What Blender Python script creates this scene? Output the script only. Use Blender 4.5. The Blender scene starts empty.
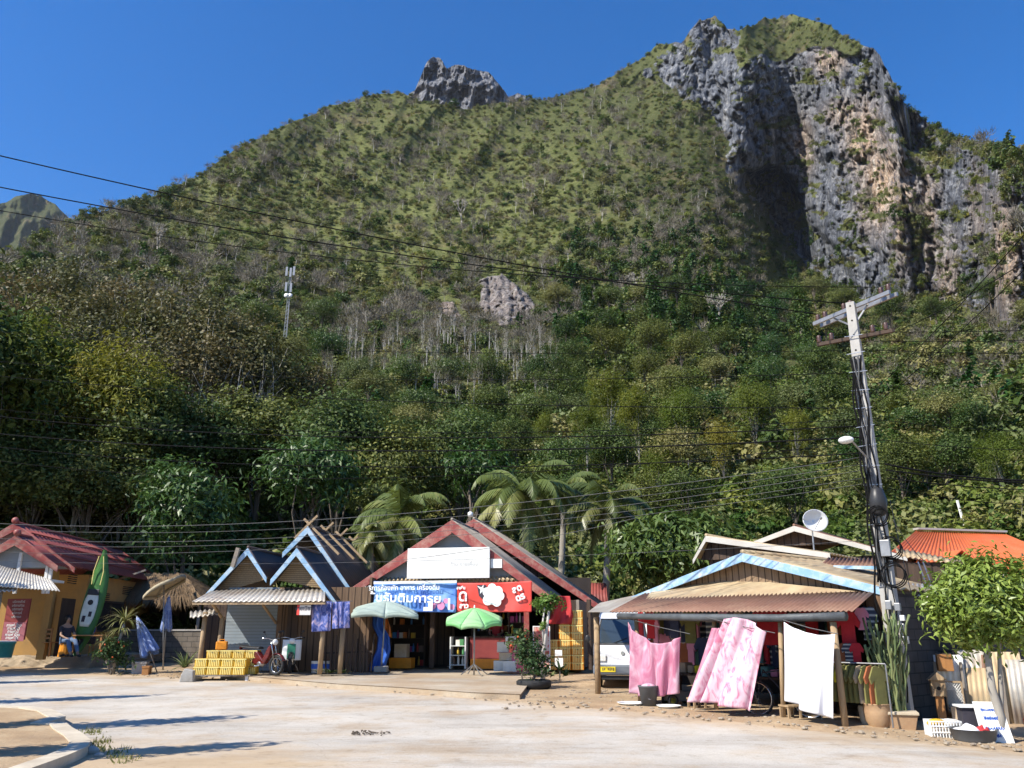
import bpy, math, random
import numpy as np
from mathutils import Vector, Matrix
R_ = math.radians
rng = np.random.default_rng(7)
random.seed(7)
sc = bpy.context.scene
C = sc.collection
# ---------------------------------------------------------------- camera
F_PX, TH, EYE = 810.0, R_(16.9), 1.6
cd = bpy.data.cameras.new('camera'); cam = bpy.data.objects.new('camera', cd); C.objects.link(cam)
cam.location = (0, 0, EYE); cam.rotation_euler = (R_(90) + TH, 0, 0)
cd.sensor_width = 36; cd.lens = F_PX / 1024 * 36; cd.clip_end = 20000; cd.clip_start = 0.1
sc.camera = cam
CT, ST = math.cos(TH), math.sin(TH)
def ray(px, py):
    x = (px - 512) / F_PX; y = -(py - 384) / F_PX
    return Vector((x, CT - ST * y, ST + CT * y))
def at(px, py, Y):
    d = ray(px, py); return Vector((0, 0, EYE)) + d * (Y / d.y)
def gz(x, y):
    t = min(max((y - 14) * .02, 0), .30)
    l = min(max((-x - 9) * .012, 0), .12)
    return t + l - max(0, min(.1, (x - 5) * .03))
def gnd(px, py, dz=0.0):
    d = ray(px, py); t = 5.0
    for _ in range(40):
        x, y, z = d.x * t, d.y * t, EYE + d.z * t
        g = gz(x, y) + dz
        t += (z - g) / max(-d.z, .01) * .6
        t = max(2, min(t, 120))
    return Vector((d.x * t, d.y * t, gz(d.x * t, d.y * t) + dz))
def onp(px, Y, dz=0.0):
    x = (px - 512) / F_PX * (Y * CT - 1.25 * ST); z = gz(x, Y) + dz
    return Vector((x, Y, z))
class Fr:
    """a local frame: origin on the ground, u along the facade, v into depth, w up"""
    def __init__(s, o, deg):
        s.o = Vector(o); a = R_(deg); s.rz = -a
        s.u = Vector((math.cos(a), -math.sin(a), 0)); s.v = Vector((math.sin(a), math.cos(a), 0))
    def W(s, u, v, w=0): return s.o + s.u * u + s.v * v + Vector((0, 0, w))
    def hit(s, px, py, v=0.0):
        d = ray(px, py); p0 = Vector((0, 0, EYE)); q = s.o + s.v * v
        t = (q - p0).dot(s.v) / d.dot(s.v); p = p0 + d * t - s.o
        return p.dot(s.u), p.z
    def L(s, px, py, v=0.0):
        u, w = s.hit(px, py, v); return Vector((u, v, w))
    def hu(s, px, py, u=0.0):
        d = ray(px, py); p0 = Vector((0, 0, EYE)); q = s.o + s.u * u
        t = (q - p0).dot(s.u) / d.dot(s.u); p = p0 + d * t - s.o
        return Vector((u, p.dot(s.v), p.z))
# ---------------------------------------------------------------- materials
def srgb(r, g, b):
    f = lambda c: (c / 255 / 12.92) if c / 255 <= .04045 else ((c / 255 + .055) / 1.055) ** 2.4
    return (f(r), f(g), f(b))
MATS = {}
def new_mat(name):
    m = bpy.data.materials.new(name); m.use_nodes = True
    nt = m.node_tree; nt.nodes.clear()
    out = nt.nodes.new('ShaderNodeOutputMaterial'); b = nt.nodes.new('ShaderNodeBsdfPrincipled')
    nt.links.new(b.outputs[0], out.inputs[0]); MATS[name] = m
    return m, nt, b, out
def N(nt, t, **kw):
    n = nt.nodes.new(t)
    for k, v in kw.items():
        if k.startswith('i_'):
            n.inputs[k[2:].replace('_', ' ')].default_value = v
        else: setattr(n, k, v)
    return n
def ramp(nt, src, stops):
    r = nt.nodes.new('ShaderNodeValToRGB'); e = r.color_ramp.elements
    while len(e) > 1: e.remove(e[-1])
    e[0].position = stops[0][0]; e[0].color = (*stops[0][1], 1)
    for p, c in stops[1:]:
        x = e.new(p); x.color = (*c, 1)
    nt.links.new(src, r.inputs[0]); return r
def mixc(nt, f, a, b, mode='MIX'):
    n = nt.nodes.new('ShaderNodeMix'); n.data_type = 'RGBA'; n.blend_type = mode
    for k, v in ((0, f), (6, a), (7, b)):
        if hasattr(v, 'links') or hasattr(v, 'is_linked'): nt.links.new(v, n.inputs[k])
        else: n.inputs[k].default_value = v if k == 0 else (*v, 1)
    return n.outputs[2]
def M(name, c1, c2=None, scale=3.0, rough=.8, bump=.15, bscale=None, metal=0.0, stretch=(1, 1, 1), dirt=None, dscale=1.2, damt=.5, wave=None, spec=.3):
    """weathered surface: two tones by noise, optional dirt patches, optional waves (direction, scale, tone)"""
    if name in MATS: return MATS[name]
    m, nt, b, out = new_mat(name)
    tc = N(nt, 'ShaderNodeTexCoord'); mp = N(nt, 'ShaderNodeMapping'); mp.inputs['Scale'].default_value = stretch
    nt.links.new(tc.outputs['Object'], mp.inputs[0])
    c2 = c2 or tuple(x * .75 for x in c1)
    n1 = N(nt, 'ShaderNodeTexNoise', i_Scale=scale, i_Detail=6.0, i_Roughness=.65); nt.links.new(mp.outputs[0], n1.inputs['Vector'])
    col = ramp(nt, n1.outputs[0], [(.35, c1), (.65, c2)]).outputs[0]
    if wave:
        ax, ws, wc, wf = wave
        w = N(nt, 'ShaderNodeTexWave', bands_direction=ax, i_Scale=ws, i_Distortion=.3); nt.links.new(tc.outputs['Object'], w.inputs['Vector'])
        wr = ramp(nt, w.outputs[0], [(0, (1, 1, 1)), (wf, (0, 0, 0))])
        col = mixc(nt, wr.outputs[0], col, wc)
    if dirt:
        n2 = N(nt, 'ShaderNodeTexNoise', i_Scale=dscale, i_Detail=8.0, i_Roughness=.7); nt.links.new(tc.outputs['Object'], n2.inputs['Vector'])
        r2 = ramp(nt, n2.outputs[0], [(.45, (0, 0, 0)), (.68, (damt,) * 3)])
        col = mixc(nt, r2.outputs[0], col, dirt)
    nt.links.new(col, b.inputs['Base Color'])
    b.inputs['Roughness'].default_value = rough; b.inputs['Metallic'].default_value = metal
    b.inputs['Specular IOR Level'].default_value = spec
    if bump:
        n3 = N(nt, 'ShaderNodeTexNoise', i_Scale=bscale or scale * 6, i_Detail=5.0); nt.links.new(mp.outputs[0], n3.inputs['Vector'])
        bp = N(nt, 'ShaderNodeBump', i_Strength=bump, i_Distance=.02); nt.links.new(n3.outputs[0], bp.inputs['Height'])
        nt.links.new(bp.outputs[0], b.inputs['Normal'])
    return m
# ---------------------------------------------------------------- objects
def tag(o, label=None, cat=None, group=None, kind=None):
    if label: o['label'] = label
    if cat: o['category'] = cat
    if group: o['group'] = group
    if kind: o['kind'] = kind
    return o
def thing(name, label, cat, loc=(0, 0, 0), rz=0.0, group=None):
    o = bpy.data.objects.new(name, None); C.objects.link(o); o.empty_display_size = .2
    o.location = loc; o.rotation_euler = (0, 0, rz)
    return tag(o, label, cat, group)
def fthing(fr, name, label, cat, group=None): return thing(name, label, cat, fr.o, fr.rz, group)
def obj(name, me, mat, parent=None, smooth=False, bevel=0, solid=0):
    o = bpy.data.objects.new(name, me); C.objects.link(o)
    if mat and not me.materials:
        me.materials.append(MATS[mat] if isinstance(mat, str) else mat)
    if parent: o.parent = parent
    if smooth: me.polygons.foreach_set('use_smooth', [True] * len(me.polygons))
    if solid:
        s = o.modifiers.new('solid', 'SOLIDIFY'); s.thickness = solid; s.offset = 0
    if bevel:
        b = o.modifiers.new('bevel', 'BEVEL'); b.width = bevel; b.segments = 2; b.limit_method = 'ANGLE'
    return o
def copy_tree(o, loc=None, rz=None, scale=None, label=None, group=None):
    c = o.copy(); C.objects.link(c)
    if loc is not None: c.location = loc
    if rz is not None: c.rotation_euler = (0, 0, rz)
    if scale is not None: c.scale = scale if hasattr(scale, '__len__') else (scale,) * 3
    if label: c['label'] = label
    if group: c['group'] = group
    for ch in o.children:
        d = ch.copy(); C.objects.link(d); d.parent = c
        for g in ch.children:
            e = g.copy(); C.objects.link(e); e.parent = d
    return c
class MB:
    def __init__(s): s.v = []; s.f = []
    def add(s, vs, fs):
        n = len(s.v); s.v += [tuple(p) for p in vs]; s.f += [tuple(i + n for i in f) for f in fs]; return s
    def box(s, x0, x1, y0, y1, z0, z1):
        return s.add([(x, y, z) for z in (z0, z1) for y in (y0, y1) for x in (x0, x1)],
                     [(0, 2, 3, 1), (4, 5, 7, 6), (0, 1, 5, 4), (2, 6, 7, 3), (0, 4, 6, 2), (1, 3, 7, 5)])
    def cbox(s, c, dx, dy, dz): x, y, z = c; return s.box(x - dx / 2, x + dx / 2, y - dy / 2, y + dy / 2, z, z + dz)
    def prism(s, pts, ext):
        n = len(pts); ext = Vector(ext); P = [Vector(p) for p in pts]
        return s.add(P + [p + ext for p in P], [tuple(range(n))[::-1], tuple(range(n, 2 * n))] + [(i, (i + 1) % n, n + (i + 1) % n, n + i) for i in range(n)])
    def bar(s, p, q, w=.05, h=None, up=(0, 0, 1)):
        h = h or w; p, q = Vector(p), Vector(q); d = (q - p).normalized(); up = Vector(up)
        if abs(d.dot(up)) > .98: up = Vector((0, 1, 0))
        a = d.cross(up).normalized() * w / 2; b = a.cross(d).normalized() * h / 2
        return s.prism([p - a - b, p + a - b, p + a + b, p - a + b], q - p)
    def tube(s, pts, r, n=8, cap=True):
        P = [Vector(p) for p in pts]; rs = r if hasattr(r, '__len__') else [r] * len(P); base = len(s.v)
        ref = Vector((0, 0, 1))
        for i, p in enumerate(P):
            d = (P[min(i + 1, len(P) - 1)] - P[max(i - 1, 0)]).normalized()
            rf = ref if abs(d.dot(ref)) < .95 else Vector((0, 1, 0))
            a = d.cross(rf).normalized(); b = a.cross(d).normalized()
            for k in range(n):
                t = 2 * math.pi * k / n; s.v.append(tuple(p + (a * math.cos(t) + b * math.sin(t)) * rs[i]))
        for i in range(len(P) - 1):
            for k in range(n):
                k2 = (k + 1) % n; s.f.append((base + i * n + k, base + i * n + k2, base + (i + 1) * n + k2, base + (i + 1) * n + k))
        if cap:
            s.f.append(tuple(base + k for k in range(n))[::-1]); s.f.append(tuple(base + (len(P) - 1) * n + k for k in range(n)))
        return s
    def lathe(s, prof, c=(0, 0, 0), n=20, close=True, axis='z'):
        base = len(s.v); c = Vector(c)
        for r, z in prof:
            for k in range(n):
                t = 2 * math.pi * k / n; x, y = r * math.cos(t), r * math.sin(t)
                q = (x, y, z) if axis == 'z' else ((x, z, y) if axis == 'y' else (z, x, y))
                s.v.append(tuple(c + Vector(q)))
        m = len(prof)
        for i in range(m - 1):
            for k in range(n):
                k2 = (k + 1) % n; s.f.append((base + i * n + k, base + i * n + k2, base + (i + 1) * n + k2, base + (i + 1) * n + k))
        if close:
            s.f.append(tuple(base + k for k in range(n))[::-1]); s.f.append(tuple(base + (m - 1) * n + k for k in range(n)))
        return s
    def torus(s, c, Rr, r, axis='y', n=28, m=8):
        base = len(s.v); c = Vector(c)
        for i in range(n):
            t = 2 * math.pi * i / n
            for k in range(m):
                p = 2 * math.pi * k / m; rr = Rr + r * math.cos(p); h = r * math.sin(p); x, y = rr * math.cos(t), rr * math.sin(t)
                q = {'z': (x, y, h), 'y': (x, h, y), 'x': (h, x, y)}[axis]; s.v.append(tuple(c + Vector(q)))
        for i in range(n):
            for k in range(m):
                i2, k2 = (i + 1) % n, (k + 1) % m; s.f.append((base + i * m + k, base + i2 * m + k, base + i2 * m + k2, base + i * m + k2))
        return s
    def grid(s, fn, nu, nv):
        base = len(s.v)
        for j in range(nv + 1):
            for i in range(nu + 1): s.v.append(tuple(fn(i / nu, j / nv)))
        for j in range(nv):
            for i in range(nu):
                a = base + j * (nu + 1) + i; s.f.append((a, a + 1, a + nu + 2, a + nu + 1))
        return s
    def corr(s, A, B, Cc, D, n=20, amp=.02, sub=4, rows=1, wav=0.0):
        """corrugated sheet, A-B lower edge, D-C upper edge, ridges run from AB to DC"""
        A, B, Cc, D = map(Vector, (A, B, Cc, D)); nm = (B - A).cross(D - A).normalized()
        def fn(i, j):
            p = A.lerp(B, i).lerp(D.lerp(Cc, i), j); o = amp * math.sin(2 * math.pi * i * n)
            k = int(i * n / 6)
            o += wav * math.sin(k * 12.7) * (1 - j) ; return p + nm * o
        return s.grid(fn, n * sub, rows)
    def sphere(s, c, r, n=12, m=8, sc3=(1, 1, 1)):
        prof = [(math.sin(math.pi * i / m) * r, -math.cos(math.pi * i / m) * r) for i in range(m + 1)]
        base = len(s.v); s.lathe([(max(a, .0005), b) for a, b in prof], (0, 0, 0), n, close=False)
        c = Vector(c)
        for i in range(base, len(s.v)):
            x, y, z = s.v[i]; s.v[i] = (c.x + x * sc3[0], c.y + y * sc3[1], c.z + z * sc3[2])
        return s
    def mesh(s, name='m'):
        me = bpy.data.meshes.new(name); me.from_pydata([tuple(p) for p in s.v], [], s.f); me.update(); return me
    def build(s, name, mat, parent=None, **kw): return obj(name, s.mesh(name), mat, parent, **kw)
    def off(s, o):
        o = Vector(o); s.v = [tuple(Vector(p) - o) for p in s.v]; return s
def qmesh(name, V, nper, mat=None, smooth=False, attr=None):
    """fast mesh of disjoint polygons: V (k, nper, 3)"""
    k = len(V); me = bpy.data.meshes.new(name)
    me.vertices.add(k * nper); me.vertices.foreach_set('co', V.reshape(-1).astype(np.float32))
    me.loops.add(k * nper); me.loops.foreach_set('vertex_index', np.arange(k * nper, dtype=np.int32))
    me.polygons.add(k); me.polygons.foreach_set('loop_start', np.arange(0, k * nper, nper, dtype=np.int32))
    me.update(calc_edges=True)
    if attr is not None:
        a = me.attributes.new('tint', 'FLOAT', 'POINT'); a.data.foreach_set('value', np.repeat(attr, nper).astype(np.float32))
    if mat: me.materials.append(MATS[mat])
    return me
def textmesh(body, size=1.0, bold=0.0, ext=.003, align='CENTER'):
    cu = bpy.data.curves.new('t', 'FONT'); cu.body = body; cu.size = size; cu.extrude = ext; cu.align_x = align; cu.align_y = 'CENTER'
    cu.offset = bold; cu.resolution_u = 3
    o = bpy.data.objects.new('t', cu); C.objects.link(o)
    dg = bpy.context.evaluated_depsgraph_get(); me = bpy.data.meshes.new_from_object(o.evaluated_get(dg))
    bpy.data.objects.remove(o); return me
# ---------------------------------------------------------------- noise on arrays
def hash2(x, y, s):
    h = (x.astype(np.int64) * 374761393 + y.astype(np.int64) * 668265263 + s * 1274126177) & 0x7fffffff
    h = ((h ^ (h >> 13)) * 1274126177) & 0x7fffffff
    return ((h ^ (h >> 16)) & 0xffffff) / float(0xffffff)
def vn(x, y, s=0):
    xi, yi = np.floor(x), np.floor(y); fx, fy = x - xi, y - yi
    fx = fx * fx * fx * (fx * (fx * 6 - 15) + 10); fy = fy * fy * fy * (fy * (fy * 6 - 15) + 10)
    a, b = hash2(xi, yi, s), hash2(xi + 1, yi, s); c, d = hash2(xi, yi + 1, s), hash2(xi + 1, yi + 1, s)
    return (a + (b - a) * fx) * (1 - fy) + (c + (d - c) * fx) * fy
def fbm(x, y, o=5, s=0, g=.5, l=2.03):
    t = 0; a = 1; n = 0
    for i in range(o):
        t = t + a * vn(x, y, s + i * 17); n += a; a *= g; x = x * l + 3.7; y = y * l + 1.3
    return t / n * 2 - 1
def ridged(x, y, o=4, s=0, g=.55):
    t = 0; a = 1; n = 0
    for i in range(o):
        t = t + a * (1 - np.abs(vn(x, y, s + i * 13) * 2 - 1)); n += a; a *= g; x = x * 2.1 + 5.1; y = y * 2.1 + 2.2
    return t / n
def vor(x, y, s=0):
    """cellular noise: value of the nearest cell, distance difference to the second nearest"""
    xi, yi = np.floor(x), np.floor(y); d1 = np.full(x.shape, 9.); d2 = d1.copy(); c = np.zeros(x.shape)
    for i in (-1, 0, 1):
        for j in (-1, 0, 1):
            a, b = xi + i, yi + j; d = np.hypot(a + hash2(a, b, s) - x, b + hash2(a, b, s + 1) - y); v = hash2(a, b, s + 2)
            n = d < d1; d2 = np.where(n, d1, np.minimum(d2, d)); c = np.where(n, v, c); d1 = np.where(n, d, d1)
    return c, d2 - d1
def sstep(a, b, x): t = np.clip((x - a) / (b - a), 0, 1); return t * t * (3 - 2 * t)
def inpoly(px, py, poly):
    r = np.zeros(px.shape, bool); n = len(poly)
    for i in range(n):
        x0, y0 = poly[i]; x1, y1 = poly[(i + 1) % n]
        c = ((y0 > py) != (y1 > py)) & (px < (x1 - x0) * (py - y0) / ((y1 - y0) or 1e-9) + x0); r ^= c
    return r
def blur(a, k, ax):
    if k < 1: return a
    w = np.hanning(2 * k + 3)[1:-1]; w /= w.sum(); p = [(0, 0)] * a.ndim; p[ax] = (k, k)
    b = np.pad(a, p, mode='edge'); return np.apply_along_axis(lambda m: np.convolve(m, w, 'valid'), ax, b)
# ---------------------------------------------------------------- light
SUN_EL, SUN_AZ = 45.0, 33.0     # light comes from the left, a little from behind the viewer
tv = Vector((math.cos(R_(SUN_AZ)) * math.cos(R_(SUN_EL)), math.sin(R_(SUN_AZ)) * math.cos(R_(SUN_EL)), -math.sin(R_(SUN_EL))))
sd = bpy.data.lights.new('sun', 'SUN'); sd.energy = 4.9; sd.angle = R_(.53); sd.color = (1, .94, .84)
so = bpy.data.objects.new('sun', sd); C.objects.link(so); so.rotation_euler = tv.to_track_quat('-Z', 'Y').to_euler(); so.location = (-30, -20, 60)
w = bpy.data.worlds.new('World'); sc.world = w; w.use_nodes = True; wn = w.node_tree; wn.nodes.clear()
wo = wn.nodes.new('ShaderNodeOutputWorld'); wb = wn.nodes.new('ShaderNodeBackground'); ws = wn.nodes.new('ShaderNodeTexSky')
ws.sky_type = 'NISHITA'; ws.sun_disc = False; ws.sun_elevation = R_(SUN_EL)
# direction to the sun is (-x, -y): rotation is measured from +Y clockwise
ws.sun_rotation = math.atan2(-tv.x, -tv.y)
ws.altitude = 400; ws.air_density = 1.0; ws.dust_density = .3; ws.ozone_density = 5.0
wb.inputs[1].default_value = .125
hs_ = wn.nodes.new('ShaderNodeHueSaturation'); hs_.inputs['Saturation'].default_value = 1.32; hs_.inputs['Hue'].default_value = .506; wn.links.new(ws.outputs[0], hs_.inputs['Color']); wn.links.new(hs_.outputs[0], wb.inputs[0]); wn.links.new(wb.outputs[0], wo.inputs[0])
sc.view_settings.view_transform = 'Standard'; sc.view_settings.look = 'None'; sc.view_settings.exposure = .75; sc.view_settings.gamma = 1
sc.cycles.max_bounces = 6; sc.cycles.diffuse_bounces = 3; sc.cycles.transparent_max_bounces = 6; sc.cycles.use_denoising = True
sc.cycles.use_adaptive_sampling = True; sc.cycles.adaptive_threshold = .02
# ---------------------------------------------------------------- the mountain
SKY = [(-420, 400), (-250, 350), (-100, 300), (0, 262), (40, 241), (75, 222), (100, 212), (125, 205), (170, 190), (200, 175), (232, 152), (262, 135), (300, 120), (330, 108),
       (365, 97), (400, 93), (430, 104), (470, 108), (510, 103), (545, 98), (580, 92), (610, 78), (635, 62), (660, 45), (680, 42), (690, 30), (700, 20),
       (715, 17), (728, 30), (745, 28), (765, 20), (800, 18), (830, 27), (850, 38), (880, 52), (890, 75), (905, 105), (925, 118), (945, 135), (965, 143),
       (1000, 145), (1024, 155), (1080, 185), (1160, 230), (1300, 300), (1450, 360)]
NX, NY = 1180, 540
gx = np.linspace(-400, 1420, NX); sky = np.interp(gx, *zip(*SKY))
sky = sky + fbm(gx / 22, gx * 0, 5, 3, .6) * 4.5 + np.where((gx > 640), fbm(gx / 9, gx * 0 + 5, 4, 9, .6) * 3.5, 0)
tt = np.linspace(0, 1, NY)[:, None]
BASE = 627.0
PY = BASE + (sky[None, :] - BASE) * tt; PX = np.broadcast_to(gx[None, :], PY.shape).copy()
X = (PX - 512) / F_PX; Yc = -(PY - 384) / F_PX
DX, DY, DZ = X, CT - ST * Yc, ST + CT * Yc
hl = np.sqrt(DX ** 2 + DY ** 2); E = np.arctan2(DZ, hl)
Ed = np.degrees(E)
wx = fbm(PX / 60, PY / 60, 4, 21) * 16; wy = fbm(PX / 60, PY / 60, 4, 22) * 14; wf = fbm(PX / 14, PY / 14, 4, 23) * 7
CL = [(722, 112), (730, 78), (752, 50), (775, 66), (800, 48), (822, 40), (846, 52), (885, 50), (893, 75), (910, 105), (930, 125), (952, 142), (990, 158), (1040, 165), (1060, 330), (1000, 342), (960, 300), (930, 290),
      (900, 305), (868, 298), (838, 286), (795, 262), (768, 225), (742, 180)]
CL2 = [(655, 55), (690, 25), (712, 14), (735, 30), (735, 70), (745, 130), (720, 140), (700, 105), (672, 88), (640, 75)]
CLR = [(880, 50), (1120, 140), (1200, 330), (1010, 350), (960, 290)]
cl = inpoly(PX + wx + wf, PY + wy + wf, CL).astype(float); cl2 = inpoly(PX + wx * .6 + wf, PY + wy * .6, CL2).astype(float)
oc = inpoly(PX + wf * .7, PY + wf * .7, [(478, 278), (500, 272), (512, 282), (530, 296), (537, 318), (520, 326), (497, 326), (480, 318)]).astype(float)
oc2 = inpoly(PX + wf, PY + wf, [(436, 303), (452, 300), (462, 318), (456, 330), (446, 328)]).astype(float)
cls = blur(blur(cl, 5, 1), 5, 0)
# slope above the line of sight
dl = np.interp(Ed, [-2, 3, 8, 12, 22, 26, 34, 42], [26, 22, 15, 11, 10, 15, 19, 19])
colw = sstep(690, 800, PX)
dl = dl - colw * 4.2 * sstep(290, 340, PY) * (1 - sstep(430, 500, PY))
dl = dl + (52 - dl) * cls * .95
dl = dl + (35 - dl) * blur(cl2, 4, 1) * .6
dl = np.maximum(dl, 4)
s = np.radians(np.minimum(Ed + dl, 86)); dE = np.diff(E, axis=0, prepend=E[:1])
rate = np.cos(s) / (np.cos(E) * np.sin(s - E))
rate = blur(rate, 9, 1)
LD = np.log(46.0) + np.cumsum(dE * rate, axis=0)
LD = blur(LD, 10, 1)
LD -= .05 * np.exp(-((PX - 765) / 34) ** 2) * sstep(215, 150, PY) * cls
up = sstep(560, 470, PY)
LD += fbm(PX / 150, PY / 75, 4, 31) * .036 * up
LD += (ridged(PX / 70 + PY / 90, PY / 160, 3, 41) - .5) * -.05 * up * (1 - cls)
LD += fbm(PX / 17, PY / 15, 4, 51) * .006 * up
rk0 = blur(blur(np.clip(cl * (1 - .35 * sstep(915, 960, PX)) + cl2 * .62, 0, 1), 9, 1), 8, 0)
rk = np.clip(sstep(.3, .6, rk0 + .45 * fbm(PX / 16, PY / 13, 5, 67, .6)) * (rk0 > .02) + oc + oc2, 0, 1)
w1 = fbm(PX / 20, PY / 26, 4, 68) * 7
fa, fe_ = vor((PX + w1 - PY * .22) / 17, (PY + w1) / 52, 401); fb2, fe2 = vor((PX + w1 - PY * .15) / 7.5, (PY - w1) / 20, 411); fc2, fe3 = vor((PX + w1 * .6) / 3.6, (PY + w1) / 7, 421)
fl = (ridged(PX / 60 - PY / 260 + wx / 60, PY / 240, 2, 61) - .55) * -.03 + (fa - .5) * .024 + (fb2 - .5) * .015 + (fc2 - .5) * .009 + np.exp(-fe_ * 14) * .014 + np.exp(-fe2 * 12) * .007 + (ridged(PX / 11 - PY / 90, PY / 44, 4, 62) - .5) * -.02 + fbm(PX / 4, PY / 6, 4, 63) * .007
LD += fl * rk * sstep(.05, .6, cls + blur(cl2, 3, 1)) + rk * fbm(PX / 6, PY / 8, 4, 66) * .004
# a deep bay at the left of the big wall, a cleft at its right and the shadowed flank past the shoulder
bay = np.zeros_like(PX)
for poly, amt in (([(738, 190), (752, 172), (775, 168), (792, 184), (812, 225), (838, 250), (858, 292), (838, 300), (800, 275), (770, 245), (748, 205)], .05),
                  ([(968, 238), (985, 232), (1002, 300), (1012, 345), (992, 350), (975, 290)], .045), ([(893, 100), (925, 112), (946, 140), (935, 160), (905, 150), (897, 130)], .06),
                  ([(836, 180), (846, 150), (852, 210), (842, 215)], .03)):
    b = inpoly(PX + wf * .6, PY + wf * .6, poly).astype(float)
    bay += blur(blur(b, 4, 1), 3, 0) * amt
LD += bay
LD -= blur(oc, 2, 1) * .035 + oc2 * .02; LD += (oc + oc2) * (fl * 1.6 + (ridged(PX / 9, PY / 30, 3, 88) - .5) * -.04)
LD += (np.exp(-((PX - 735 - (PY - 170) * .12) / 14) ** 2) * sstep(160, 200, PY) * sstep(285, 255, PY)) * -.02
Dh = np.exp(LD)
TX, TY, TZ = DX / hl * Dh, DY / hl * Dh, EYE + DZ / hl * Dh
TZ[0] -= 6
# back slope so the mountain is solid
backs = []
for k, (f, dz) in enumerate(((1.04, -.04), (1.15, -.2), (1.5, -.6), (2.0, -1.0))):
    backs.append((TX[-1] * f, TY[-1] * f, TZ[-1] * (1 + dz) - (k == 3) * 20))
AX = np.vstack([TX] + [b[0] for b in backs]); AY = np.vstack([TY] + [b[1] for b in backs]); AZ = np.vstack([TZ] + [b[2] for b in backs])
nr = AX.shape[0]
def gridmesh(name, AX, AY, AZ, cols=None):
    nr, nc = AX.shape; me = bpy.data.meshes.new(name); V = np.stack([AX, AY, AZ], -1).reshape(-1, 3)
    i = np.arange(nr - 1)[:, None] * nc + np.arange(nc - 1)[None, :]
    Q = np.stack([i, i + 1, i + nc + 1, i + nc], -1).reshape(-1, 4)
    me.vertices.add(len(V)); me.vertices.foreach_set('co', V.reshape(-1).astype(np.float32))
    me.loops.add(Q.size); me.loops.foreach_set('vertex_index', Q.reshape(-1).astype(np.int32))
    me.polygons.add(len(Q)); me.polygons.foreach_set('loop_start', np.arange(0, Q.size, 4, dtype=np.int32))
    me.update(calc_edges=True); me.polygons.foreach_set('use_smooth', [True] * len(Q))
    if cols is not None:
        a = me.color_attributes.new('cov', 'FLOAT_COLOR', 'POINT'); a.data.foreach_set('color', cols.reshape(-1).astype(np.float32))
    return me
# cover: r rock, g pale/orange rock, b bright grass
orange = np.zeros_like(PX)
for cx, cy, rx, ry, a in ((862, 140, 20, 34, .9), (880, 185, 20, 42, 1), (826, 62, 14, 14, .8), (800, 145, 12, 26, .6), (905, 200, 10, 60, .8), (930, 215, 12, 60, .5), (950, 275, 14, 40, .5), (1004, 260, 14, 60, .9), (842, 115, 20, 16, .6), (980, 210, 10, 50, .4)):
    orange = np.maximum(orange, a * np.exp(-((PX - cx + wx * .5) / rx) ** 2 - ((PY - cy) / ry) ** 2))
orange = np.clip(orange * 1.15 + oc * .35 + oc2 * .6, 0, 1)
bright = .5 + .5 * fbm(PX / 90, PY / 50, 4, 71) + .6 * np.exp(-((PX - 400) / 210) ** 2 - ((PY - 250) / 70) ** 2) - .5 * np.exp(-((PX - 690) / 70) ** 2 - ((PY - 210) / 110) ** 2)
ledge = sstep(.18, .30, fbm(PX / 15 + PY / 50, PY / 9, 5, 77, .6)) * cl * .8
rockc = np.clip(rk - ledge, 0, 1)
cov = np.stack([rockc, orange, np.clip(bright, 0, 1), np.ones_like(PX)], -1)
cov = np.vstack([cov] + [cov[-1:]] * 4)
m, nt, b, out = new_mat('mountain_cover')
at_ = N(nt, 'ShaderNodeAttribute', attribute_name='cov'); sp = N(nt, 'ShaderNodeSeparateColor'); nt.links.new(at_.outputs['Color'], sp.inputs[0])
geo = N(nt, 'ShaderNodeNewGeometry')
def vnz(scale, sx=1, sy=1, sz=1, det=7, rough=.6):
    mp = N(nt, 'ShaderNodeMapping'); mp.inputs['Scale'].default_value = (sx, sy, sz); nt.links.new(geo.outputs['Position'], mp.inputs[0])
    n = N(nt, 'ShaderNodeTexNoise', i_Scale=scale, i_Detail=float(det), i_Roughness=rough); nt.links.new(mp.outputs[0], n.inputs['Vector']); return n.outputs[0]
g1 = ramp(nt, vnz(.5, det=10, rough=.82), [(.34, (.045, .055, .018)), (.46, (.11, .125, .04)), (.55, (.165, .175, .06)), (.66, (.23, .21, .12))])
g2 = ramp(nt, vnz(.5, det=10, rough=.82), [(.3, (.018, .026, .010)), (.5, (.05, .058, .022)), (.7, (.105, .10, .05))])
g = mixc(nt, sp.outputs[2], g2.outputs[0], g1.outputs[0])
soil = ramp(nt, vnz(.035, det=9), [(.56, (0, 0, 0)), (.68, (.6, .6, .6))])
g = mixc(nt, soil.outputs[0], g, (.17, .125, .075))
r1 = ramp(nt, vnz(.22, 1, 1, .16, 9, .7), [(.36, (.045, .05, .065)), (.46, (.125, .135, .155)), (.56, (.20, .21, .23)), (.68, (.38, .37, .345))])
ro = ramp(nt, vnz(.3, 1, 1, .22, 8), [(.35, (.24, .20, .18)), (.5, (.52, .37, .25)), (.66, (.62, .54, .44))])
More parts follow.
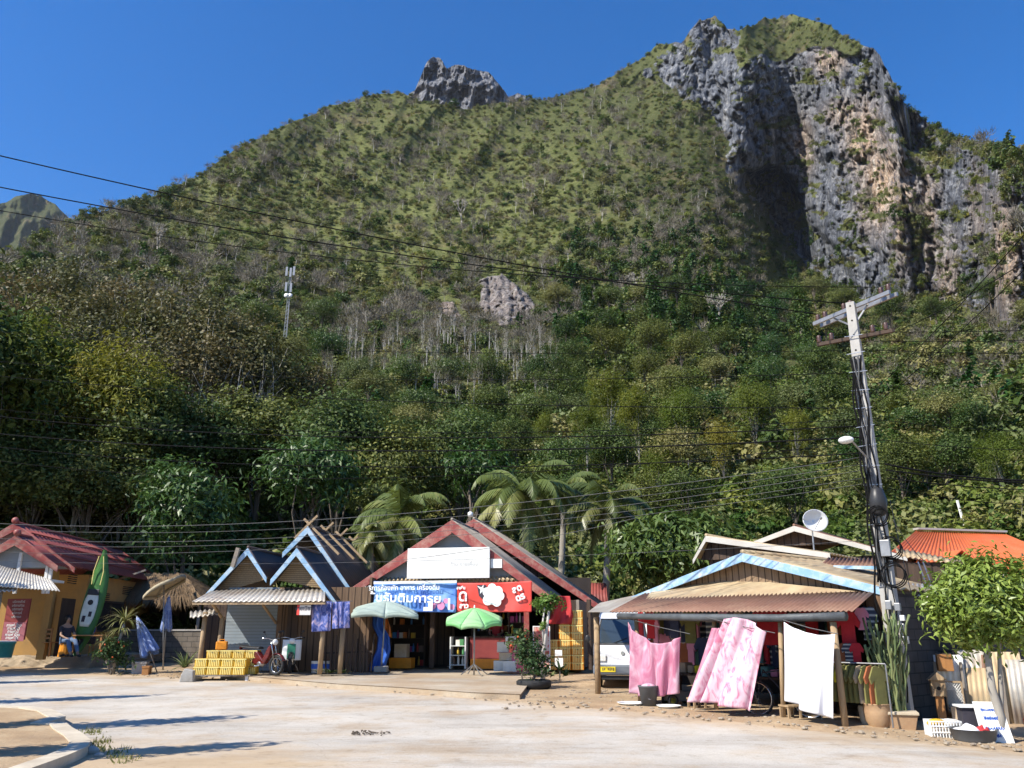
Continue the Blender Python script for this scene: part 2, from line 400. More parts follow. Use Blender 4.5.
r = mixc(nt, sp.outputs[1], r1.outputs[0], ro.outputs[0]); st_ = ramp(nt, vnz(.55, 1, 1, .07, 8, .75), [(.40, (.30, .31, .34)), (.55, (1, 1, 1))]); r = mixc(nt, .85, r, st_.outputs[0], 'MULTIPLY'); vr = N(nt, 'ShaderNodeTexVoronoi', feature='DISTANCE_TO_EDGE', i_Scale=.16); mpv = N(nt, 'ShaderNodeMapping'); mpv.inputs['Scale'].default_value = (1, 1, .4); nw = N(nt, 'ShaderNodeTexNoise', i_Scale=.2, i_Detail=6.0); nt.links.new(geo.outputs['Position'], nw.inputs['Vector']); vm_ = N(nt, 'ShaderNodeVectorMath', operation='MULTIPLY_ADD'); nt.links.new(nw.outputs['Color'], vm_.inputs[0]); vm_.inputs[1].default_value = (9, 9, 9); nt.links.new(geo.outputs['Position'], vm_.inputs[2]); nt.links.new(vm_.outputs[0], mpv.inputs[0]); nt.links.new(mpv.outputs[0], vr.inputs['Vector']); vk = ramp(nt, vr.outputs['Distance'], [(.0, (.35, .35, .37)), (.07, (1, 1, 1))]); r = mixc(nt, .7, r, vk.outputs[0], 'MULTIPLY')
fac = N(nt, 'ShaderNodeMath', operation='MULTIPLY_ADD'); nt.links.new(vnz(.5, det=6), fac.inputs[0]); fac.inputs[1].default_value = .8; nt.links.new(sp.outputs[0], fac.inputs[2])
fr_ = ramp(nt, fac.outputs[0], [(.78, (0, 0, 0)), (.98, (1, 1, 1))])
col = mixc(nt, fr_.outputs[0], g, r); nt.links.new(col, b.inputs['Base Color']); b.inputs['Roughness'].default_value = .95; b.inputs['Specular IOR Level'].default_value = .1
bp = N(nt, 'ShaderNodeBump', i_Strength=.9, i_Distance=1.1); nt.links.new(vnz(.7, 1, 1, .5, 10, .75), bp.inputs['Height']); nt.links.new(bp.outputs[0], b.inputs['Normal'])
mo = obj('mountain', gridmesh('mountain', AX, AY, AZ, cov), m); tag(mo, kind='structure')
# far wooded hill at the left and the rock pinnacle behind the ridge
def ridge_mesh(pts, dist, base, name, nx, ny, amp, seed, cv, depth=.5):
    gx2 = np.linspace(pts[0][0], pts[-1][0], nx); sk = np.interp(gx2, *zip(*pts)) + fbm(gx2 / 8, gx2 * 0 + seed, 4, seed) * 2.5
    t2 = np.linspace(0, 1, ny)[:, None]; py = base + (sk[None] - base) * t2; px = np.broadcast_to(gx2[None], py.shape)
    x = (px - 512) / F_PX; y = -(py - 384) / F_PX; dx, dy, dz = x, CT - ST * y, ST + CT * y; h = np.sqrt(dx ** 2 + dy ** 2)
    cx = (px - pts[0][0]) / (pts[-1][0] - pts[0][0]) * 2 - 1
    D = dist * np.exp(depth * t2 * .35 + cx ** 2 * .1 + (ridged(px / 18 + py / 70, py / 34, 4, seed + 1) - .5) * -amp + fbm(px / 5, py / 6, 4, seed + 2) * amp * .22)
    xx, yy, zz = dx / h * D, dy / h * D, EYE + dz / h * D
    for f, q in ((1.05, .9), (1.25, .5), (1.6, 0)):
        xx = np.vstack([xx, xx[ny - 1] * f]); yy = np.vstack([yy, yy[ny - 1] * f]); zz = np.vstack([zz, zz[ny - 1] * q])
    c = np.zeros(xx.shape + (4,)); c[..., :3] = cv; c[..., 3] = 1
    if cv[0] > .5: c[..., 0] = np.clip(.85 + .35 * fbm(xx / 30, zz / 20, 3, seed + 5), 0, 1)
    o = obj(name, gridmesh(name, xx, yy, zz, c), 'mountain_cover'); tag(o, kind='structure')
ridge_mesh([(-140, 260), (-60, 226), (-20, 212), (0, 205), (12, 199), (28, 194), (40, 196), (55, 205), (68, 216), (80, 224), (110, 232), (150, 250), (200, 280)], 1500, 330, 'far_hill', 220, 80, .05, 81, (.30, 0, .0))
ridge_mesh([(372, 112), (385, 100), (397, 92), (408, 96), (415, 88), (421, 76), (427, 62), (434, 57), (441, 60), (447, 68), (456, 66), (464, 65), (472, 71), (480, 69), (490, 74), (499, 84), (508, 97), (518, 94), (530, 97), (545, 106), (560, 125)], 700, 175, 'rock_pinnacle', 260, 150, .075, 91, (.95, .05, .1), .2)
def terr(px, py):
    """world point, distance of the mountain surface met at (px, py)"""
    i = np.interp(px, gx, np.arange(NX)); i0 = np.clip(np.round(i).astype(int), 0, NX - 1)
    t = (py - BASE) / (sky[i0] - BASE); j = np.clip(np.round(t * (NY - 1)).astype(int), 0, NY - 1)
    return np.stack([TX[j, i0], TY[j, i0], TZ[j, i0]], -1), Dh[j, i0], rockc[j, i0], t
# ---------------------------------------------------------------- foliage
def leafmat(name, c1, c2, c3=None, trans=.25, rough=.55, spec=.25, hue=.04):
    m, nt, b, out = new_mat(name)
    at_ = N(nt, 'ShaderNodeAttribute', attribute_name='tint')
    oi = N(nt, 'ShaderNodeObjectInfo')
    r = ramp(nt, at_.outputs['Fac'], [(0, c1), (.55, c2), (1, c3 or c2)])
    hs = N(nt, 'ShaderNodeHueSaturation'); nt.links.new(r.outputs[0], hs.inputs['Color'])
    mr = N(nt, 'ShaderNodeMapRange'); nt.links.new(oi.outputs['Random'], mr.inputs[0]); mr.inputs[3].default_value = .5 - hue; mr.inputs[4].default_value = .5 + hue
    mr2 = N(nt, 'ShaderNodeMapRange'); nt.links.new(oi.outputs['Random'], mr2.inputs[0]); mr2.inputs[3].default_value = 1.25; mr2.inputs[4].default_value = .72
    nt.links.new(mr.outputs[0], hs.inputs['Hue']); nt.links.new(mr2.outputs[0], hs.inputs['Value'])
    nt.links.new(hs.outputs[0], b.inputs['Base Color']); b.inputs['Roughness'].default_value = rough; b.inputs['Specular IOR Level'].default_value = spec
    if trans:
        t = N(nt, 'ShaderNodeBsdfTranslucent'); nt.links.new(hs.outputs[0], t.inputs[0]); mx = N(nt, 'ShaderNodeMixShader'); mx.inputs[0].default_value = trans
        nt.links.new(b.outputs[0], mx.inputs[1]); nt.links.new(t.outputs[0], mx.inputs[2]); nt.links.new(mx.outputs[0], out.inputs[0])
    return m
leafmat('leaf_deep', (.032, .052, .012), (.078, .115, .024), (.16, .20, .045))
leafmat('leaf_mango', (.034, .064, .014), (.068, .125, .024), (.14, .205, .05), rough=.42, spec=.45)
leafmat('leaf_olive', (.09, .105, .032), (.165, .185, .052), (.26, .26, .11))
leafmat('leaf_brown', (.06, .062, .022), (.115, .105, .036), (.20, .17, .07))
leafmat('leaf_bamboo', (.10, .115, .015), (.17, .195, .025), (.25, .26, .04), trans=.4)
leafmat('leaf_bright', (.065, .10, .018), (.12, .175, .03), (.19, .24, .055), trans=.35)
leafmat('leaf_twig', (.10, .088, .062), (.17, .15, .11), (.25, .225, .18), trans=.1, hue=.01)
leafmat('leaf_palm', (.07, .10, .022), (.13, .165, .036), (.28, .27, .10), trans=.3, rough=.4, spec=.5, hue=.005)
leafmat('leaf_vine', (.022, .05, .010), (.05, .10, .02), (.08, .15, .03))
M('bark', (.16, .13, .10), (.09, .075, .06), 4, stretch=(1, 1, .2), bump=.6)
M('bark_pale', (.36, .33, .28), (.22, .20, .17), 3, stretch=(1, 1, .25), bump=.4)
M('bark_white', (.50, .47, .42), (.38, .36, .32), 3, stretch=(1, 1, .3), bump=.3)
def rdir(r, k):
    v = r.normal(size=(k, 3)); return v / np.linalg.norm(v, axis=1)[:, None]
def leaf_quads(r, P, Nn, L, W, droop=.3):
    """rhombic leaves at P facing Nn"""
    k = len(P); a = rdir(r, k) + np.array([0, 0, -droop]); a -= Nn * (a * Nn).sum(1)[:, None]; a /= np.linalg.norm(a, axis=1)[:, None] + 1e-9
    b = np.cross(Nn, a); L = L * r.uniform(.65, 1.35, k)[:, None]; W = W * r.uniform(.7, 1.3, k)[:, None]
    fold = Nn * L * .12
    return np.stack([P - a * L * .5, P + b * W * .5 + fold, P + a * L * .5, P - b * W * .5 + fold], 1)
def crown_pts(seed, R, clumps, per, shape='dome', sig=.2, inner=.3, gap=0):
    """leaf positions and outward directions for a crown centred on the origin"""
    r = np.random.default_rng(seed); R = np.array(R, float)
    lob = rdir(r, 7) * .45; lob[:, 2] = lob[:, 2] * .8 + .05; lr = r.uniform(.42, .68, 7)
    cs = []
    while len(cs) < clumps:
        k = r.integers(7); d = rdir(r, 1)[0]
        if shape == 'dome' and d[2] < -.35: continue
        c = lob[k] + d * lr[k] * r.uniform(.75, 1.05)
        if shape == 'dome' and c[2] < -.62: continue
        if shape == 'column': c = np.array([c[0] * .8, c[1] * .8, r.uniform(-1, 1)]); c[:2] *= 1 - .45 * max(c[2], 0)
        cs.append(c)
    cs = np.array(cs); cr = r.uniform(.6, 1.4, clumps)
    n = clumps * per; ci = np.repeat(np.arange(clumps), per)
    off = r.normal(size=(n, 3)) * sig * cr[ci][:, None] * np.array([1, 1, .75])
    P = cs[ci] + off
    outd = P * np.array([1, 1, 1.0]) + off * 1.5; outd /= np.linalg.norm(outd, axis=1)[:, None] + 1e-6
    nn = outd * .7 + rdir(r, n) * .8 + np.array([0, 0, .55]); nn /= np.linalg.norm(nn, axis=1)[:, None]
    tint = np.clip(r.uniform(0, .55, n) + r.uniform(0, .45, clumps)[ci], 0, 1)
    return P * R, nn, tint, cs * R, r
def crown_mesh(seed, R, clumps, per, L, W, mat, base=0.0, shape='dome', sig=.2, droop=.3):
    P, nn, tint, cs, r = crown_pts(seed, R, clumps, per, shape, sig)
    P = P + np.array([0, 0, base])
    return qmesh('crown', leaf_quads(r, P, nn, L, W, droop), 4, mat, attr=tint), cs + np.array([0, 0, base])
def limbs(seed, H, r0, tips, n=6, lean=.0, split=.35, wob=.1, sides=7, tw=.35):
    """tapered trunk with limbs that run to some of the clump centres"""
    r = random.Random(seed); mb = MB(); k = 6; top = Vector((lean * H, 0, H)); pts = []
    for i in range(k + 1):
        t = i / k; pts.append(Vector((lean * H * t + r.uniform(-wob, wob) * t, r.uniform(-wob, wob) * t, H * t)))
    mb.tube(pts, [r0 * (1.25 if i == 0 else 1) * (1 - (1 - tw) * i / k) for i in range(k + 1)], sides)
    for q in r.sample(list(range(len(tips))), min(n, len(tips))):
        tip = Vector(tips[q]); t = r.uniform(split, .95); i = min(int(t * k), k - 1); p = pts[i].lerp(pts[i + 1], t * k - i)
        mid = p.lerp(tip, .5) + Vector((r.uniform(-.1, .1), r.uniform(-.1, .1), .08)) * (tip - p).length
        rr = r0 * (1 - .6 * t) * .5; mb.tube([p, p.lerp(mid, .5) + Vector((0, 0, .02)), mid, tip], [rr, rr * .75, rr * .5, rr * .15], 5)
    return mb
hid = bpy.data.collections.new('forest_kinds')
def stock(name, mesh):
    o = bpy.data.objects.new(name, mesh); hid.objects.link(o); return o
def merged(name, parts):
    """join meshes with their materials for scattering"""
    me = bpy.data.meshes.new(name); V = []; Fv = []; ls = []; mi = []; tint = []; nv = 0; nl = 0; mats = []
    for p in parts:
        k = len(p.vertices); co = np.empty(k * 3, np.float32); p.vertices.foreach_get('co', co); V.append(co)
        n = len(p.loops); li = np.empty(n, np.int32); p.loops.foreach_get('vertex_index', li); Fv.append(li + nv)
        q = len(p.polygons); st = np.empty(q, np.int32); p.polygons.foreach_get('loop_start', st); ls.append(st + nl)
        mats.append(p.materials[0]); mi.append(np.full(q, len(mats) - 1, np.int32))
        if 'tint' in p.attributes:
            a = np.empty(k, np.float32); p.attributes['tint'].data.foreach_get('value', a)
        else: a = np.full(k, .5, np.float32)
        tint.append(a); nv += k; nl += n
    V = np.concatenate(V); Fv = np.concatenate(Fv); ls = np.concatenate(ls); mi = np.concatenate(mi)
    me.vertices.add(nv); me.vertices.foreach_set('co', V); me.loops.add(nl); me.loops.foreach_set('vertex_index', Fv)
    me.polygons.add(len(ls)); me.polygons.foreach_set('loop_start', ls); me.polygons.foreach_set('material_index', mi); me.update(calc_edges=True)
    a = me.attributes.new('tint', 'FLOAT', 'POINT'); a.data.foreach_set('value', np.concatenate(tint))
    for x in mats: me.materials.append(x)
    return me
def tmesh(mb, mat):
    me = mb.mesh(); me.materials.append(MATS[mat]); me.polygons.foreach_set('use_smooth', [True] * len(me.polygons)); return me
def twigs(seed, R, n, L, mat, base, width=.05):
    """a haze of fine bare twigs as thin blades"""
    P, nn, tint, cs, r = crown_pts(seed, R, n // 14, 14, 'dome', .28)
    d = P * .7 + rdir(r, len(P)) * np.array(R) * .6 + np.array([0, 0, R[2] * .5]); d /= np.linalg.norm(d, axis=1)[:, None]
    b = np.cross(d, rdir(r, len(P))); b /= np.linalg.norm(b, axis=1)[:, None]; P = P + np.array([0, 0, base]); Ls = L * r.uniform(.5, 1.4, len(P))[:, None]
    q = np.stack([P - b * width / 2, P + b * width / 2, P + d * Ls], 1)
    return qmesh('twigs', q, 3, mat, attr=tint)
# unit-sized kinds for the far slope (1 = tree height)
kinds = []
def kind(me): kinds.append(stock('kind_%02d' % len(kinds), me)); return len(kinds) - 1
K = {}
def small(seed, mat, R=(.42, .42, .38), clumps=22, per=18, l=.105, w=.07, H=.5, bark='bark', tr=.02, shape='dome'):
    cm, cs = crown_mesh(seed, R, clumps, per, l, w, mat, H + .1, shape, .17)
    return merged('k', [cm, tmesh(limbs(seed, H + .2, tr, cs, 3, wob=.03, sides=4), bark)])
K['deep'] = [kind(small(s, 'leaf_deep')) for s in (1, 2, 3)]
K['olive'] = [kind(small(s, 'leaf_olive', bark='bark_pale')) for s in (4, 5, 6)]
K['bright'] = [kind(small(s, 'leaf_bright', R=(.5, .5, .35), H=.3)) for s in (7, 8)]
K['brown'] = [kind(small(s, 'leaf_brown', R=(.35, .35, .42), clumps=12, per=10, bark='bark_pale', tr=.022)) for s in (9, 10)]
K['thin'] = [kind(merged('k', [twigs(s, (.2, .2, .3), 110, .2, 'leaf_twig', .72, .022), tmesh(limbs(s, .85, .022, [(.15, 0, .9), (-.12, .1, .85), (.02, -.14, 1), (-.1, -.05, .7)], 4, lean=.04, wob=.04, sides=4), 'bark_white')])) for s in (11, 12, 13)]
K['grey'] = [kind(merged('k', [twigs(s, (.4, .4, .34), 220, .22, 'leaf_twig', .55, .026), tmesh(limbs(s, .6, .022, [(.25, 0, .75), (-.22, .1, .7), (.02, -.24, .8), (-.2, -.15, .65), (.1, .2, .8)], 5, wob=.04, sides=4), 'bark_pale')])) for s in (14, 15)]
K['bush'] = [kind(crown_mesh(s, (.75, .75, .42), 20, 15, .17, .10, 'leaf_olive', .3, 'dome', .24)[0]) for s in (16, 17)]
K['dbush'] = [kind(crown_mesh(s, (.75, .75, .45), 20, 15, .17, .10, 'leaf_deep', .3, 'dome', .2)[0]) for s in (18, 19)]
def tuft(seed, mat, n=46, L=1.0, W=.05, spread=.5):
    r = np.random.default_rng(seed); P = np.c_[r.normal(size=(n, 2)) * spread * .6, np.zeros(n)]; d = np.c_[r.normal(size=(n, 2)) * .35, np.ones(n)]; d /= np.linalg.norm(d, axis=1)[:, None]
    b = np.cross(d, rdir(r, n)); b /= np.linalg.norm(b, axis=1)[:, None]; Ls = L * r.uniform(.5, 1.1, n)[:, None]
    return qmesh('tuft', np.stack([P - b * W, P + b * W, P + d * Ls], 1), 3, mat, attr=r.uniform(0, 1, n))
K['tuft'] = [kind(tuft(s, 'leaf_bamboo', W=.07)) for s in (20, 21)]
K['column'] = [kind(small(s, 'leaf_vine', R=(.2, .2, .5), clumps=18, per=16, l=.1, w=.07, H=.4, shape='column')) for s in (24, 25)]
def scatter(name, P, S, I, label, cat=None, tilt=.12, seed=3):
    r = np.random.default_rng(seed); n = len(P); me = bpy.data.meshes.new(name); me.vertices.add(n); me.vertices.foreach_set('co', np.asarray(P, np.float32).reshape(-1))
    a = me.attributes.new('scl', 'FLOAT', 'POINT'); a.data.foreach_set('value', np.asarray(S, np.float32))
    a = me.attributes.new('idx', 'INT', 'POINT'); a.data.foreach_set('value', np.asarray(I, np.int32))
    rot = np.c_[r.normal(size=(n, 2)) * tilt, r.uniform(0, 6.28, n)]
    a = me.attributes.new('rot', 'FLOAT_VECTOR', 'POINT'); a.data.foreach_set('vector', rot.astype(np.float32).reshape(-1))
    o = bpy.data.objects.new(name, me); C.objects.link(o)
    ng = bpy.data.node_groups.new('scatter', 'GeometryNodeTree'); ng.interface.new_socket('Geometry', in_out='INPUT', socket_type='NodeSocketGeometry'); ng.interface.new_socket('Geometry', in_out='OUTPUT', socket_type='NodeSocketGeometry')
    gi = ng.nodes.new('NodeGroupInput'); go = ng.nodes.new('NodeGroupOutput'); ip = ng.nodes.new('GeometryNodeInstanceOnPoints'); ci = ng.nodes.new('GeometryNodeCollectionInfo'); mp = ng.nodes.new('GeometryNodeMeshToPoints')
    ci.inputs[0].default_value = hid; ci.inputs['Separate Children'].default_value = True; ci.inputs['Reset Children'].default_value = True
    def na(nm, t):
        x = ng.nodes.new('GeometryNodeInputNamedAttribute'); x.data_type = t; x.inputs[0].default_value = nm; return x.outputs[0]
    L = ng.links.new
    L(gi.outputs[0], mp.inputs[0]); L(mp.outputs[0], ip.inputs['Points']); L(ci.outputs[0], ip.inputs['Instance']); ip.inputs['Pick Instance'].default_value = True
    L(na('idx', 'INT'), ip.inputs['Instance Index']); L(na('rot', 'FLOAT_VECTOR'), ip.inputs['Rotation']); L(na('scl', 'FLOAT'), ip.inputs['Scale']); L(ip.outputs[0], go.inputs[0])
    md = o.modifiers.new('scatter', 'NODES'); md.node_group = ng
    return tag(o, label, cat, kind='stuff')
Ps, Ss, Is = [], [], []
def sow(n, x0, x1, y0, y1, mix, size, keep=None, seed=0, rockmax=.5, sink=.06):
    """mix: {kind: weight}; size: world metres (lo, hi) ; keep(px, py) -> probability"""
    r = np.random.default_rng(seed + 100); px = r.uniform(x0, x1, n); py = r.uniform(y0, y1, n)
    P, D, rk_, t = terr(px, py); ok = (t > 0) & (t < .999) & (rk_ <= rockmax)
    if keep is not None: ok &= r.uniform(size=n) < keep(px, py)
    P, px, py = P[ok], px[ok], py[ok]; k = len(P); names = list(mix); wts = np.array([mix[q] for q in names], float); wts /= wts.sum()
    sel = r.choice(len(names), k, p=wts); ix = np.array([K[names[q]][r.integers(len(K[names[q]]))] for q in sel])
    sz = r.uniform(*size, k) * np.array([{'bush': .75, 'dbush': .6, 'tuft': .45, 'column': 1.3}.get(names[q], 1) for q in sel])
    P = P.copy(); P[:, 2] -= sz * sink
    Ps.append(P); Ss.append(sz); Is.append(ix)
nz = lambda px, py, sx, sy, s, a, b: sstep(a, b, fbm(px / sx, py / sy, 4, s))
# dark wooded gullies and pale open slope
gully = lambda px, py: np.clip(nz(px, py, 60, 34, 201, -.1, .25) + .8 * np.exp(-((px - 690 - (py - 200) * .25) / 80) ** 2 - ((py - 230) / 95) ** 2), 0, 1)
sow(8000, -300, 1330, 20, 350, {'deep': 3, 'olive': 4, 'dbush': 3, 'brown': 2, 'bright': 1.5, 'grey': 1.5}, (1.8, 6.0), gully, 1)
sow(42000, -300, 1330, 20, 360, {'olive': 3, 'bright': 3, 'bush': 6, 'brown': 2, 'tuft': 4, 'deep': .4}, (1.4, 3.8), lambda x, y: 1 - .7 * gully(x, y), 2)
sow(3800, -200, 1250, 22, 335, {'deep': 3, 'olive': 2, 'brown': 1, 'grey': 1, 'column': .4}, (4.5, 8.5), lambda x, y: nz(x, y, 34, 24, 231, .02, .28), 31)
sow(4600, -200, 1250, 60, 350, {'thin': 1.5, 'grey': 3}, (3.0, 7.5), lambda x, y: .25 + .9 * nz(x, y, 45, 40, 208, -.1, .3), 3)
sow(900, 640, 1150, 16, 330, {'bush': 2, 'dbush': 2, 'grey': 1}, (1.2, 2.8), lambda x, y: nz(x, y, 22, 14, 209, -.05, .2), 14, 2.0)
sow(500, 640, 1150, 16, 330, {'bush': 3, 'dbush': 3, 'olive': 1, 'grey': 1}, (2.0, 4.5), None, 4, 2.0)
sow(3400, -300, 1330, 320, 470, {'deep': 3, 'olive': 3, 'bright': 3, 'dbush': 3, 'bush': 3, 'brown': 1.2, 'column': .5}, (3.0, 6.0), None, 5)
sow(2300, -300, 1330, 430, 612, {'dbush': 3, 'bush': 3, 'bright': 2, 'tuft': 1, 'olive': 1}, (2.2, 4.2), None, 6)
sow(260, 560, 860, 240, 360, {'column': 2, 'deep': 3}, (6, 9), None, 7)
sow(700, 860, 1330, 345, 460, {'brown': 3, 'grey': 2, 'olive': 2}, (3.0, 5.0), None, 8)
sow(700, 300, 700, 318, 345, {'brown': 2, 'grey': 3, 'bush': 1}, (3, 4.6), lambda x, y: (x < 560) * 1.0, 9)
# trees on the skyline
xs_ = np.arange(-60, 640, 6.5) + rng.uniform(-3, 3, 108); ys_ = np.interp(xs_, gx, sky) + 2
P, D, _, _ = terr(xs_, ys_); Ps.append(P - np.array([0, 0, .3])); Ss.append(rng.uniform(2.2, 4.6, len(P))); Is.append(np.array([K[['deep', 'grey', 'olive', 'bush'][i % 4]][0] for i in range(len(P))]))
xs_ = np.r_[np.arange(898, 950, 3.5), np.arange(952, 1024, 7), np.arange(735, 850, 8)]; ys_ = np.interp(xs_, gx, sky) + 2
P, D, _, _ = terr(xs_, ys_); Ps.append(P - np.array([0, 0, .3])); Ss.append(rng.uniform(1.6, 4.0, len(P))); Is.append(np.array([K[['deep', 'dbush', 'olive'][i % 3]][1] for i in range(len(P))]))
scatter('mountain_woods', np.concatenate(Ps), np.concatenate(Ss), np.concatenate(Is), 'open woodland and scrub that covers the steep mountainside')
# ---------------------------------------------------------------- trees one can tell apart
def make_tree(name, label, cat, seed, H, R, mat, bark='bark', clumps=60, per=60, L=.3, W=.16, r0=.2, base=None, shape='dome', nl=9, sig=.17, group=None, lean=0, droop=.3, twig=0, tw=.35):
    """H: height of the crown centre"""
    t = thing(name, label, cat, (0, 0, -500), 0, group)
    cm, cs = crown_mesh(seed, R, clumps, per, L, W, mat, H, shape, sig, droop)
    cr = bpy.data.objects.new('crown', cm); C.objects.link(cr); cr.parent = t
    limbs(seed, H * .98, r0, cs, nl, lean, .3, .12 * H / 8, 7, tw).build('trunk', bark, t, smooth=True)
    if twig:
        tm = twigs(seed + 5, R, twig, .9, 'leaf_twig', H, .028); o = bpy.data.objects.new('foliage', tm); C.objects.link(o); o.parent = t
    return t
used = set()
def put(proto, loc, sc3, rz, label=None, group=None, cat=None, sink=.2):
    if proto.name not in used:
        used.add(proto.name); o = proto; o.location = loc; o.rotation_euler = (0, 0, rz); o.scale = sc3 if hasattr(sc3, '__len__') else (sc3,) * 3
        if label: o['label'] = label
        if group: o['group'] = group
    else: o = copy_tree(proto, loc, rz, sc3, label, group)
    o.location.z -= sink
    return o
rr = random.Random(11)
leafy = [make_tree('forest_tree', 'x', 'tree', 300 + i, 6.2, (3.3, 3.3, 2.9), mt, 'bark', 80, 85, .23, .12, .17) for i, mt in enumerate(('leaf_deep', 'leaf_mango', 'leaf_deep', 'leaf_olive'))]
bamb = make_tree('bamboo_clump', 'x', 'bamboo', 330, 5.4, (2.0, 2.0, 3.8), 'leaf_bamboo', 'bark_pale', 60, 90, .25, .06, .08, nl=16, sig=.14, droop=.9, tw=.6)
teak = [make_tree('teak_tree', 'x', 'tree', 340 + i, 8.2, (2.5, 2.5, 3.4), 'leaf_brown', 'bark_white', 70, 44, .2, .13, .11, nl=22, sig=.13) for i in range(3)]
bare = [make_tree('bare_tree', 'x', 'tree', 350 + i, 5.6, (1.3, 1.3, 2.3), 'leaf_brown', 'bark_white', 8, 6, .3, .2, .095, nl=9, sig=.2, twig=150, tw=.3) for i in range(3)]
vine = make_tree('vine_covered_tree', 'x', 'tree', 360, 5.5, (1.5, 1.5, 4.6), 'leaf_vine', 'bark', 64, 44, .3, .17, .16, shape='column', nl=6)
big = [make_tree('forest_tree', 'x', 'tree', 380 + i, 11.5, (5.4, 5.4, 5.0), mt, 'bark', 150, 100, .34, .19, .3, nl=14, sig=.12) for i, mt in enumerate(('leaf_deep', 'leaf_deep'))]
G1 = 'leafy forest trees above the shops'; G2 = 'pale bare trees on the mid slope'; G3 = 'teak trees on the shaded hillside'; G4 = 'bamboo clumps in the forest'
def P3(px, py):
    p, d, _, _ = terr(np.array([float(px)]), np.array([float(py)])); return Vector(p[0]), float(d[0])
def place(proto, px, py, hpx, label, group, stretch=1.0, jit=.12, H=None):
    """trunk foot at pixel (px, py) on the hillside; hpx: height in the photo; H: height of the prototype"""
    p, d = P3(px, py); zc = p.y * CT + (p.z - EYE) * ST; m_ = hpx * zc / F_PX * .98
    s = m_ / (H or 9.0); s *= rr.uniform(1 - jit, 1 + jit)
    return put(proto, p, (s * stretch, s * stretch, s), rr.uniform(0, 6.28), label, group)
# mid hillside forest: rows from far to near
LB = {'leaf_deep': 'dark green leafy forest tree growing on the slope above the shops', 'leaf_mango': 'glossy mid green forest tree growing on the slope above the shops', 'leaf_olive': 'dull olive forest tree growing on the slope above the shops'}
for row, (y, step, h) in enumerate(((322, 46, 44), (348, 44, 46), (378, 46, 52), (408, 44, 58), (440, 48, 66), (474, 52, 74), (508, 58, 84), (545, 64, 88))):
    x = 285 - 20 * (row % 2) if y > 330 else 560
    while x < 1130:
        xx = x + rr.uniform(-14, 14); yy = y + rr.uniform(-11, 11)
        k = rr.random()
        skip = (350 < xx < 552 and 330 < yy < 400) or (470 < xx < 550 and yy < 345) or (xx > 850 and 345 < yy < 425) or (xx > 700 and yy > 470 and rr.random() < .55) or (560 < xx < 660 and 395 < yy < 500 and rr.random() < .6)
        if not skip:
            t = leafy[rr.randrange(4)]; mt = t.children[0].data.materials[0].name
            place(t, xx, yy, h, LB[mt], 'forest trees, ' + mt.split('_')[1] + ' green, above the shops', 1.12)
        x += step * rr.uniform(.8, 1.2)
# the stand of pale bare trunks
for i in range(170):
    place(bare[i % 3], rr.uniform(322, 560), rr.uniform(350, 414), rr.uniform(36, 66), 'slim pale bare tree in the leafless stand on the mid slope', G2, .8)
for i in range(26):
    place(bare[i % 3], rr.uniform(880, 1060), rr.uniform(385, 440), rr.uniform(34, 52), 'small bare twiggy tree on the scrubby slope behind the power pole', 'bare trees behind the power pole', .9)
# bamboo
for (x, y, h) in ((612, 470, 108), (640, 478, 95), (588, 482, 80), (690, 488, 105), (725, 500, 92), (662, 520, 84), (760, 470, 90), (800, 478, 74), (548, 470, 66), (930, 505, 84), (1010, 520, 95)):
    place(bamb, x, y, h, 'yellow green feathery bamboo clump rising among the forest trees', G4, 1.05)
# vine draped trunks right of the middle
for (x, y, h) in ((655, 352, 84), (690, 350, 60), (776, 345, 62), (806, 372, 88), (742, 352, 60), (585, 330, 48), (800, 340, 50)):
    place(vine, x, y, h, 'tall tree wholly wrapped in green vines on the mid slope', 'vine wrapped trees on the mid slope', 1.0, H=10.5)
# white dead branching trees
def dead_tree(name, label, seed, H, w, mat='bark_pale'):
    r = random.Random(seed); t = thing(name, label, 'tree'); mb = MB()
    def grow(p, d, L, rad, n):
        q = p + d * L; m = p.lerp(q, .5) + Vector((r.uniform(-1, 1), r.uniform(-1, 1), 0)) * L * .1; mb.tube([p, m, q], [rad, rad * .85, rad * .65], 5)
        if n == 0: return
        for _ in range(3 if n > 1 else 4):
            nd = (d + Vector((r.uniform(-1, 1) * w, r.uniform(-1, 1) * w, r.uniform(-.15, .5)))).normalized(); grow(q, nd, L * r.uniform(.6, .82), rad * .6, n - 1)
    grow(Vector((0, 0, 0)), Vector((0, 0, 1)), H * .34, H * .028, 4)
    mb.build('trunk', mat, t, smooth=True); return t
for (x, y, h, s, w, lb) in ((718, 345, 56, 3, .9, 'white dead tree with wide spreading crooked branches above the forest'), (636, 318, 46, 4, .6, 'pale bare tree with forked top beside the vine wrapped trees'),
                        (462, 232, 34, 5, .3, 'tall slim leafless pale tree high on the open slope'), (155, 258, 34, 6, .5, 'small pale forked tree on the upper slope near the shaded hill')):
    p, d = P3(x, y); o = dead_tree('dead_tree', lb, s, 10, w); zc = p.y * CT + (p.z - EYE) * ST; k = h * zc / F_PX / 9; o.location = p; o.scale = (k,) * 3
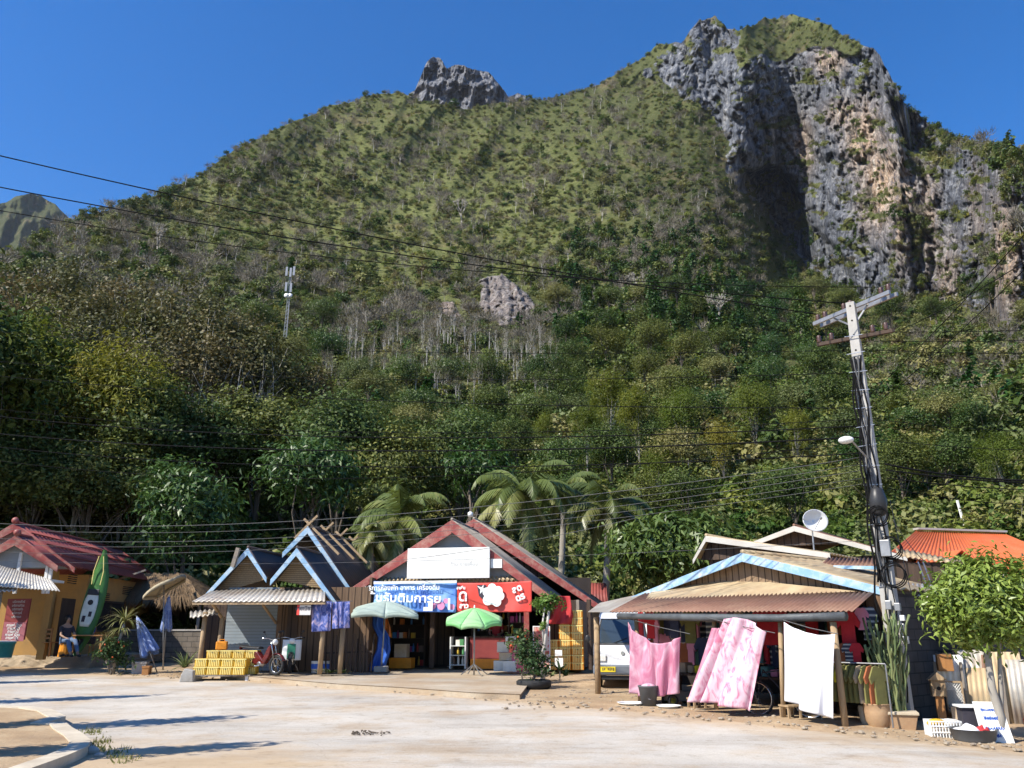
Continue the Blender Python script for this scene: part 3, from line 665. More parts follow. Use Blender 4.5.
# teak wood at the left, in front of the hill
def tree_at(proto, px, Y, top, Hp, label, group, stretch=1.0, rz=None, sink=.2):
    """stands on the ground or hill at depth Y with its top at pixel row top"""
    x = at(px, 560, Y).x; x = (px - 512) / F_PX * (Y * CT + 3)
    g = gz(x, Y) if Y < 44 else gz(x, Y) + max(0, (math.hypot(x, Y) - 46) * .42)
    tz = at(px, top, Y).z; s = (tz - g) / Hp
    return put(proto, Vector((x, Y, g)), (s * stretch, s * stretch, s), rr.uniform(0, 6.28) if rz is None else rz, label, group, sink=sink)
for i, (x, Y, top) in enumerate(((-8, 62, 262), (28, 66, 252), (62, 60, 268), (95, 64, 272), (128, 60, 282), (160, 63, 278), (192, 60, 284), (222, 62, 292), (252, 60, 306), (278, 64, 330), (110, 70, 262), (45, 74, 248), (178, 72, 270),
                                 (235, 70, 300), (300, 66, 352), (-40, 64, 256), (-80, 60, 252), (75, 56, 300), (145, 55, 310), (205, 56, 312), (10, 56, 300))):
    tree_at(teak[i % 3], x, Y, top, 11.8, 'tall teak tree with brownish leaves and pale trunk at the left hillside', G3, .95)
for i, (x, Y, top, st) in enumerate(((-30, 50, 300, 1.25), (20, 48, 330, 1.2), (70, 50, 352, 1.2), (120, 49, 372, 1.15), (170, 50, 380, 1.1), (215, 52, 395, 1.1), (-70, 47, 300, 1.3), (260, 54, 380, 1.1), (305, 54, 400, 1.0), (45, 46, 400, 1.2), (100, 45, 430, 1.2), (5, 44, 420, 1.1), (150, 46, 440, 1.0),
                                     (340, 52, 385, 1.0), (375, 50, 410, .9), (420, 52, 420, .9), (460, 54, 410, .9))):
    tree_at(big[i % 2], x, Y, top, 16.6, 'dark shaded broadleaf tree in the forest edge behind the left houses', 'dark trees behind the left houses', st)
for (x, Y, top) in ((10, 47, 296), (45, 47, 318), (95, 48, 326), (85, 47, 345), (130, 48, 332)):
    tree_at(bamb, x, Y - 1, top, 9.3, 'yellow green bamboo crown lit by the sun at the left forest edge', 'bamboo at the left forest edge', .8)
# glossy mango trees right behind the roofs, each its own
def mango(px, Y, top, bot, wpx, seed, label, mat='leaf_mango', clumps=80, per=75):
    zc = Y * CT + 3; R = wpx / 2 * zc / F_PX; zt, zb = at(px, top, Y).z, at(px, bot, Y).z; cz = (zt + zb) / 2; rz_ = (zt - zb) / 2; x = (px - 512) / F_PX * zc; g = gz(x, Y)
    t = make_tree('mango_tree', label, 'tree', seed, cz - g, (R * .92, R * .85, rz_ * .95), mat, 'bark', clumps, per, .36, .115, .18, sig=.15, droop=1.0, nl=12)
    t.location = (x, Y, g); return t
mango(200, 38, 452, 590, 112, 401, 'grey green drooping leafed tree behind the thatched hut', 'leaf_mango', 90, 60)
mango(318, 40, 425, 535, 118, 402, 'large glossy mango tree behind the blue trimmed wooden house', 'leaf_mango', 80, 70)
mango(668, 33, 500, 612, 122, 403, 'dense dark glossy mango tree between the red shop and the blue gabled shop', 'leaf_mango', 110, 95)
mango(385, 44, 470, 560, 74, 404, 'leafy tree left of the coconut palms behind the shops', 'leaf_deep', 50, 60)
place(leafy[0], 560, 436, 84, 'round dark green tree beside the bare stand of trees', None, 1.0)
mango(470, 46, 440, 520, 90, 406, 'bushy green tree behind the coconut palm crown', 'leaf_mango', 50, 60)
# coconut palms
def palm(px, Y, cy, size, seed, label, n=20):
    x = (px - 512) / F_PX * (Y * CT + 2); g = gz(x, Y); cz = at(px, cy, Y).z - g; r = np.random.default_rng(seed); rp = random.Random(seed)
    t = thing('coconut_palm', label, 'palm', (x, Y, g), 0, None)
    MB().tube([(0.5 * (1 - i / 8) ** 2 * (1 if seed % 2 else -1) * 1.2, 0, cz * i / 8) for i in range(9)], [.2 - .08 * i / 8 for i in range(9)], 9).build('trunk', 'bark_pale', t, smooth=True)
    Q, Tn = [], []; rib = MB()
    for k in range(n):
        az = k * 2.4 + rp.uniform(-.2, .2); el = rp.uniform(-.15, 1.25) if k > 3 else -.7; L = size * rp.uniform(.85, 1.1); pts = []
        p = np.array([0, 0, cz], float); e = el
        for i in range(15):
            pts.append(p.copy()); d = np.array([math.cos(az) * math.cos(e), math.sin(az) * math.cos(e), math.sin(e)]); p = p + d * L / 14; e -= (.085 + .02 * i * .5) * (1.1 if el > 0 else .6); e = max(e, -1.45)
        rib.tube(pts[::2], [.03 - .0035 * i for i in range(8)], 4)
        yel = rp.random() * .5 + (.35 if el < .2 else 0)
        side = np.array([-math.sin(az), math.cos(az), 0])
        for i in range(1, 60):
            f = i / 60 * 14; a = pts[min(int(f), 13)]; b_ = pts[min(int(f) + 1, 14)]; q = a + (b_ - a) * (f - int(f)); dd = (b_ - a); dd /= np.linalg.norm(dd) + 1e-9
            ll = size * .27 * math.sin(math.pi * min(.15 + i / 60 * .83, 1)) * r.uniform(.85, 1.1)
            for sg in (-1, 1):
                ld = side * sg * .75 + dd * .45 + np.array([0, 0, -.55 - .35 * r.random()]); ld /= np.linalg.norm(ld); wv = dd * .034
                Q.append([q - wv, q + wv, q + ld * ll * .6 + wv * .8, q + ld * ll]); Tn.append(min(1, yel + r.uniform(0, .35)))
    me = qmesh('fronds', np.array(Q), 4, 'leaf_palm', attr=np.array(Tn)); o = bpy.data.objects.new('crown', me); C.objects.link(o); o.parent = t
    rib.build('frond_stalks', 'leaf_palm', t, smooth=True); return t
palm(524, 36, 494, 3.2, 1, 'tallest coconut palm with wide drooping fronds behind the red shop', 24)
palm(606, 36, 506, 2.7, 2, 'coconut palm right of the tallest one behind the red shop roof', 20)
palm(403, 35, 516, 2.7, 3, 'coconut palm between the blue trimmed house and the red shop')
palm(563, 40, 488, 2.4, 4, 'slender coconut palm half hidden behind the two taller palms', 16)
palm(375, 34, 540, 1.7, 5, 'low palm with yellowish fronds beside the roof of the red shop', 14)
for (x, y, s) in ((-33, 34, 2.3), (-38, 40, 2.6), (-42, 47, 2.7), (-35, 46, 2.3), (-47, 38, 2.7)):  # unseen trees left of the view, put in to shade the forest edge
    put(leafy[0], Vector((x, y, .2)), s, rr.uniform(0, 6), 'very tall unseen tree that shades the forest behind the left houses', 'unseen tall trees shading the forest at the left')
# ground scrub behind the buildings
Ps.clear(); Ss.clear(); Is.clear()
r = np.random.default_rng(5); n = 520; y = r.uniform(36, 50, n); x = r.uniform(-44, 44, n)
P = np.c_[x, y, np.array([gz(a, b) for a, b in zip(x, y)])]; I = np.array([K[q][0] for q in r.choice(['dbush', 'bush', 'bright', 'deep', 'tuft'], n)])
scatter('undergrowth', P, r.uniform(1.2, 2.8, n), I, 'tangled undergrowth at the foot of the hill behind the shops', seed=9)
# trees standing left of the view; their shade falls on the road
ash = make_tree('ashoka_tree', 'slim columnar tree at the near left roadside', 'tree', 371, 3.0, (.62, .62, 2.5), 'leaf_deep', 'bark', 44, 46, .22, .09, .09, shape='column', nl=4, group='slim trees at the near left roadside')
for (x, y, s) in ((-8.4, 9.9, .98), (-10.0, 13.2, 1.0), (-13.6, 17.0, 1.05), (-17.2, 21.0, 1.0), (-18.4, 23.6, 1.1)):
    put(ash, Vector((x, y, gz(x, y))), s, rr.uniform(0, 6))
for (x, y, s) in ((-19.6, 24.2, .62), (-21.5, 21.6, .7), (-24, 24.5, .75)):
    put(leafy[3], Vector((x, y, gz(x, y))), s, rr.uniform(0, 6), 'roadside shade tree beside the road at the left', 'roadside shade trees at the left')
# ---------------------------------------------------------------- ground, road, pavements
def dustmat(name, tones, sc_, patch=None, bumpk=.35, pebb=None):
    m, nt, b, out = new_mat(name); geo = N(nt, 'ShaderNodeNewGeometry')
    def nz_(s, d=8, rg=.6, mp=None):
        n = N(nt, 'ShaderNodeTexNoise', i_Scale=s, i_Detail=float(d), i_Roughness=rg); nt.links.new(geo.outputs['Position'], n.inputs['Vector']); return n.outputs[0]
    col = ramp(nt, nz_(sc_), tones).outputs[0]
    if patch:
        pr = ramp(nt, nz_(.55, 7, .68), patch[0]); col = mixc(nt, pr.outputs[0], col, patch[1])
    fine = ramp(nt, nz_(38, 4), [(.3, (.78, .76, .74)), (.6, (1, 1, 1))]); col = mixc(nt, .8, col, fine.outputs[0], 'MULTIPLY')
    v = N(nt, 'ShaderNodeTexVoronoi', i_Scale=9.0); nt.links.new(geo.outputs['Position'], v.inputs['Vector'])
    pb = ramp(nt, v.outputs['Distance'], [(.05, (.62, .56, .5)), (.12, (1, 1, 1))]); col = mixc(nt, pebb or .4, col, pb.outputs[0], 'MULTIPLY')
    nt.links.new(col, b.inputs['Base Color']); b.inputs['Roughness'].default_value = .95; b.inputs['Specular IOR Level'].default_value = .15
    bp = N(nt, 'ShaderNodeBump', i_Strength=bumpk, i_Distance=.04); nt.links.new(nz_(14, 8, .7), bp.inputs['Height']); nt.links.new(bp.outputs[0], b.inputs['Normal']); return m, nt, b, col
dustmat('dirt', [(.3, (.31, .21, .125)), (.5, (.41, .295, .18)), (.7, (.50, .385, .25))], .9, ([(.5, (0, 0, 0)), (.72, (.5, .5, .5))], (.30, .25, .19)), .7)
dustmat('paving', [(.3, (.38, .32, .24)), (.7, (.50, .43, .33))], 1.4, ([(.4, (0, 0, 0)), (.6, (.9, .9, .9))], (.38, .28, .18)), .25)
ax = np.concatenate([np.linspace(-5000, -46, 14), np.linspace(-44, 44, 300), np.linspace(46, 5000, 14)]); ay = np.concatenate([np.linspace(-4000, -4, 10), np.linspace(-3, 58, 260), np.linspace(60, 5000, 12)])
GX, GY = np.meshgrid(ax, ay); GZ = np.vectorize(gz)(GX, GY)
# ---- road outline: far edge traced on the ground, near edge behind the viewer
far_e = [gnd(px, py) for px, py in ((-420, 666), (-200, 668), (0, 671), (120, 675), (200, 678), (300, 684), (400, 692), (480, 698), (560, 705), (640, 712), (720, 720), (800, 729), (900, 739), (1024, 752), (1200, 775))]
fx = np.array([p.x for p in far_e]); fy = np.array([p.y for p in far_e])
edge = np.interp(GX, fx, fy)          # y of the far road edge at every x
rise = np.clip((GY - edge) / .5, 0, 1) * .03
inr = np.abs(GX) < 44
GZ2 = GZ + np.where(inr, fbm(GX * .9, GY * .9, 4, 5) * .022 * np.clip((GY - edge) / .8, 0, 1) + rise, 0)
go = obj('ground', gridmesh('ground', GX, GY, GZ2), 'dirt'); tag(go, kind='structure')
# road sheet, 4 mm above the base level, with an uneven dusty edge
m, nt, b, col = dustmat('road_surface', [(.3, (.42, .385, .335)), (.5, (.50, .46, .40)), (.7, (.57, .53, .465))], .35, ([(.46, (0, 0, 0)), (.66, (.75, .75, .75))], (.44, .34, .235)), .3, .3)
ed = N(nt, 'ShaderNodeAttribute', attribute_name='cov'); geo = N(nt, 'ShaderNodeNewGeometry'); nn = N(nt, 'ShaderNodeTexNoise', i_Scale=.8, i_Detail=8.0, i_Roughness=.7); nt.links.new(geo.outputs['Position'], nn.inputs['Vector'])
mth = N(nt, 'ShaderNodeMath', operation='ADD'); nt.links.new(ed.outputs['Fac'], mth.inputs[0]); nt.links.new(nn.outputs[0], mth.inputs[1])
dr = ramp(nt, mth.outputs[0], [(.62, (0, 0, 0)), (1.0, (1, 1, 1))]); col2 = mixc(nt, dr.outputs[0], col, (.44, .335, .22))
cr = N(nt, 'ShaderNodeTexVoronoi', feature='DISTANCE_TO_EDGE', i_Scale=.42); wv = N(nt, 'ShaderNodeTexNoise', i_Scale=1.6, i_Detail=6.0); nt.links.new(geo.outputs['Position'], wv.inputs['Vector'])
va = N(nt, 'ShaderNodeVectorMath', operation='ADD'); nt.links.new(geo.outputs['Position'], va.inputs[0]); nt.links.new(wv.outputs['Color'], va.inputs[1]); nt.links.new(va.outputs[0], cr.inputs['Vector'])
ck = ramp(nt, cr.outputs['Distance'], [(.0, (.72, .69, .65)), (.012, (1, 1, 1))]); col3 = mixc(nt, .35, col2, ck.outputs[0], 'MULTIPLY'); mpt = N(nt, 'ShaderNodeMapping'); mpt.inputs['Rotation'].default_value = (0, 0, R_(32)); mpt.inputs['Scale'].default_value = (.3, .8, 1); nt.links.new(geo.outputs['Position'], mpt.inputs[0]); tn = N(nt, 'ShaderNodeTexNoise', i_Scale=1.0, i_Detail=7.0, i_Roughness=.62); nt.links.new(mpt.outputs[0], tn.inputs['Vector'])
tk = ramp(nt, tn.outputs[0], [(.36, (.70, .67, .63)), (.5, (1, 1, 1)), (.66, (1.1, 1.08, 1.04))]); col3 = mixc(nt, .55, col3, tk.outputs[0], 'MULTIPLY')
sn = N(nt, 'ShaderNodeTexNoise', i_Scale=2.6, i_Detail=9.0, i_Roughness=.75); nt.links.new(geo.outputs['Position'], sn.inputs['Vector']); sk_ = ramp(nt, sn.outputs[0], [(.33, (.66, .62, .56)), (.46, (1, 1, 1))]); col3 = mixc(nt, .7, col3, sk_.outputs[0], 'MULTIPLY'); nt.links.new(col3, b.inputs['Base Color'])
rx = np.linspace(-43.5, 43.5, 320); yt = np.linspace(0, 1, 130)[:, None]; re = np.interp(rx, fx, fy) + fbm(rx * .8, rx * 0, 4, 8) * .18
RY = -2.5 + (re[None] + 2.5 - .12) * yt; RX = np.broadcast_to(rx[None], RY.shape)
RZ = np.vectorize(gz)(RX, RY) + .006
cv = np.zeros(RX.shape + (4,)); dE_ = re[None] - RY
near_ = np.exp(-((RX + 5.0) / 3.2) ** 2 - ((RY - 11) / 2.2) ** 2) * .55
cv[..., 0] = cv[..., 1] = cv[..., 2] = np.clip(np.exp(-dE_ / 1.3) * .62 + near_ + .2 * np.exp(-((RY - 9) / 2.0) ** 2), 0, 1); cv[..., 3] = 1
ro_ = obj('road', gridmesh('road', RX, RY, RZ, cv), 'road_surface'); tag(ro_, kind='structure')
# raised concrete aprons in front of the houses
def slab_px(name, pts, h, mat='paving'):
    P = [gnd(px, py, h) for px, py in pts]; n = len(P); mb = MB(); ce = sum(P, Vector()) / n
    mb.add(P + [p - Vector((0, 0, .35)) for p in P] , [tuple(range(n))] + [(i, (i + 1) % n, n + (i + 1) % n, n + i) for i in range(n)]); o = mb.build(name, mat, None, bevel=.02); return tag(o, kind='structure')
slab_px('shop_pavement', [(196, 672), (262, 677), (330, 683), (400, 687), (470, 692), (520, 694), (526, 686), (540, 664), (560, 652), (200, 655)], .13)
# near kerb corner with its pavement
kp = [(-60, 705), (-20, 704.5), (30, 706), (52, 709), (62, 714), (66, 716)]
kc = [(48, 722), (66, 722), (72, 727), (83, 733), (91, 740), (88, 746), (70, 754), (48, 762), (20, 772), (-20, 786), (-90, 806)]
M('kerb_stone', (.60, .53, .41), (.50, .43, .33), 3, dirt=(.3, .24, .17), damt=.45, bump=.3)
top = [gnd(a, b_, .13) for a, b_ in kp + kc]
def offs(P, d):
    out = []
    for i, p in enumerate(P):
        t_ = (P[min(i + 1, len(P) - 1)] - P[max(i - 1, 0)]); t_.z = 0; t_.normalize(); out.append(p + Vector((t_.y, -t_.x, 0)) * -d)
    return out
inn = offs(top, -.26)
kb = MB(); n = len(top)
for i in range(n - 1):
    a, b2, c_, d_ = top[i], top[i + 1], inn[i + 1], inn[i]
    kb.prism([a, b2, c_, d_], (0, 0, -.32))
tag(kb.build('kerb', 'kerb_stone', None), kind='structure')
inn2 = [p - Vector((0, 0, .022)) for p in inn]; pv = MB(); n = len(inn2); a0 = Vector((-40, 14.5, inn2[0].z)); a1 = Vector((-40, 3, inn2[-1].z))
pp = inn2 + [a1, a0]; pv.add(pp, [tuple(range(len(pp)))]); pvm = pv.build('near_pavement', 'dirt', None); tag(pvm, kind='structure')
# bank below the yellow house
M('bank', (.40, .31, .21), (.28, .21, .14), 2, bump=.8, bscale=6, dirt=(.12, .10, .06), damt=.6)
bk = [(-130, 662), (-20, 662), (40, 662), (70, 661), (96, 660), (104, 656)]; bt = [(-140, 656.5), (-20, 656), (45, 655.5), (76, 655), (92, 655), (99, 653)]
bm_ = MB(); A_ = [gnd(*p) for p in bk]; B_ = [at(p[0], p[1], 29.3) for p in bt]; n = len(A_)
YL = 29.3; ZL = at(30, 656, YL).z
B_ = [Vector((p.x, YL + .25 * math.sin(i * 2.1), ZL)) for i, p in enumerate(B_)]; A_ = [Vector((p.x, YL - .55 + .15 * math.sin(i * 3.3), gz(p.x, YL) - .05)) for i, p in enumerate(B_)]
Cc_ = [Vector((p.x + (1.2 if i == n - 1 else 0), 44, ZL)) for i, p in enumerate(B_)]
bm_.add(A_ + B_ + Cc_, [(i, i + 1, n + i + 1, n + i) for i in range(n - 1)] + [(n + i, n + i + 1, 2 * n + i + 1, 2 * n + i) for i in range(n - 1)] + [(n - 1, 2 * n - 1, 3 * n - 1)])
bo = bm_.build('bank', 'bank', None); bo.modifiers.new('s', 'SUBSURF').subdivision_type = 'SIMPLE'; bo.modifiers['s'].levels = bo.modifiers['s'].render_levels = 4
tx = bpy.data.textures.new('lump', 'CLOUDS'); tx.noise_scale = .5; dm = bo.modifiers.new('d', 'DISPLACE'); dm.texture = tx; dm.strength = .14; tag(bo, kind='structure')
# stones, twigs and litter on the dirt
def pebbles(name, spots, mat, label, s0, s1, seed):
    r = random.Random(seed); mb = MB()
    for (x, y) in spots:
        p = Vector((x, y, gz(x, y) + .03)); s_ = r.uniform(s0, s1); mb.sphere(p, s_, 7, 5, (r.uniform(.7, 1.5), r.uniform(.7, 1.4), r.uniform(.3, .7)))
    tag(mb.build(name, mat, None), label, kind='stuff')
M('stone', (.36, .30, .22), (.24, .19, .14), 6, bump=.5)
M('litter', (.13, .10, .07), (.05, .04, .03), 9, bump=.5); M('weed', (.10, .13, .03), (.16, .15, .06), 9, bump=0)
r = random.Random(2); sp = []
for i in range(420):
    px = r.uniform(100, 1024); e_ = np.interp(px, [0, 200, 400, 560, 800, 1024], [671, 679, 693, 706, 730, 753]); p = gnd(px, e_ - abs(r.gauss(0, 6)) + 1); sp.append((p.x, p.y))
for i in range(120): p = gnd(r.uniform(500, 720), r.uniform(690, 712)); sp.append((p.x, p.y))
pebbles('gravel', sp, 'stone', 'small stones and crumbs along the dusty road edge', .012, .045, 3)
sp = []
for i in range(90): p = gnd(352 + abs(r.gauss(0, 18)), 735 + r.gauss(0, 1.3)); sp.append((p.x, p.y))
pebbles('road_debris', sp, 'litter', 'dark patch of dry debris lying on the road', .006, .022, 4)
def weeds(name, spots, label, h, n=12, seed=1, mat='weed'):
    r = np.random.default_rng(seed); Q = []
    for (x, y, z) in spots:
        for _ in range(n):
            d = np.array([r.normal() * .5, r.normal() * .5, 1]); d /= np.linalg.norm(d); b = np.cross(d, rdir(r, 1)[0]) * .012; p = np.array([x + r.normal() * .07, y + r.normal() * .05, z]); L = h * r.uniform(.4, 1.2)
            Q.append([p - b, p + b, p + d * L])
    me = qmesh(name, np.array(Q), 3, mat, attr=r.uniform(0, 1, len(Q))); o = bpy.data.objects.new(name, me); C.objects.link(o); return tag(o, label, kind='stuff')
sp = []
for i in range(150):
    px = r.uniform(205, 520); e_ = np.interp(px, [196, 262, 330, 400, 470, 520], [672, 677, 683, 687, 692, 694]) + .8; p = gnd(px, e_); k = fbm(np.array([px / 22]), np.array([1.0]), 3, 3)[0]
    if k > -.05: sp.append((p.x, p.y, p.z))
weeds('verge_grass', sp, 'thin line of weeds growing along the pavement edge', .10, 10, 3)
sp = []
for (cx, cy, s_) in ((100, 742, 5), (106, 752, 8), (122, 760, 7), (98, 750, 5), (92, 733, 4), (112, 668, 6), (150, 672, 6), (95, 664, 6), (122, 670, 8)):
    for i in range(9): p = gnd(cx + r.gauss(0, s_), cy + r.gauss(0, s_ * .35)); sp.append((p.x, p.y, p.z))
weeds('kerb_grass', sp, 'weeds and dry grass growing beside the kerb corner', .09, 9, 5, 'leaf_olive')
# ---------------------------------------------------------------- building materials
M('red_roof', (.30, .075, .06), (.22, .055, .05), 2.2, .55, .15, dirt=(.16, .06, .05), damt=.5)
M('red_trim', (.30, .065, .055), (.24, .055, .05), 3, .5, .1, dirt=(.42, .26, .2), damt=.75, dscale=3.5)
M('yellow_wall', (.50, .29, .09), (.44, .25, .085), 1.5, .85, .08, dirt=(.26, .18, .09), damt=.45)
M('white_paint', (.78, .77, .73), (.70, .69, .66), 2, .6, .05, dirt=(.5, .46, .4), damt=.3)
M('grey_gable', (.36, .38, .39), (.30, .32, .33), 2, .7, .05)
M('black_gap', (.02, .018, .016), (.03, .026, .022), 2, .9, 0)
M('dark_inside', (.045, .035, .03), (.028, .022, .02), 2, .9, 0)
M('dark_wood', (.085, .055, .038), (.05, .034, .026), 5, .8, .5, stretch=(1, 1, .15), wave=('X', 1.3, (.015, .01, .008), .1))
M('plank_wood', (.20, .125, .075), (.12, .075, .045), 4, .8, .5, stretch=(6, 6, .3), wave=('X', 1.5, (.03, .018, .012), .12))
M('gable_wood', (.30, .21, .13), (.19, .125, .075), 4, .8, .5, stretch=(8, 8, .3), wave=('X', 1.9, (.05, .032, .02), .14))
M('woven', (.34, .25, .14), (.22, .155, .09), 30, .85, .6, wave=('Z', 5.0, (.12, .08, .045), .35))
M('timber', (.40, .29, .17), (.28, .19, .11), 4, .8, .4, stretch=(4, 4, .4))
M('grey_timber', (.30, .26, .21), (.2, .17, .14), 4, .85, .4, stretch=(4, 4, .4))
M('blue_trim', (.26, .43, .60), (.21, .37, .54), 3, .6, .1, dirt=(.60, .62, .58), damt=.8, dscale=3.5)
M('iron_sheet', (.50, .47, .41), (.40, .36, .31), 1.6, .5, .1, metal=.25, dirt=(.28, .19, .12), damt=.6)
M('dark_sheet', (.085, .07, .065), (.06, .05, .05), 1.6, .6, .1, metal=.1, dirt=(.13, .075, .055), damt=.6)
M('rust_sheet', (.23, .12, .08), (.155, .08, .055), 1.3, .6, .15, metal=.15, dirt=(.30, .20, .13), damt=.5)
M('tan_sheet', (.50, .40, .25), (.42, .32, .19), 1.3, .6, .1, metal=.15, dirt=(.3, .18, .1), damt=.6)
M('pale_sheet', (.52, .50, .46), (.44, .42, .38), 1.3, .6, .1, metal=.2, dirt=(.4, .34, .26), damt=.5)
M('cement_sheet', (.30, .265, .215), (.23, .20, .165), 1.2, .85, .2, dirt=(.13, .11, .09), damt=.6)
M('orange_roof', (.62, .15, .05), (.54, .12, .04), 1.6, .5, .08, dirt=(.5, .2, .1), damt=.35)
M('orange_wall', (.62, .33, .07), (.56, .30, .07), 1.5, .85, .05)
M('shutter', (.24, .28, .31), (.20, .24, .27), 2, .5, .05, wave=('Z', 3.2, (.16, .18, .2), .25))
M('thatch', (.28, .19, .105), (.15, .10, .06), 18, .95, 1.0, bscale=40, stretch=(3, 3, .5))
M('concrete', (.42, .40, .36), (.33, .31, .28), 3, .9, .4, dirt=(.24, .21, .17), damt=.4)
M('canvas_tan', (.42, .36, .24), (.36, .30, .2), 3, .9, .1)
M('tarp_dark', (.10, .11, .115), (.06, .065, .07), 5, .5, .3)
M('black_rubber', (.02, .02, .02), (.03, .03, .03), 6, .7, .1)
M('steel', (.35, .35, .36), (.28, .28, .29), 5, .35, .05, metal=.8)
M('chrome', (.6, .6, .6), (.5, .5, .5), 5, .2, 0, metal=1)
def blockmat(name, c1, c2, mortar, sc_=1.0, bw=.4, bh=.2):
    m, nt, b, out = new_mat(name); tc = N(nt, 'ShaderNodeTexCoord'); sx = N(nt, 'ShaderNodeSeparateXYZ'); cx = N(nt, 'ShaderNodeCombineXYZ'); nt.links.new(tc.outputs['Object'], sx.inputs[0])
    ad = N(nt, 'ShaderNodeMath', operation='ADD'); nt.links.new(sx.outputs[0], ad.inputs[0]); nt.links.new(sx.outputs[1], ad.inputs[1]); nt.links.new(ad.outputs[0], cx.inputs[0]); nt.links.new(sx.outputs[2], cx.inputs[1])
    br = N(nt, 'ShaderNodeTexBrick', i_Scale=sc_); nt.links.new(cx.outputs[0], br.inputs[0]); br.inputs['Color1'].default_value = (*c1, 1); br.inputs['Color2'].default_value = (*c2, 1); br.inputs['Mortar'].default_value = (*mortar, 1)
    br.inputs['Mortar Size'].default_value = .012; br.inputs['Brick Width'].default_value = bw; br.inputs['Row Height'].default_value = bh
    n = N(nt, 'ShaderNodeTexNoise', i_Scale=3.0, i_Detail=8.0); nt.links.new(tc.outputs['Object'], n.inputs['Vector']); rr_ = ramp(nt, n.outputs[0], [(.35, (.7, .68, .64)), (.65, (1, 1, 1))])
    nt.links.new(mixc(nt, 1.0, br.outputs[0], rr_.outputs[0], 'MULTIPLY'), b.inputs['Base Color']); b.inputs['Roughness'].default_value = .9
    bp = N(nt, 'ShaderNodeBump', i_Strength=.5, i_Distance=.01); nt.links.new(br.outputs['Fac'], bp.inputs['Height']); bp.invert = True; nt.links.new(bp.outputs[0], b.inputs['Normal'])
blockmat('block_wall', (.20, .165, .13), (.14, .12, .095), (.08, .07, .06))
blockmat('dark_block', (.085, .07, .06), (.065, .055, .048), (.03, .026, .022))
V3 = Vector
def gable(fr, t, peak, le, re_, v0, v1, over, board, mats, bw=.16, ncor=26, amp=.018, tri=True, trimat='gable_wood', tri_dy=0, wall_v=None, bz=0.0, rpart='roof'):
    """gabled roof from three facade-plane points at depth v0 back to v1: two sheets, two barge boards, a gable wall"""
    P, A, B = [V3((p[0], 0, p[1])) for p in (peak, le, re_)]
    y0, y1 = V3((0, v0, 0)), V3((0, v1, 0))
    mb = MB()
    mb.corr(A + y1, A + y0, P + y0, P + y1, ncor, amp, 4); mb.corr(B + y0, B + y1, P + y1, P + y0, ncor, amp, 4)
    ro = mb.build(rpart, mats[0], t, smooth=True, solid=.012)
    MB().tube([P + y0 + V3((0, 0, .03)), P + y1 + V3((0, 0, .03))], .05, 8).build('ridge_cap', mats[0], ro, smooth=True)
    for E_ in (A, B):
        d = (P - E_).normalized(); ext = E_ - d * .06; e0 = V3((0, v0 - .035, bz)); dn = V3((0, 0, -bw))
        MB().prism([ext + e0, P + e0, P + e0 + dn * (1 / max(.5, d.z if d.z > .5 else .8)), ext + e0 + dn], (0, .04, 0)).build('barge_board', board, t, bevel=.006)
    if tri:
        q = (over if wall_v is None else wall_v); s_ = .97
        cut = V3((0, v0 + q, -.05)); base_z = max(A.z, B.z) + tri_dy
        def on(E_, z): 
            k = (z - E_.z) / (P.z - E_.z); return E_.lerp(P, max(k, 0.0))
        a2, b2 = on(A, base_z), on(B, base_z)
        MB().prism([a2 + cut + V3((.05, 0, 0)), b2 + cut - V3((.05, 0, 0)), P + cut], (0, .06, 0)).build('gable_wall', trimat, t)
    return ro
def wall(fr, t, x0, x1, z0, z1, v, mat, name='wall', th=.1): return MB().box(x0, x1, v, v + th, z0, z1).build(name, mat, t)
def pole_(t, name, p, q, r, mat, n=8): return MB().tube([p, q], r, n).build(name, mat, t, smooth=True)
# ================================================================ yellow house at the left
fy_ = Fr(V3((at(30, 656, 28.6).x, 28.6, ZL)), -5.5)
h = fthing(fy_, 'yellow_house', 'yellow rendered house with a maroon roof at the left end of the row', 'house')
er = fy_.hit(74, 567, -.5); el = fy_.hit(-60, 575, -.5); pk0 = fy_.hit(15, 523, -.5); el = (2 * pk0[0] - er[0], er[1])
ro = gable(fy_, h, pk0, el, er, -.5, 9.6, .3, 'red_trim', ('red_roof',), .17, 30, .022, True, 'grey_gable', -.05)
P_, B_ = V3((pk0[0], 0, pk0[1])), V3((er[0], 0, er[1]))
for k in range(1, 4):
    q = B_.lerp(P_, k / 4); MB().bar(q + V3((0, -.4, .045)), q + V3((0, 9.6, .045)), .05, .03).build('roof_lap', 'red_roof', ro)
gable(fy_, h, fy_.hit(17, 535, -1.5), fy_.hit(-34, 566, -1.5), fy_.hit(57, 565, -1.5), -1.5, 1.2, .3, 'red_trim', ('red_roof',), .2, 14, .02, True, 'grey_gable', -.05)
for (q, v) in ((pk0, -.5), (fy_.hit(17, 535, -1.5), -1.5)): MB().sphere((q[0], v, q[1] + .08), .12, 10, 8).build('finial', 'red_trim', h, smooth=True)
zt = er[1] - .1; u1 = er[0] - .45; u0_ = el[0] + .45; V0 = 2.0
MB().box(u1 - .12, u1, V0, 9.2, -.4, zt).build('side_wall', 'yellow_wall', h); MB().box(u0_, u1 - .12, V0, V0 + .12, -.4, zt).build('front_wall', 'yellow_wall', h); MB().box(u0_, u1, 9.1, 9.2, -.4, zt).build('back_wall', 'yellow_wall', h)
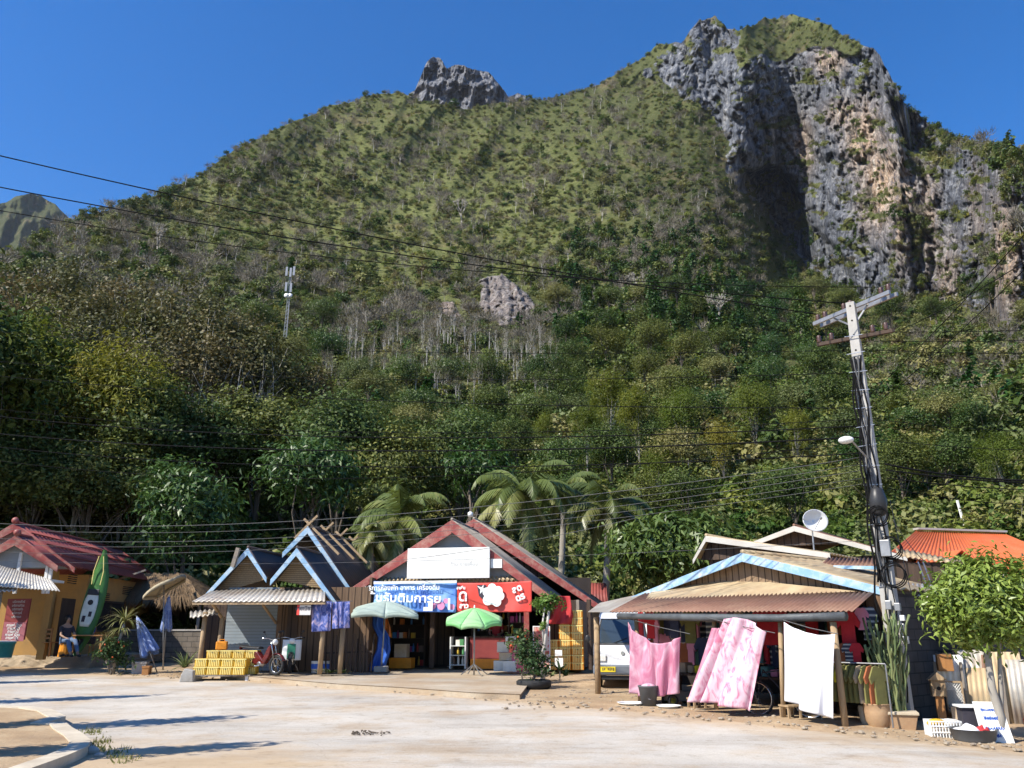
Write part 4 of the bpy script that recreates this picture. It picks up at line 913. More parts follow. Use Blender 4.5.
d0, d1 = fy_.hit(45, 610, V0)[0], fy_.hit(54, 610, V0)[0]; MB().box(d0, min(d1, u1 - .15), V0 - .05, V0 - .004, 0, 2.1).build('door', 'dark_wood', h, bevel=.008)
def side(px, py): p = fy_.hu(px, py, u1); return p.y, p.z
(a0, z1_), (a1, z0_) = side(97, 602), side(119, 630); wd = MB().box(u1 + .002, u1 + .03, a0, a1, z0_, z1_).build('window', 'black_gap', h); mb = MB()
for y_ in (a0 - .05, (a0 + a1) / 2, a1): mb.box(u1 + .004, u1 + .06, y_, y_ + .05, z0_, z1_)
mb.box(u1 + .004, u1 + .07, a0 - .05, a1 + .05, z1_ + .002, z1_ + .07); mb.box(u1 + .004, u1 + .1, a0 - .08, a1 + .08, z0_ - .07, z0_ - .002); mb.build('window_frame', 'dark_wood', wd)
(a0, z1_), (a1, z0_) = side(62, 598), side(69, 640); MB().box(u1 + .002, u1 + .03, a0, a1, 0, z1_).build('door', 'dark_wood', h)
for (x0, y0, x1, y1) in ((99, 601, 110, 593), (122, 594, 133, 587), (67, 583, 77, 576)):
    (a0, z0_), (a1, z1_) = side(x0, y0), side(x1, y1); mb = MB(); z = z0_
    while z < z0_ + .3: mb.box(u1 + .002, u1 + .02, a0, a1, z, z + .03); z += .07
    mb.build('vent_block', 'dark_inside', h)
p = fy_.L(30, 655, -.1); MB().box(u1 - .5, u1 - .26, -.1, .14, -.1, zt).build('column', 'yellow_wall', h, bevel=.01)
for (px, ty) in ((43, 565), (47, 565), (14, 552)):
    q = fy_.L(px, 592, -1.3); MB().box(q.x - .045, q.x + .045, -1.3, -1.21, q.z - .05, fy_.L(px, ty, -1.3).z).build('white_post', 'white_paint', h)
b_ = fy_.L(50, 579, -1.4); MB().box(fy_.L(27, 580, -1.4).x, b_.x, -1.5, -.3, b_.z - .08, b_.z).build('porch_shelf', 'white_paint', h)
# corrugated lean-to at the very left
ft = fthing(fy_, 'lean_to', 'pale corrugated lean-to roof on poles at the left edge of the photo', 'shelter')
v0 = -3.2; P_ = [fy_.L(-60, 545, -1.9), fy_.L(-60, 582, v0), fy_.L(60, 591, v0), fy_.L(2, 568, -1.9)]
MB().corr(P_[1], P_[2], P_[2] + V3((-.9, 1.3, .42)), P_[1] + V3((0, 1.3, .85)), 34, .02, 4).build('roof', 'pale_sheet', ft, smooth=True, solid=.012)
MB().corr(fy_.L(-60, 593, v0), fy_.L(15, 591, v0), fy_.L(15, 591, v0) + V3((-.3, .9, .22)), fy_.L(-60, 593, v0) + V3((0, .9, .25)), 16, .03, 4).build('lower_roof', 'pale_sheet', ft, smooth=True, solid=.012)
for px in (-30, 2): p = fy_.L(px, 590, v0 + .3); pole_(ft, 'post', (p.x, p.y, -.3), p, .045, 'grey_timber')
# ================================================================ blue trimmed wooden house
fb = Fr(gnd(262, 671, .14), 5); fb.o.z = gnd(262, 671, .13).z
h = fthing(fb, 'wooden_house', 'wooden house with blue trimmed twin front gables and a taller gable behind', 'house')
g1 = [fb.hit(*q, 0) for q in ((248, 547), (203, 597), (266, 578))]; g1[1] = (g1[1][0], g1[1][1])
def gab(pk, l, r_, v0, v1, **kw):
    return gable(fb, h, fb.hit(*pk, v0), fb.hit(*l, v0), fb.hit(*r_, v0), v0, v1, .35, 'blue_trim', ('dark_sheet',), **kw)
gab((248, 548), (203, 597), (266, 576), 0, 4.6, bw=.17, trimat='woven', tri_dy=-.55)
gab((297, 548), (272, 578), (336, 601), -.25, 3.6, bw=.19, trimat='woven', tri_dy=-.3)
gab((308, 526), (284, 551), (352, 590), 2.2, 11, bw=.2, trimat='dark_wood', tri_dy=0, tri=False)
pk = fb.hit(308, 526, 2.2)
for k in range(5):      # crossed poles along the ridge
    y = 2.2 + k * 1.9; mb = MB(); mb.bar((pk[0] - .45, y, pk[1] - .42), (pk[0] + .32, y, pk[1] + .36), .07); mb.bar((pk[0] - .18, y + .08, pk[1] + .26), (pk[0] + 1.15, y + .08, pk[1] - .98), .08)
    mb.build('ridge_cross', 'timber', h)
pk2 = fb.hit(236, 556, -.05); MB().bar((pk2[0] - .05, -.1, pk2[1] - .35), (pk2[0] + .08, -.1, pk2[1] + .25), .12).build('ridge_cross', 'grey_timber', h)
# awning
aL, aR = fb.L(192, 602, -1.9), fb.L(322, 601, -1.9); tL, tR = fb.L(222, 591, -.1), fb.L(332, 590, -.1); aR.x = fb.hit(325, 603, -1.9)[0]; ze = (aL.z + aR.z) / 2; aL.z = aR.z = ze
tz = fb.hit(270, 589, .3)[1]
MB().corr(aL, V3((aR.x, -1.9, ze)), V3((fb.hit(325, 590, .3)[0], .3, tz)), V3((fb.hit(214, 590, .3)[0], .3, tz)), 25, .019, 4, 1, .0).build('awning', 'iron_sheet', h, smooth=True, solid=.012)
MB().bar((aL.x, -1.85, ze - .05), (aR.x, -1.85, ze - .05), .05, .07).build('awning_beam', 'timber', h)
wx0, wx1 = fb.hit(224, 650, .3)[0], fb.hit(368, 650, .3)[0]; zt = tz - .05
sx0, sx1 = fb.hit(224, 640, .3)[0], fb.hit(275, 640, .3)[0]
wall(fb, h, sx1 + .02, wx1, 0, zt + .1, .3, 'plank_wood', th=.08)
wall(fb, h, sx0, sx1, 0, zt + .1, .32, 'shutter', 'roller_shutter', .05)
wall(fb, h, fb.hit(200, 640, 2.5)[0], sx0, 0, zt, 2.5, 'dark_wood', 'back_wall')
MB().box(wx1 - .08, wx1, .38, 6, 0, zt + .4).build('side_wall', 'plank_wood', h)
dx = [fb.hit(q, 640, .3)[0] for q in (276, 283, 286, 297)]
MB().box(dx[0], dx[1], .25, .295, 0, 2.2).build('door_post', 'plank_wood', h); MB().box(dx[2], dx[3], .26, .295, 0, 2.05).build('door', 'dark_wood', h)
for (b_, tp, v) in (((219, 646), (221.5, 617), -.9), ((201, 650), (204, 612), -1.0), ((340, 668), (342, 622), -1.2), ((320, 668), (322, 606), -1.5)):
    p = fb.L(b_[0], b_[1], v); q = fb.L(tp[0], tp[1], v); pole_(h, 'post', (p.x, v, 0), (p.x + .02, v, q.z), .075, 'timber')
MB().bar(fb.L(212, 603, -1.6), fb.L(222, 618, -.9), .07).build('brace', 'timber', h); MB().bar(fb.L(263, 605, -1.6), fb.L(276, 623, .25), .06).build('brace', 'timber', h)
for k in range(4):
    p = fb.hit(334 + k * 9, 620, .2)
MB().corr(fb.L(190, 618, -1.3), fb.L(218, 614, -1.3), fb.L(218, 609, -.3), fb.L(190, 612, -.3), 6, .03, 4).build('side_awning', 'iron_sheet', h, smooth=True, solid=.01)
# rough dark fence beside the house
t = fthing(fb, 'stake_fence', 'rough dark stake fence between the wooden house and the red trimmed shop', 'fence'); mb = MB(); r = random.Random(3)
x = fb.hit(322, 665, -.6)[0]; x1 = fb.hit(372, 665, -.6)[0]
while x < x1: mb.bar((x, -.6 + r.uniform(-.05, .05), 0), (x + r.uniform(-.06, .06), -.6, r.uniform(.75, 1.25)), .045); x += r.uniform(.08, .16)
mb.build('stakes', 'dark_wood', t); MB().bar((fb.hit(322, 665, -.6)[0], -.56, .55), (x1, -.56, .6), .05).build('rail', 'dark_wood', t)
# ================================================================ red trimmed shop in the middle
fs = Fr(gnd(452, 668, .14), 11); fs.o.z = gnd(452, 668, .13).z
h = fthing(fs, 'red_trimmed_shop', 'open roadside shop with red barge boards, cement sheet roof and banners', 'shop')
def sgab(pk, l, r_, v0, v1, **kw): return gable(fs, h, fs.hit(*pk, v0), fs.hit(*l, v0), fs.hit(*r_, v0), v0, v1, .3, 'red_trim', ('cement_sheet',), **kw)
sgab((452, 520), (353, 587), (551, 596), -1.3, 2.3, bw=.24, trimat='grey_gable', tri_dy=-.05, ncor=14, amp=.03)
sgab((474, 519), (380, 575), (597, 603), 2.3, 9.0, bw=.22, trimat='dark_wood', ncor=20, amp=.03, tri_dy=-.1)
pk = fs.hit(474, 517, 2.3); MB().lathe([(.03, 0), (.10, .04), (.10, .17), (.03, .21)], (pk[0] - .15, 2.35, pk[1]), 12).build('ridge_ornament', 'white_paint', h, smooth=True)
zc = fs.hit(452, 584, -.9)[1]
# strip of small tiles between sign and banners
a_, b_ = fs.L(380, 582, -1.25), fs.L(526, 584, -1.25); a2, b2 = fs.L(382, 577, -.85), fs.L(518, 577, -.85); b_.z = a_.z; b2.z = a2.z
MB().corr(a_, b_, b2, a2, 34, .05, 6).build('tile_strip', 'tan_sheet', h, smooth=True, solid=.02)
# walls
xl, xr = fs.hit(372, 650, 0)[0], fs.hit(577, 650, 0)[0]; zt = fs.hit(552, 600, 0)[1]
MB().box(xl - .1, xl, 0, 8, 0, zt).build('side_wall', 'plank_wood', h); MB().box(xr, xr + .1, 0, 8.5, 0, zt).build('side_wall', 'grey_timber', h)
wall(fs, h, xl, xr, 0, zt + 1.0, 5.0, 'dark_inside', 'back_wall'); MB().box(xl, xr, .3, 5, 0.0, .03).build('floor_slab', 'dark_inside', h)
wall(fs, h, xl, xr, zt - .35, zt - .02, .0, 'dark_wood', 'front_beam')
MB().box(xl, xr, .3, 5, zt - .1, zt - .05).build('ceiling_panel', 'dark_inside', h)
x2 = fs.hit(549, 650, .0)[0]; wall(fs, h, x2, xr, 0, zt, .25, 'plank_wood', 'corner_panel', .06)
for px in (378, 432, 527, 590):
    x = fs.hit(px, 650, -.2)[0]; MB().box(x - .07, x + .07, -.25, -.11, 0, zt).build('post', 'dark_wood', h)
x = fs.hit(527, 650, -.6)[0]; MB().box(x - .08, x + .08, -.7, -.56, 0, fs.hit(527, 612, -.6)[1]).build('post', 'red_trim', h)
# inner door leaves
for px in (428, 446):
    x = fs.hit(px, 650, 1.6)[0]; MB().box(x - .35, x + .3, 1.6, 1.66, 0, 2.3).build('door_leaf', 'dark_wood', h)
# small red-roofed annex behind
t = fthing(fs, 'annex', 'small shed with a red corrugated roof half hidden behind the red trimmed shop', 'shed')
a_, b_, c_, d_ = fs.L(585, 604, 7.5), fs.L(608, 604, 7.5), fs.L(606, 583, 8.6), fs.L(586, 583, 8.6)
MB().corr(a_, b_, c_, d_, 7, .03, 4).build('roof', 'red_roof', t, smooth=True, solid=.01); MB().box(a_.x, b_.x, 7.7, 9.5, 0, a_.z + .02).build('wall', 'dark_wood', t)
# ---- signs and banners
def cloth(fr, tl, tr, bl, br, v, folds=5, amp=.05, nu=40, nv=24, sag=.0, seed=1, bulge=0.0, vb=None):
    a, b, c, d = [fr.hit(*q, v) for q in (tl, tr, bl, br)]; r = random.Random(seed); ph = [r.uniform(0, 6) for _ in range(4)]; vb = v if vb is None else vb
    def fn(i, j):   # j from the bottom
        top = V3((a[0], v, a[1])).lerp(V3((b[0], v, b[1])), i); bot = V3((c[0], vb, c[1])).lerp(V3((d[0], vb, d[1])), i); p = bot.lerp(top, j)
        p.z -= sag * math.sin(math.pi * i) * (.3 + .7 * j)
        wv = math.sin(i * folds * 6.28 + ph[0] + (1 - j) * 1.6 + 1.7 * math.sin(i * 5 + ph[3] + j * 1.3)) * .5 + math.sin(i * folds * 3.7 + ph[1] + j * 3.1) * .35 + math.sin(i * folds * 13 + ph[2] - j * 4) * .16 * j
        p.y += amp * wv * (.6 + .4 * (1 - j)) - bulge * math.sin(math.pi * i) * math.sin(math.pi * j); p.x += amp * .5 * math.cos(i * folds * 6.28 + ph[2]) * (1 - j)
        return p
    return MB().grid(fn, nu, nv)
t = fthing(fs, 'signboard', 'large blank white signboard under the gable of the red trimmed shop', 'sign')
a_, b_ = fs.hit(407, 579, -1.42), fs.hit(490, 547, -1.42); MB().box(a_[0], b_[0], -1.46, -1.40, a_[1], b_[1]).build('board', 'white_paint', t, bevel=.01)
M('faint_ink', (.60, .60, .58), (.55, .55, .53), 3, .7, 0); M('white_ink', (.82, .82, .80), (.76, .76, .74), 3, .7, 0); M('dark_ink', (.04, .035, .05), (.05, .04, .06), 3, .7, 0); M('pink_ink', (.70, .28, .45), (.6, .2, .4), 3, .7, 0)
def lettering(t, body, fr, px, py, v, size, mat, bold=0.0, name='lettering', rot=0, sx=1):
    me = textmesh(body, size, bold, .002); p = fr.L(px, py, v); o = obj(name, me, mat, t); o.location = p; o.rotation_euler = (R_(90), rot, 0); o.scale = (sx, 1, 1); return o
lettering(t, '\u0e23\u0e49\u0e32\u0e19 \u0e02\u0e32\u0e22\u0e40\u0e04\u0e37\u0e48\u0e2d\u0e07', fs, 464, 564, -1.466, .17, 'faint_ink')
MB().box(fs.hit(490.5, 570, -1.35)[0], fs.hit(502, 570, -1.35)[0], -1.36, -1.33, fs.hit(495, 568, -1.35)[1], fs.hit(495, 559, -1.35)[1]).build('side_panel', 'white_paint', t)
def bannermat(name, base, blobs, stripes=None):
    m, nt, b, out = new_mat(name); tc = N(nt, 'ShaderNodeTexCoord'); col = None
    n = N(nt, 'ShaderNodeTexNoise', i_Scale=1.4, i_Detail=3.0); nt.links.new(tc.outputs['Object'], n.inputs['Vector']); col = ramp(nt, n.outputs[0], base).outputs[0]
    if blobs:
        v = N(nt, 'ShaderNodeTexNoise', i_Scale=blobs[0], i_Detail=2.0); nt.links.new(tc.outputs['Object'], v.inputs['Vector']); rr_ = ramp(nt, v.outputs[0], [(blobs[1], (0, 0, 0)), (blobs[1] + .03, (1, 1, 1))]); col = mixc(nt, rr_.outputs[0], col, blobs[2])
    nt.links.new(col, b.inputs['Base Color']); b.inputs['Roughness'].default_value = .6
bannermat('banner_blue', [(.3, (.05, .12, .45)), (.5, (.10, .25, .62)), (.62, (.25, .45, .72)), (.75, (.55, .68, .8))], None)
bannermat('banner_red', [(.35, (.62, .045, .03)), (.6, (.72, .07, .05)), (.75, (.62, .10, .08))], None)
t = fthing(fs, 'blue_banner', 'blue printed vinyl banner with white lettering strung under the shop gable', 'banner')
cloth(fs, (373.5, 581), (457, 583), (374, 611), (456, 612.5), -1.75, 2, .05, sag=.02).build('sheet', 'banner_blue', t, smooth=True, solid=.006)
a_, b_ = fs.hit(374, 583.6, -1.8), fs.hit(457, 581, -1.8); MB().bar((a_[0], -1.83, a_[1] + .02), (b_[0], -1.83, b_[1] - .02), .02, .08).build('white_hem', 'white_paint', t)
lettering(t, '\u0e1a\u0e23\u0e34\u0e01\u0e32\u0e23\u0e2b\u0e49\u0e2d\u0e07\u0e1e\u0e31\u0e01 \u0e2d\u0e32\u0e2b\u0e32\u0e23 \u0e40\u0e04\u0e23\u0e37\u0e48\u0e2d\u0e07\u0e14\u0e37\u0e48\u0e21', fs, 402, 588, -1.85, .2, 'white_ink', .004)
lettering(t, '\u0e49\u0e1a\u0e23\u0e31\u0e1a\u0e15\u0e34\u0e21\u0e01\u0e32\u0e23\u0e22', fs, 408, 598.5, -1.86, .36, 'white_ink', .008, sx=1.2, rot=R_(1.5))
mb = MB()
for i, (px, py, s_) in enumerate(((433, 606, .10), (441, 606, .12), (437, 602, .07), (446, 601, .08), (452, 607, .09))): p = fs.L(px, py, -1.83); mb.lathe([(s_, 0), (s_, .004)], (p.x, -1.832 - i * .003, p.z), 14, axis='y')
mb.build('print', 'pink_ink', t)
mb = MB(); p = fs.L(447, 607, -1.85)
for (px, py, w_, h_) in ((431, 606, .14, .3), (449.5, 604, .07, .34), (427, 609, .2, .12)): q = fs.L(px, py, -1.85); mb.box(q.x - w_ / 2, q.x + w_ / 2, -1.912, -1.907, q.z - h_ / 2, q.z + h_ / 2)
mb.build('printed_bottle', 'white_ink', t)
t = fthing(fs, 'red_banner', 'red printed vinyl banner with a white flower shape hung right of the blue one', 'banner')
cloth(fs, (457.5, 583), (532, 581), (457.5, 612), (532, 612), -1.72, 2, .045, sag=.02, seed=4).build('sheet', 'banner_red', t, smooth=True, solid=.006)
mb = MB(); k = 0
for (px, py, s_) in ((492, 588, .14), (487, 592, .14), (498, 591, .15), (500, 596, .14), (493, 598, .2), (488, 600, .16), (497, 602, .14)): p = fs.L(px, py, -1.8); mb.lathe([(s_, 0), (s_, .004)], (p.x, -1.80 - k * .006, p.z), 16, axis='y'); k += 1
mb.build('flower_print', 'white_ink', t)
mb = MB(); mb.prism([fs.L(477, 585, -1.768), fs.L(486, 585, -1.768), fs.L(489, 597, -1.768), fs.L(489, 604, -1.768), fs.L(479, 596, -1.768)], (0, .004, 0)); p = fs.L(493, 600, -1.8); mb.box(p.x - .03, p.x + .05, -1.80, -1.796, p.z - .06, p.z + .05); mb.build('dark_print', 'dark_ink', t)
mb = MB(); p = fs.L(482, 589, -1.775); mb.prism([p + V3((-.16, 0, .1)), p + V3((-.02, 0, .05)), p + V3((.05, 0, .14)), p + V3((.04, 0, .02)), p + V3((.17, 0, -.04)), p + V3((.02, 0, -.06)), p + V3((-.06, 0, -.15)), p + V3((-.05, 0, -.02))], (0, .004, 0)); mb.build('star_print', 'white_ink', t)
lettering(t, '\u0e14', fs, 463, 596, -1.775, .5, 'white_ink', .01); lettering(t, '\u0e25\u0e32\u0e27', fs, 464, 606, -1.775, .2, 'white_ink', .01); lettering(t, '\u0e2a\u0e14\u0e0a\u0e37\u0e48\u0e19', fs, 461, 588, -1.775, .12, 'white_ink', .006)
lettering(t, '\u0e25\u0e14\n\u0e14\u0e23', fs, 518.5, 593, -1.775, .27, 'white_ink', .012, rot=R_(-22))
t = fthing(fs, 'red_poster', 'small dark red poster hung under the left eave of the red trimmed shop', 'poster')
a_, b_ = fs.hit(359, 599, -.9), fs.hit(373, 585, -.9); MB().box(a_[0], b_[0], -.93, -.9, a_[1], b_[1]).build('board', 'banner_red', t); lettering(t, '\u0e44\u0e17', fs, 366, 592, -.935, .3, 'white_ink', .01)
# ================================================================ blue gabled shop at the right
fr3 = Fr(gnd(742, 706), 50); fr3.o.z = .02
h = fthing(fr3, 'blue_gabled_shop', 'low wooden clothes shop with pale blue barge boards and a rusty awning', 'shop')
pk, le, re3 = fr3.hit(742, 553), fr3.hit(634, 596), fr3.hit(886, 588)
gable(fr3, h, pk, le, re3, 0, 8.5, .25, 'blue_trim', ('tan_sheet',), .15, 24, .025, True, 'gable_wood', -.1)
a_, b_ = fr3.L(610, 612, -1.5), fr3.L(853, 611, -1.5); zz = fr3.hit(742, 612, -1.5)[1]
t1, t2 = fr3.L(646, 593, .02), fr3.L(874, 592, .02)
zt1 = fr3.hit(742, 584, .02)[1]
print('awn', a_, b_, t1, t2)
MB().corr(a_, b_, t2, t1, 58, .017, 4).build('awning', 'rust_sheet', h, smooth=True, solid=.012)
l_, l2 = fr3.L(672, 592, -.02), fr3.L(852, 590, -.02); pkk = fr3.L(737, 580, .35)
MB().add([a_ + V3((.2, .9, .25)), t2 + V3((-.3, 0, .02)), pkk + V3((0, 0, .02)), t1 + V3((0.2, 0, .04))], [(0, 1, 2), (0, 2, 3)]).build('upper_sheet', 'tan_sheet', h, solid=.01)
dx = fr3.L(585, 613, -1.2); MB().add([a_ + V3((-.02, 0, 0)), fr3.L(588, 612, -.9), fr3.L(600, 603, .8), t1], [(0, 1, 2, 3)]).build('side_sheet', 'iron_sheet', h, solid=.012)
g_ = V3((0, -.02, -.09)); MB().tube([fr3.L(618, 616, -1.45), fr3.L(700, 617.5, -1.47), fr3.L(780, 618, -1.45), fr3.L(846, 616, -1.45)], [.06, .075, .07, .085], 8).build('rolled_tarp', 'tarp_dark', h, smooth=True)
for (bx, by, tx_, ty, v, r_) in ((598, 691, 596.5, 617, -.6, .07), (845, 723, 833, 622, -1.35, .06), (640, 700, 636, 615, -1.2, .045), (716, 706, 714, 616, -1.2, .045), (783, 712, 780, 617, -1.25, .045)):
    p = fr3.L(bx, by, v); q = fr3.L(tx_, ty, v); pole_(h, 'post', V3((p.x, v, p.z - .1)), q, r_, 'timber')
xa, xb = fr3.hit(618, 660, 1.6)[0], fr3.hit(890, 660, 0)[0]
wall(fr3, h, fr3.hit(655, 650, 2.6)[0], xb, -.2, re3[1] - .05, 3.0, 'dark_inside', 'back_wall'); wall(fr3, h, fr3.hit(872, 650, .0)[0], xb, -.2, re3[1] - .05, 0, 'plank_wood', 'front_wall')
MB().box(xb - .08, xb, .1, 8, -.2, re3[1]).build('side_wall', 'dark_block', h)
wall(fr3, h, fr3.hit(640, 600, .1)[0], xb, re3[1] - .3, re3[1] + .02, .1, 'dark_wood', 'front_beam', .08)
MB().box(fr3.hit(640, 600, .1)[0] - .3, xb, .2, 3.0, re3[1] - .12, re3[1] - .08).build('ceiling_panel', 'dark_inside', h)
print('gab', pk, le, re3, 'xb', xb)
# houses stepped behind it
def back_house(name, label, cat, Y, pkp, lp, rp, L, trim, sheet, deg=50, wallm='dark_wood', bw=.14):
    o = at(pkp[0], pkp[1], Y); f = Fr(V3((o.x, o.y, .0)), deg); t = fthing(f, name, label, cat)
    p_, a_, b_ = f.hit(*pkp), f.hit(*lp), f.hit(*rp)
    gable(f, t, p_, a_, b_, 0, L, .3, trim, (sheet,), bw, 20, .025, True, wallm, -.1)
    zt = min(a_[1], b_[1]) + .1; MB().box(a_[0] + .3, b_[0] - .3, .4, L - .3, -.3, zt).build('wall', wallm, t); return f, t
f1, t1_ = back_house('dark_gabled_house', 'dark wooden house with cream trimmed low gable behind the blue gabled shop', 'house', 25, (706, 536), (694 - 0, 558), (828, 553), 5, 'pale_sheet', 'tan_sheet', 40)
f2, t2_ = back_house('tin_roofed_house', 'brown wooden house with a wide rusty tin roof below the satellite dish', 'house', 27, (794, 526), (745, 545), (905, 556), 6, 'pale_sheet', 'rust_sheet', 38)
# lean roof strips between the houses
t = fthing(fr3, 'rusty_lean_roof', 'narrow rusty lean-to roof with a pale blue edge between the gables', 'shelter')
MB().corr(fr3.L(820, 566, 2.2), fr3.L(884, 567, 2.2), fr3.L(884, 559, 3.0), fr3.L(828, 558, 3.0), 14, .025, 4).build('roof', 'rust_sheet', t, smooth=True, solid=.01)
MB().bar(fr3.L(834, 567, 2.1), fr3.L(886, 568, 2.1), .05, .07).build('fascia', 'blue_trim', t); MB().bar(fr3.L(830, 570, 2.4), fr3.L(830, 612, 2.4), .1).build('post', 'grey_timber', t)
# dark side house right of the pole
fd = Fr(at(905, 712, 17.2), 22); fd.o.z = 0
t = fthing(fd, 'block_house', 'dark shaded block walled house with a tin eave right of the power pole', 'house')
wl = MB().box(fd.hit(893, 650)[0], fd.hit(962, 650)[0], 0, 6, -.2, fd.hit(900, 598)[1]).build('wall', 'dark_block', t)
MB().corr(fd.L(893, 594, -.5), fd.L(952, 600, -.5), fd.L(950, 586, .4), fd.L(893, 583, .4), 12, .02, 4).build('eave', 'pale_sheet', t, smooth=True, solid=.012)
MB().corr(fd.L(898, 556, 1.2), fd.L(976, 566, 1.2), fd.L(974, 563, 2.6), fd.L(895, 548, 2.6), 14, .02, 4).build('roof', 'tan_sheet', t, smooth=True, solid=.012)
MB().box(fd.hit(896, 570, 1.3)[0], fd.hit(972, 570, 1.3)[0], 1.3, 5, 0, fd.hit(900, 563, 1.3)[1]).build('upper_wall', 'dark_wood', t)
for px in (918, 923): MB().bar(fd.L(px, 562, 1.0), fd.L(px + 8, 584, .6), .025).build('stay', 'steel', t)
# orange roofed building far right
fo = Fr(at(985, 600, 27), -14); fo.o.z = .2
t = fthing(fo, 'orange_roofed_building', 'building with a bright orange ribbed metal roof and a small dormer at the right edge', 'building')
a_, b_ = fo.L(905, 559, -.5), fo.L(1120, 606, -.5); c_, d_ = fo.L(1090, 522, 3.6), fo.L(921, 547, 3.6); zlo = fo.hit(1010, 577, -.5)[1]; zhi = (c_.z + d_.z) / 2
a_.z = b_.z = zlo; c_ = V3((b_.x, 3.6, zhi)); d_ = V3((fo.hit(918, 545, 3.6)[0], 3.6, zhi)); a_.x = fo.hit(925, 572, -.5)[0] - 2.2
MB().corr(a_, b_, c_, d_, 42, .03, 4).build('roof', 'orange_roof', t, smooth=True, solid=.012)
MB().bar(d_ + V3((0, 0, .08)), c_ + V3((0, 0, .08)), .3, .07).build('ridge_cap', 'pale_sheet', t)
MB().box(a_.x + 2.0, b_.x, 0, 6, -.3, zlo - .02).build('wall', 'orange_wall', t)
dp = fo.L(962, 550, .6); dl_, dr_ = fo.L(950, 560, .6), fo.L(973, 560, .6)
MB().add([dl_, dp, dp + V3((0, 1.6, 0)), dl_ + V3((0, .9, 0)), dr_, dr_ + V3((0, .9, 0))], [(0, 1, 2, 3), (1, 4, 5, 2)]).build('dormer_roof', 'orange_roof', t, solid=.03)
MB().prism([dl_ + V3((.1, .15, 0)), dr_ + V3((-.1, .15, 0)), dp + V3((0, .15, -.08))], (0, .05, 0)).build('dormer_front', 'black_gap', t)
MB().sphere(dp + V3((0, .1, -.35)), .13, 10, 8).build('lamp_globe', 'white_paint', t, smooth=True)
# thatched hut
fh = Fr(gnd(160, 664), 4)
t = fthing(fh, 'thatched_hut', 'open thatched hut behind a low block wall', 'hut'); r = np.random.default_rng(4)
def thatchq(A, B, Cc, D, n, L):
    Q = []
    for _ in range(n):
        i, j = r.uniform(), r.uniform(); p = A * (1 - i) * (1 - j) + B * i * (1 - j) + Cc * i * j + D * (1 - i) * j; dn = (A * (1 - i) + B * i) - (D * (1 - i) + Cc * i); dn /= np.linalg.norm(dn); nm = np.cross(B - A, D - A); nm /= np.linalg.norm(nm)
        if nm[2] < 0: nm = -nm
        p = p + nm * r.uniform(.0, .09); dn = dn + rdir(r, 1)[0] * .18 + np.array([0, 0, -.15]); s_ = np.cross(dn, nm); s_ /= np.linalg.norm(s_); Q.append([p - s_ * .018, p + s_ * .018, p + dn * L * r.uniform(.6, 1.3)])
    return Q
hl_ = lambda px, py, v: np.array(fh.L(px, py, v))
Lf, Rt = hl_(113, 602, 1.6), hl_(202, 602, 1.6); Lb, Rb = Lf + [0, 3.5, 0], Rt + [0, 3.5, 0]; rg0 = hl_(128, 574, 2.6); rg1 = hl_(176, 572, 2.6); zz = (rg0[2] + rg1[2]) / 2; Lf[2] = Rt[2] = Lb[2] = Rb[2] = hl_(150, 600, 1.6)[2]; rg0[2] = rg1[2] = zz; rg0[1] = rg1[1] = 3.3
Q = thatchq(Lf, Rt, rg1, rg0, 3400, .5) + thatchq(Rt, Rb, rg1, rg1 + [.01, 0, 0], 1200, .5) + thatchq(Lb, Lf, rg0, rg0 - [.01, 0, 0], 900, .5)
me = qmesh('thatch', np.array(Q), 3, 'thatch'); o = bpy.data.objects.new('thatch_roof', me); C.objects.link(o); o.parent = t
MB().add([Lf, Rt, rg1, rg0, Lb, Rb], [(0, 1, 2, 3), (1, 5, 2), (4, 0, 3), (5, 4, 3, 2)]).build('roof_backing', 'thatch', t, solid=.04)
# thatched gable cap facing the road at the right of the hut
ga, gb_, gp = hl_(160, 600, 1.3), hl_(197, 600, 1.3), hl_(178, 573, 1.5); Q = thatchq(ga, gb_, gp + [.02, 0, 0], gp, 1300, .36)
me = qmesh('thatch', np.array(Q), 3, 'thatch'); o = bpy.data.objects.new('thatch_gable', me); C.objects.link(o); o.parent = t
for px in (122, 196): p = fh.L(px, 640, 1.8); pole_(t, 'post', (p.x, 1.8, 0), (p.x, 1.8, Lf[2]), .07, 'grey_timber')
MB().box(fh.hit(118, 640, 5)[0], fh.hit(200, 640, 5)[0], 5, 5.1, 0, Lf[2]).build('back_wall', 'dark_inside', t); MB().bar(fh.L(88, 590, 1.4), fh.L(146, 570, 1.6), .07).build('roof_pole', 'grey_timber', t)
t = fthing(fh, 'low_wall', 'low grey block wall in front of the thatched hut', 'wall'); MB().box(fh.hit(120, 640, .8)[0], fh.hit(219, 640, .8)[0], .8, .95, 0, fh.hit(160, 631, .8)[1]).build('blocks', 'block_wall', t); MB().box(fh.hit(119, 640, .8)[0], fh.hit(219.5, 640, .8)[0], .77, .98, fh.hit(160, 631, .8)[1] + .002, fh.hit(160, 629.5, .8)[1] + .01).build('coping', 'concrete', t)
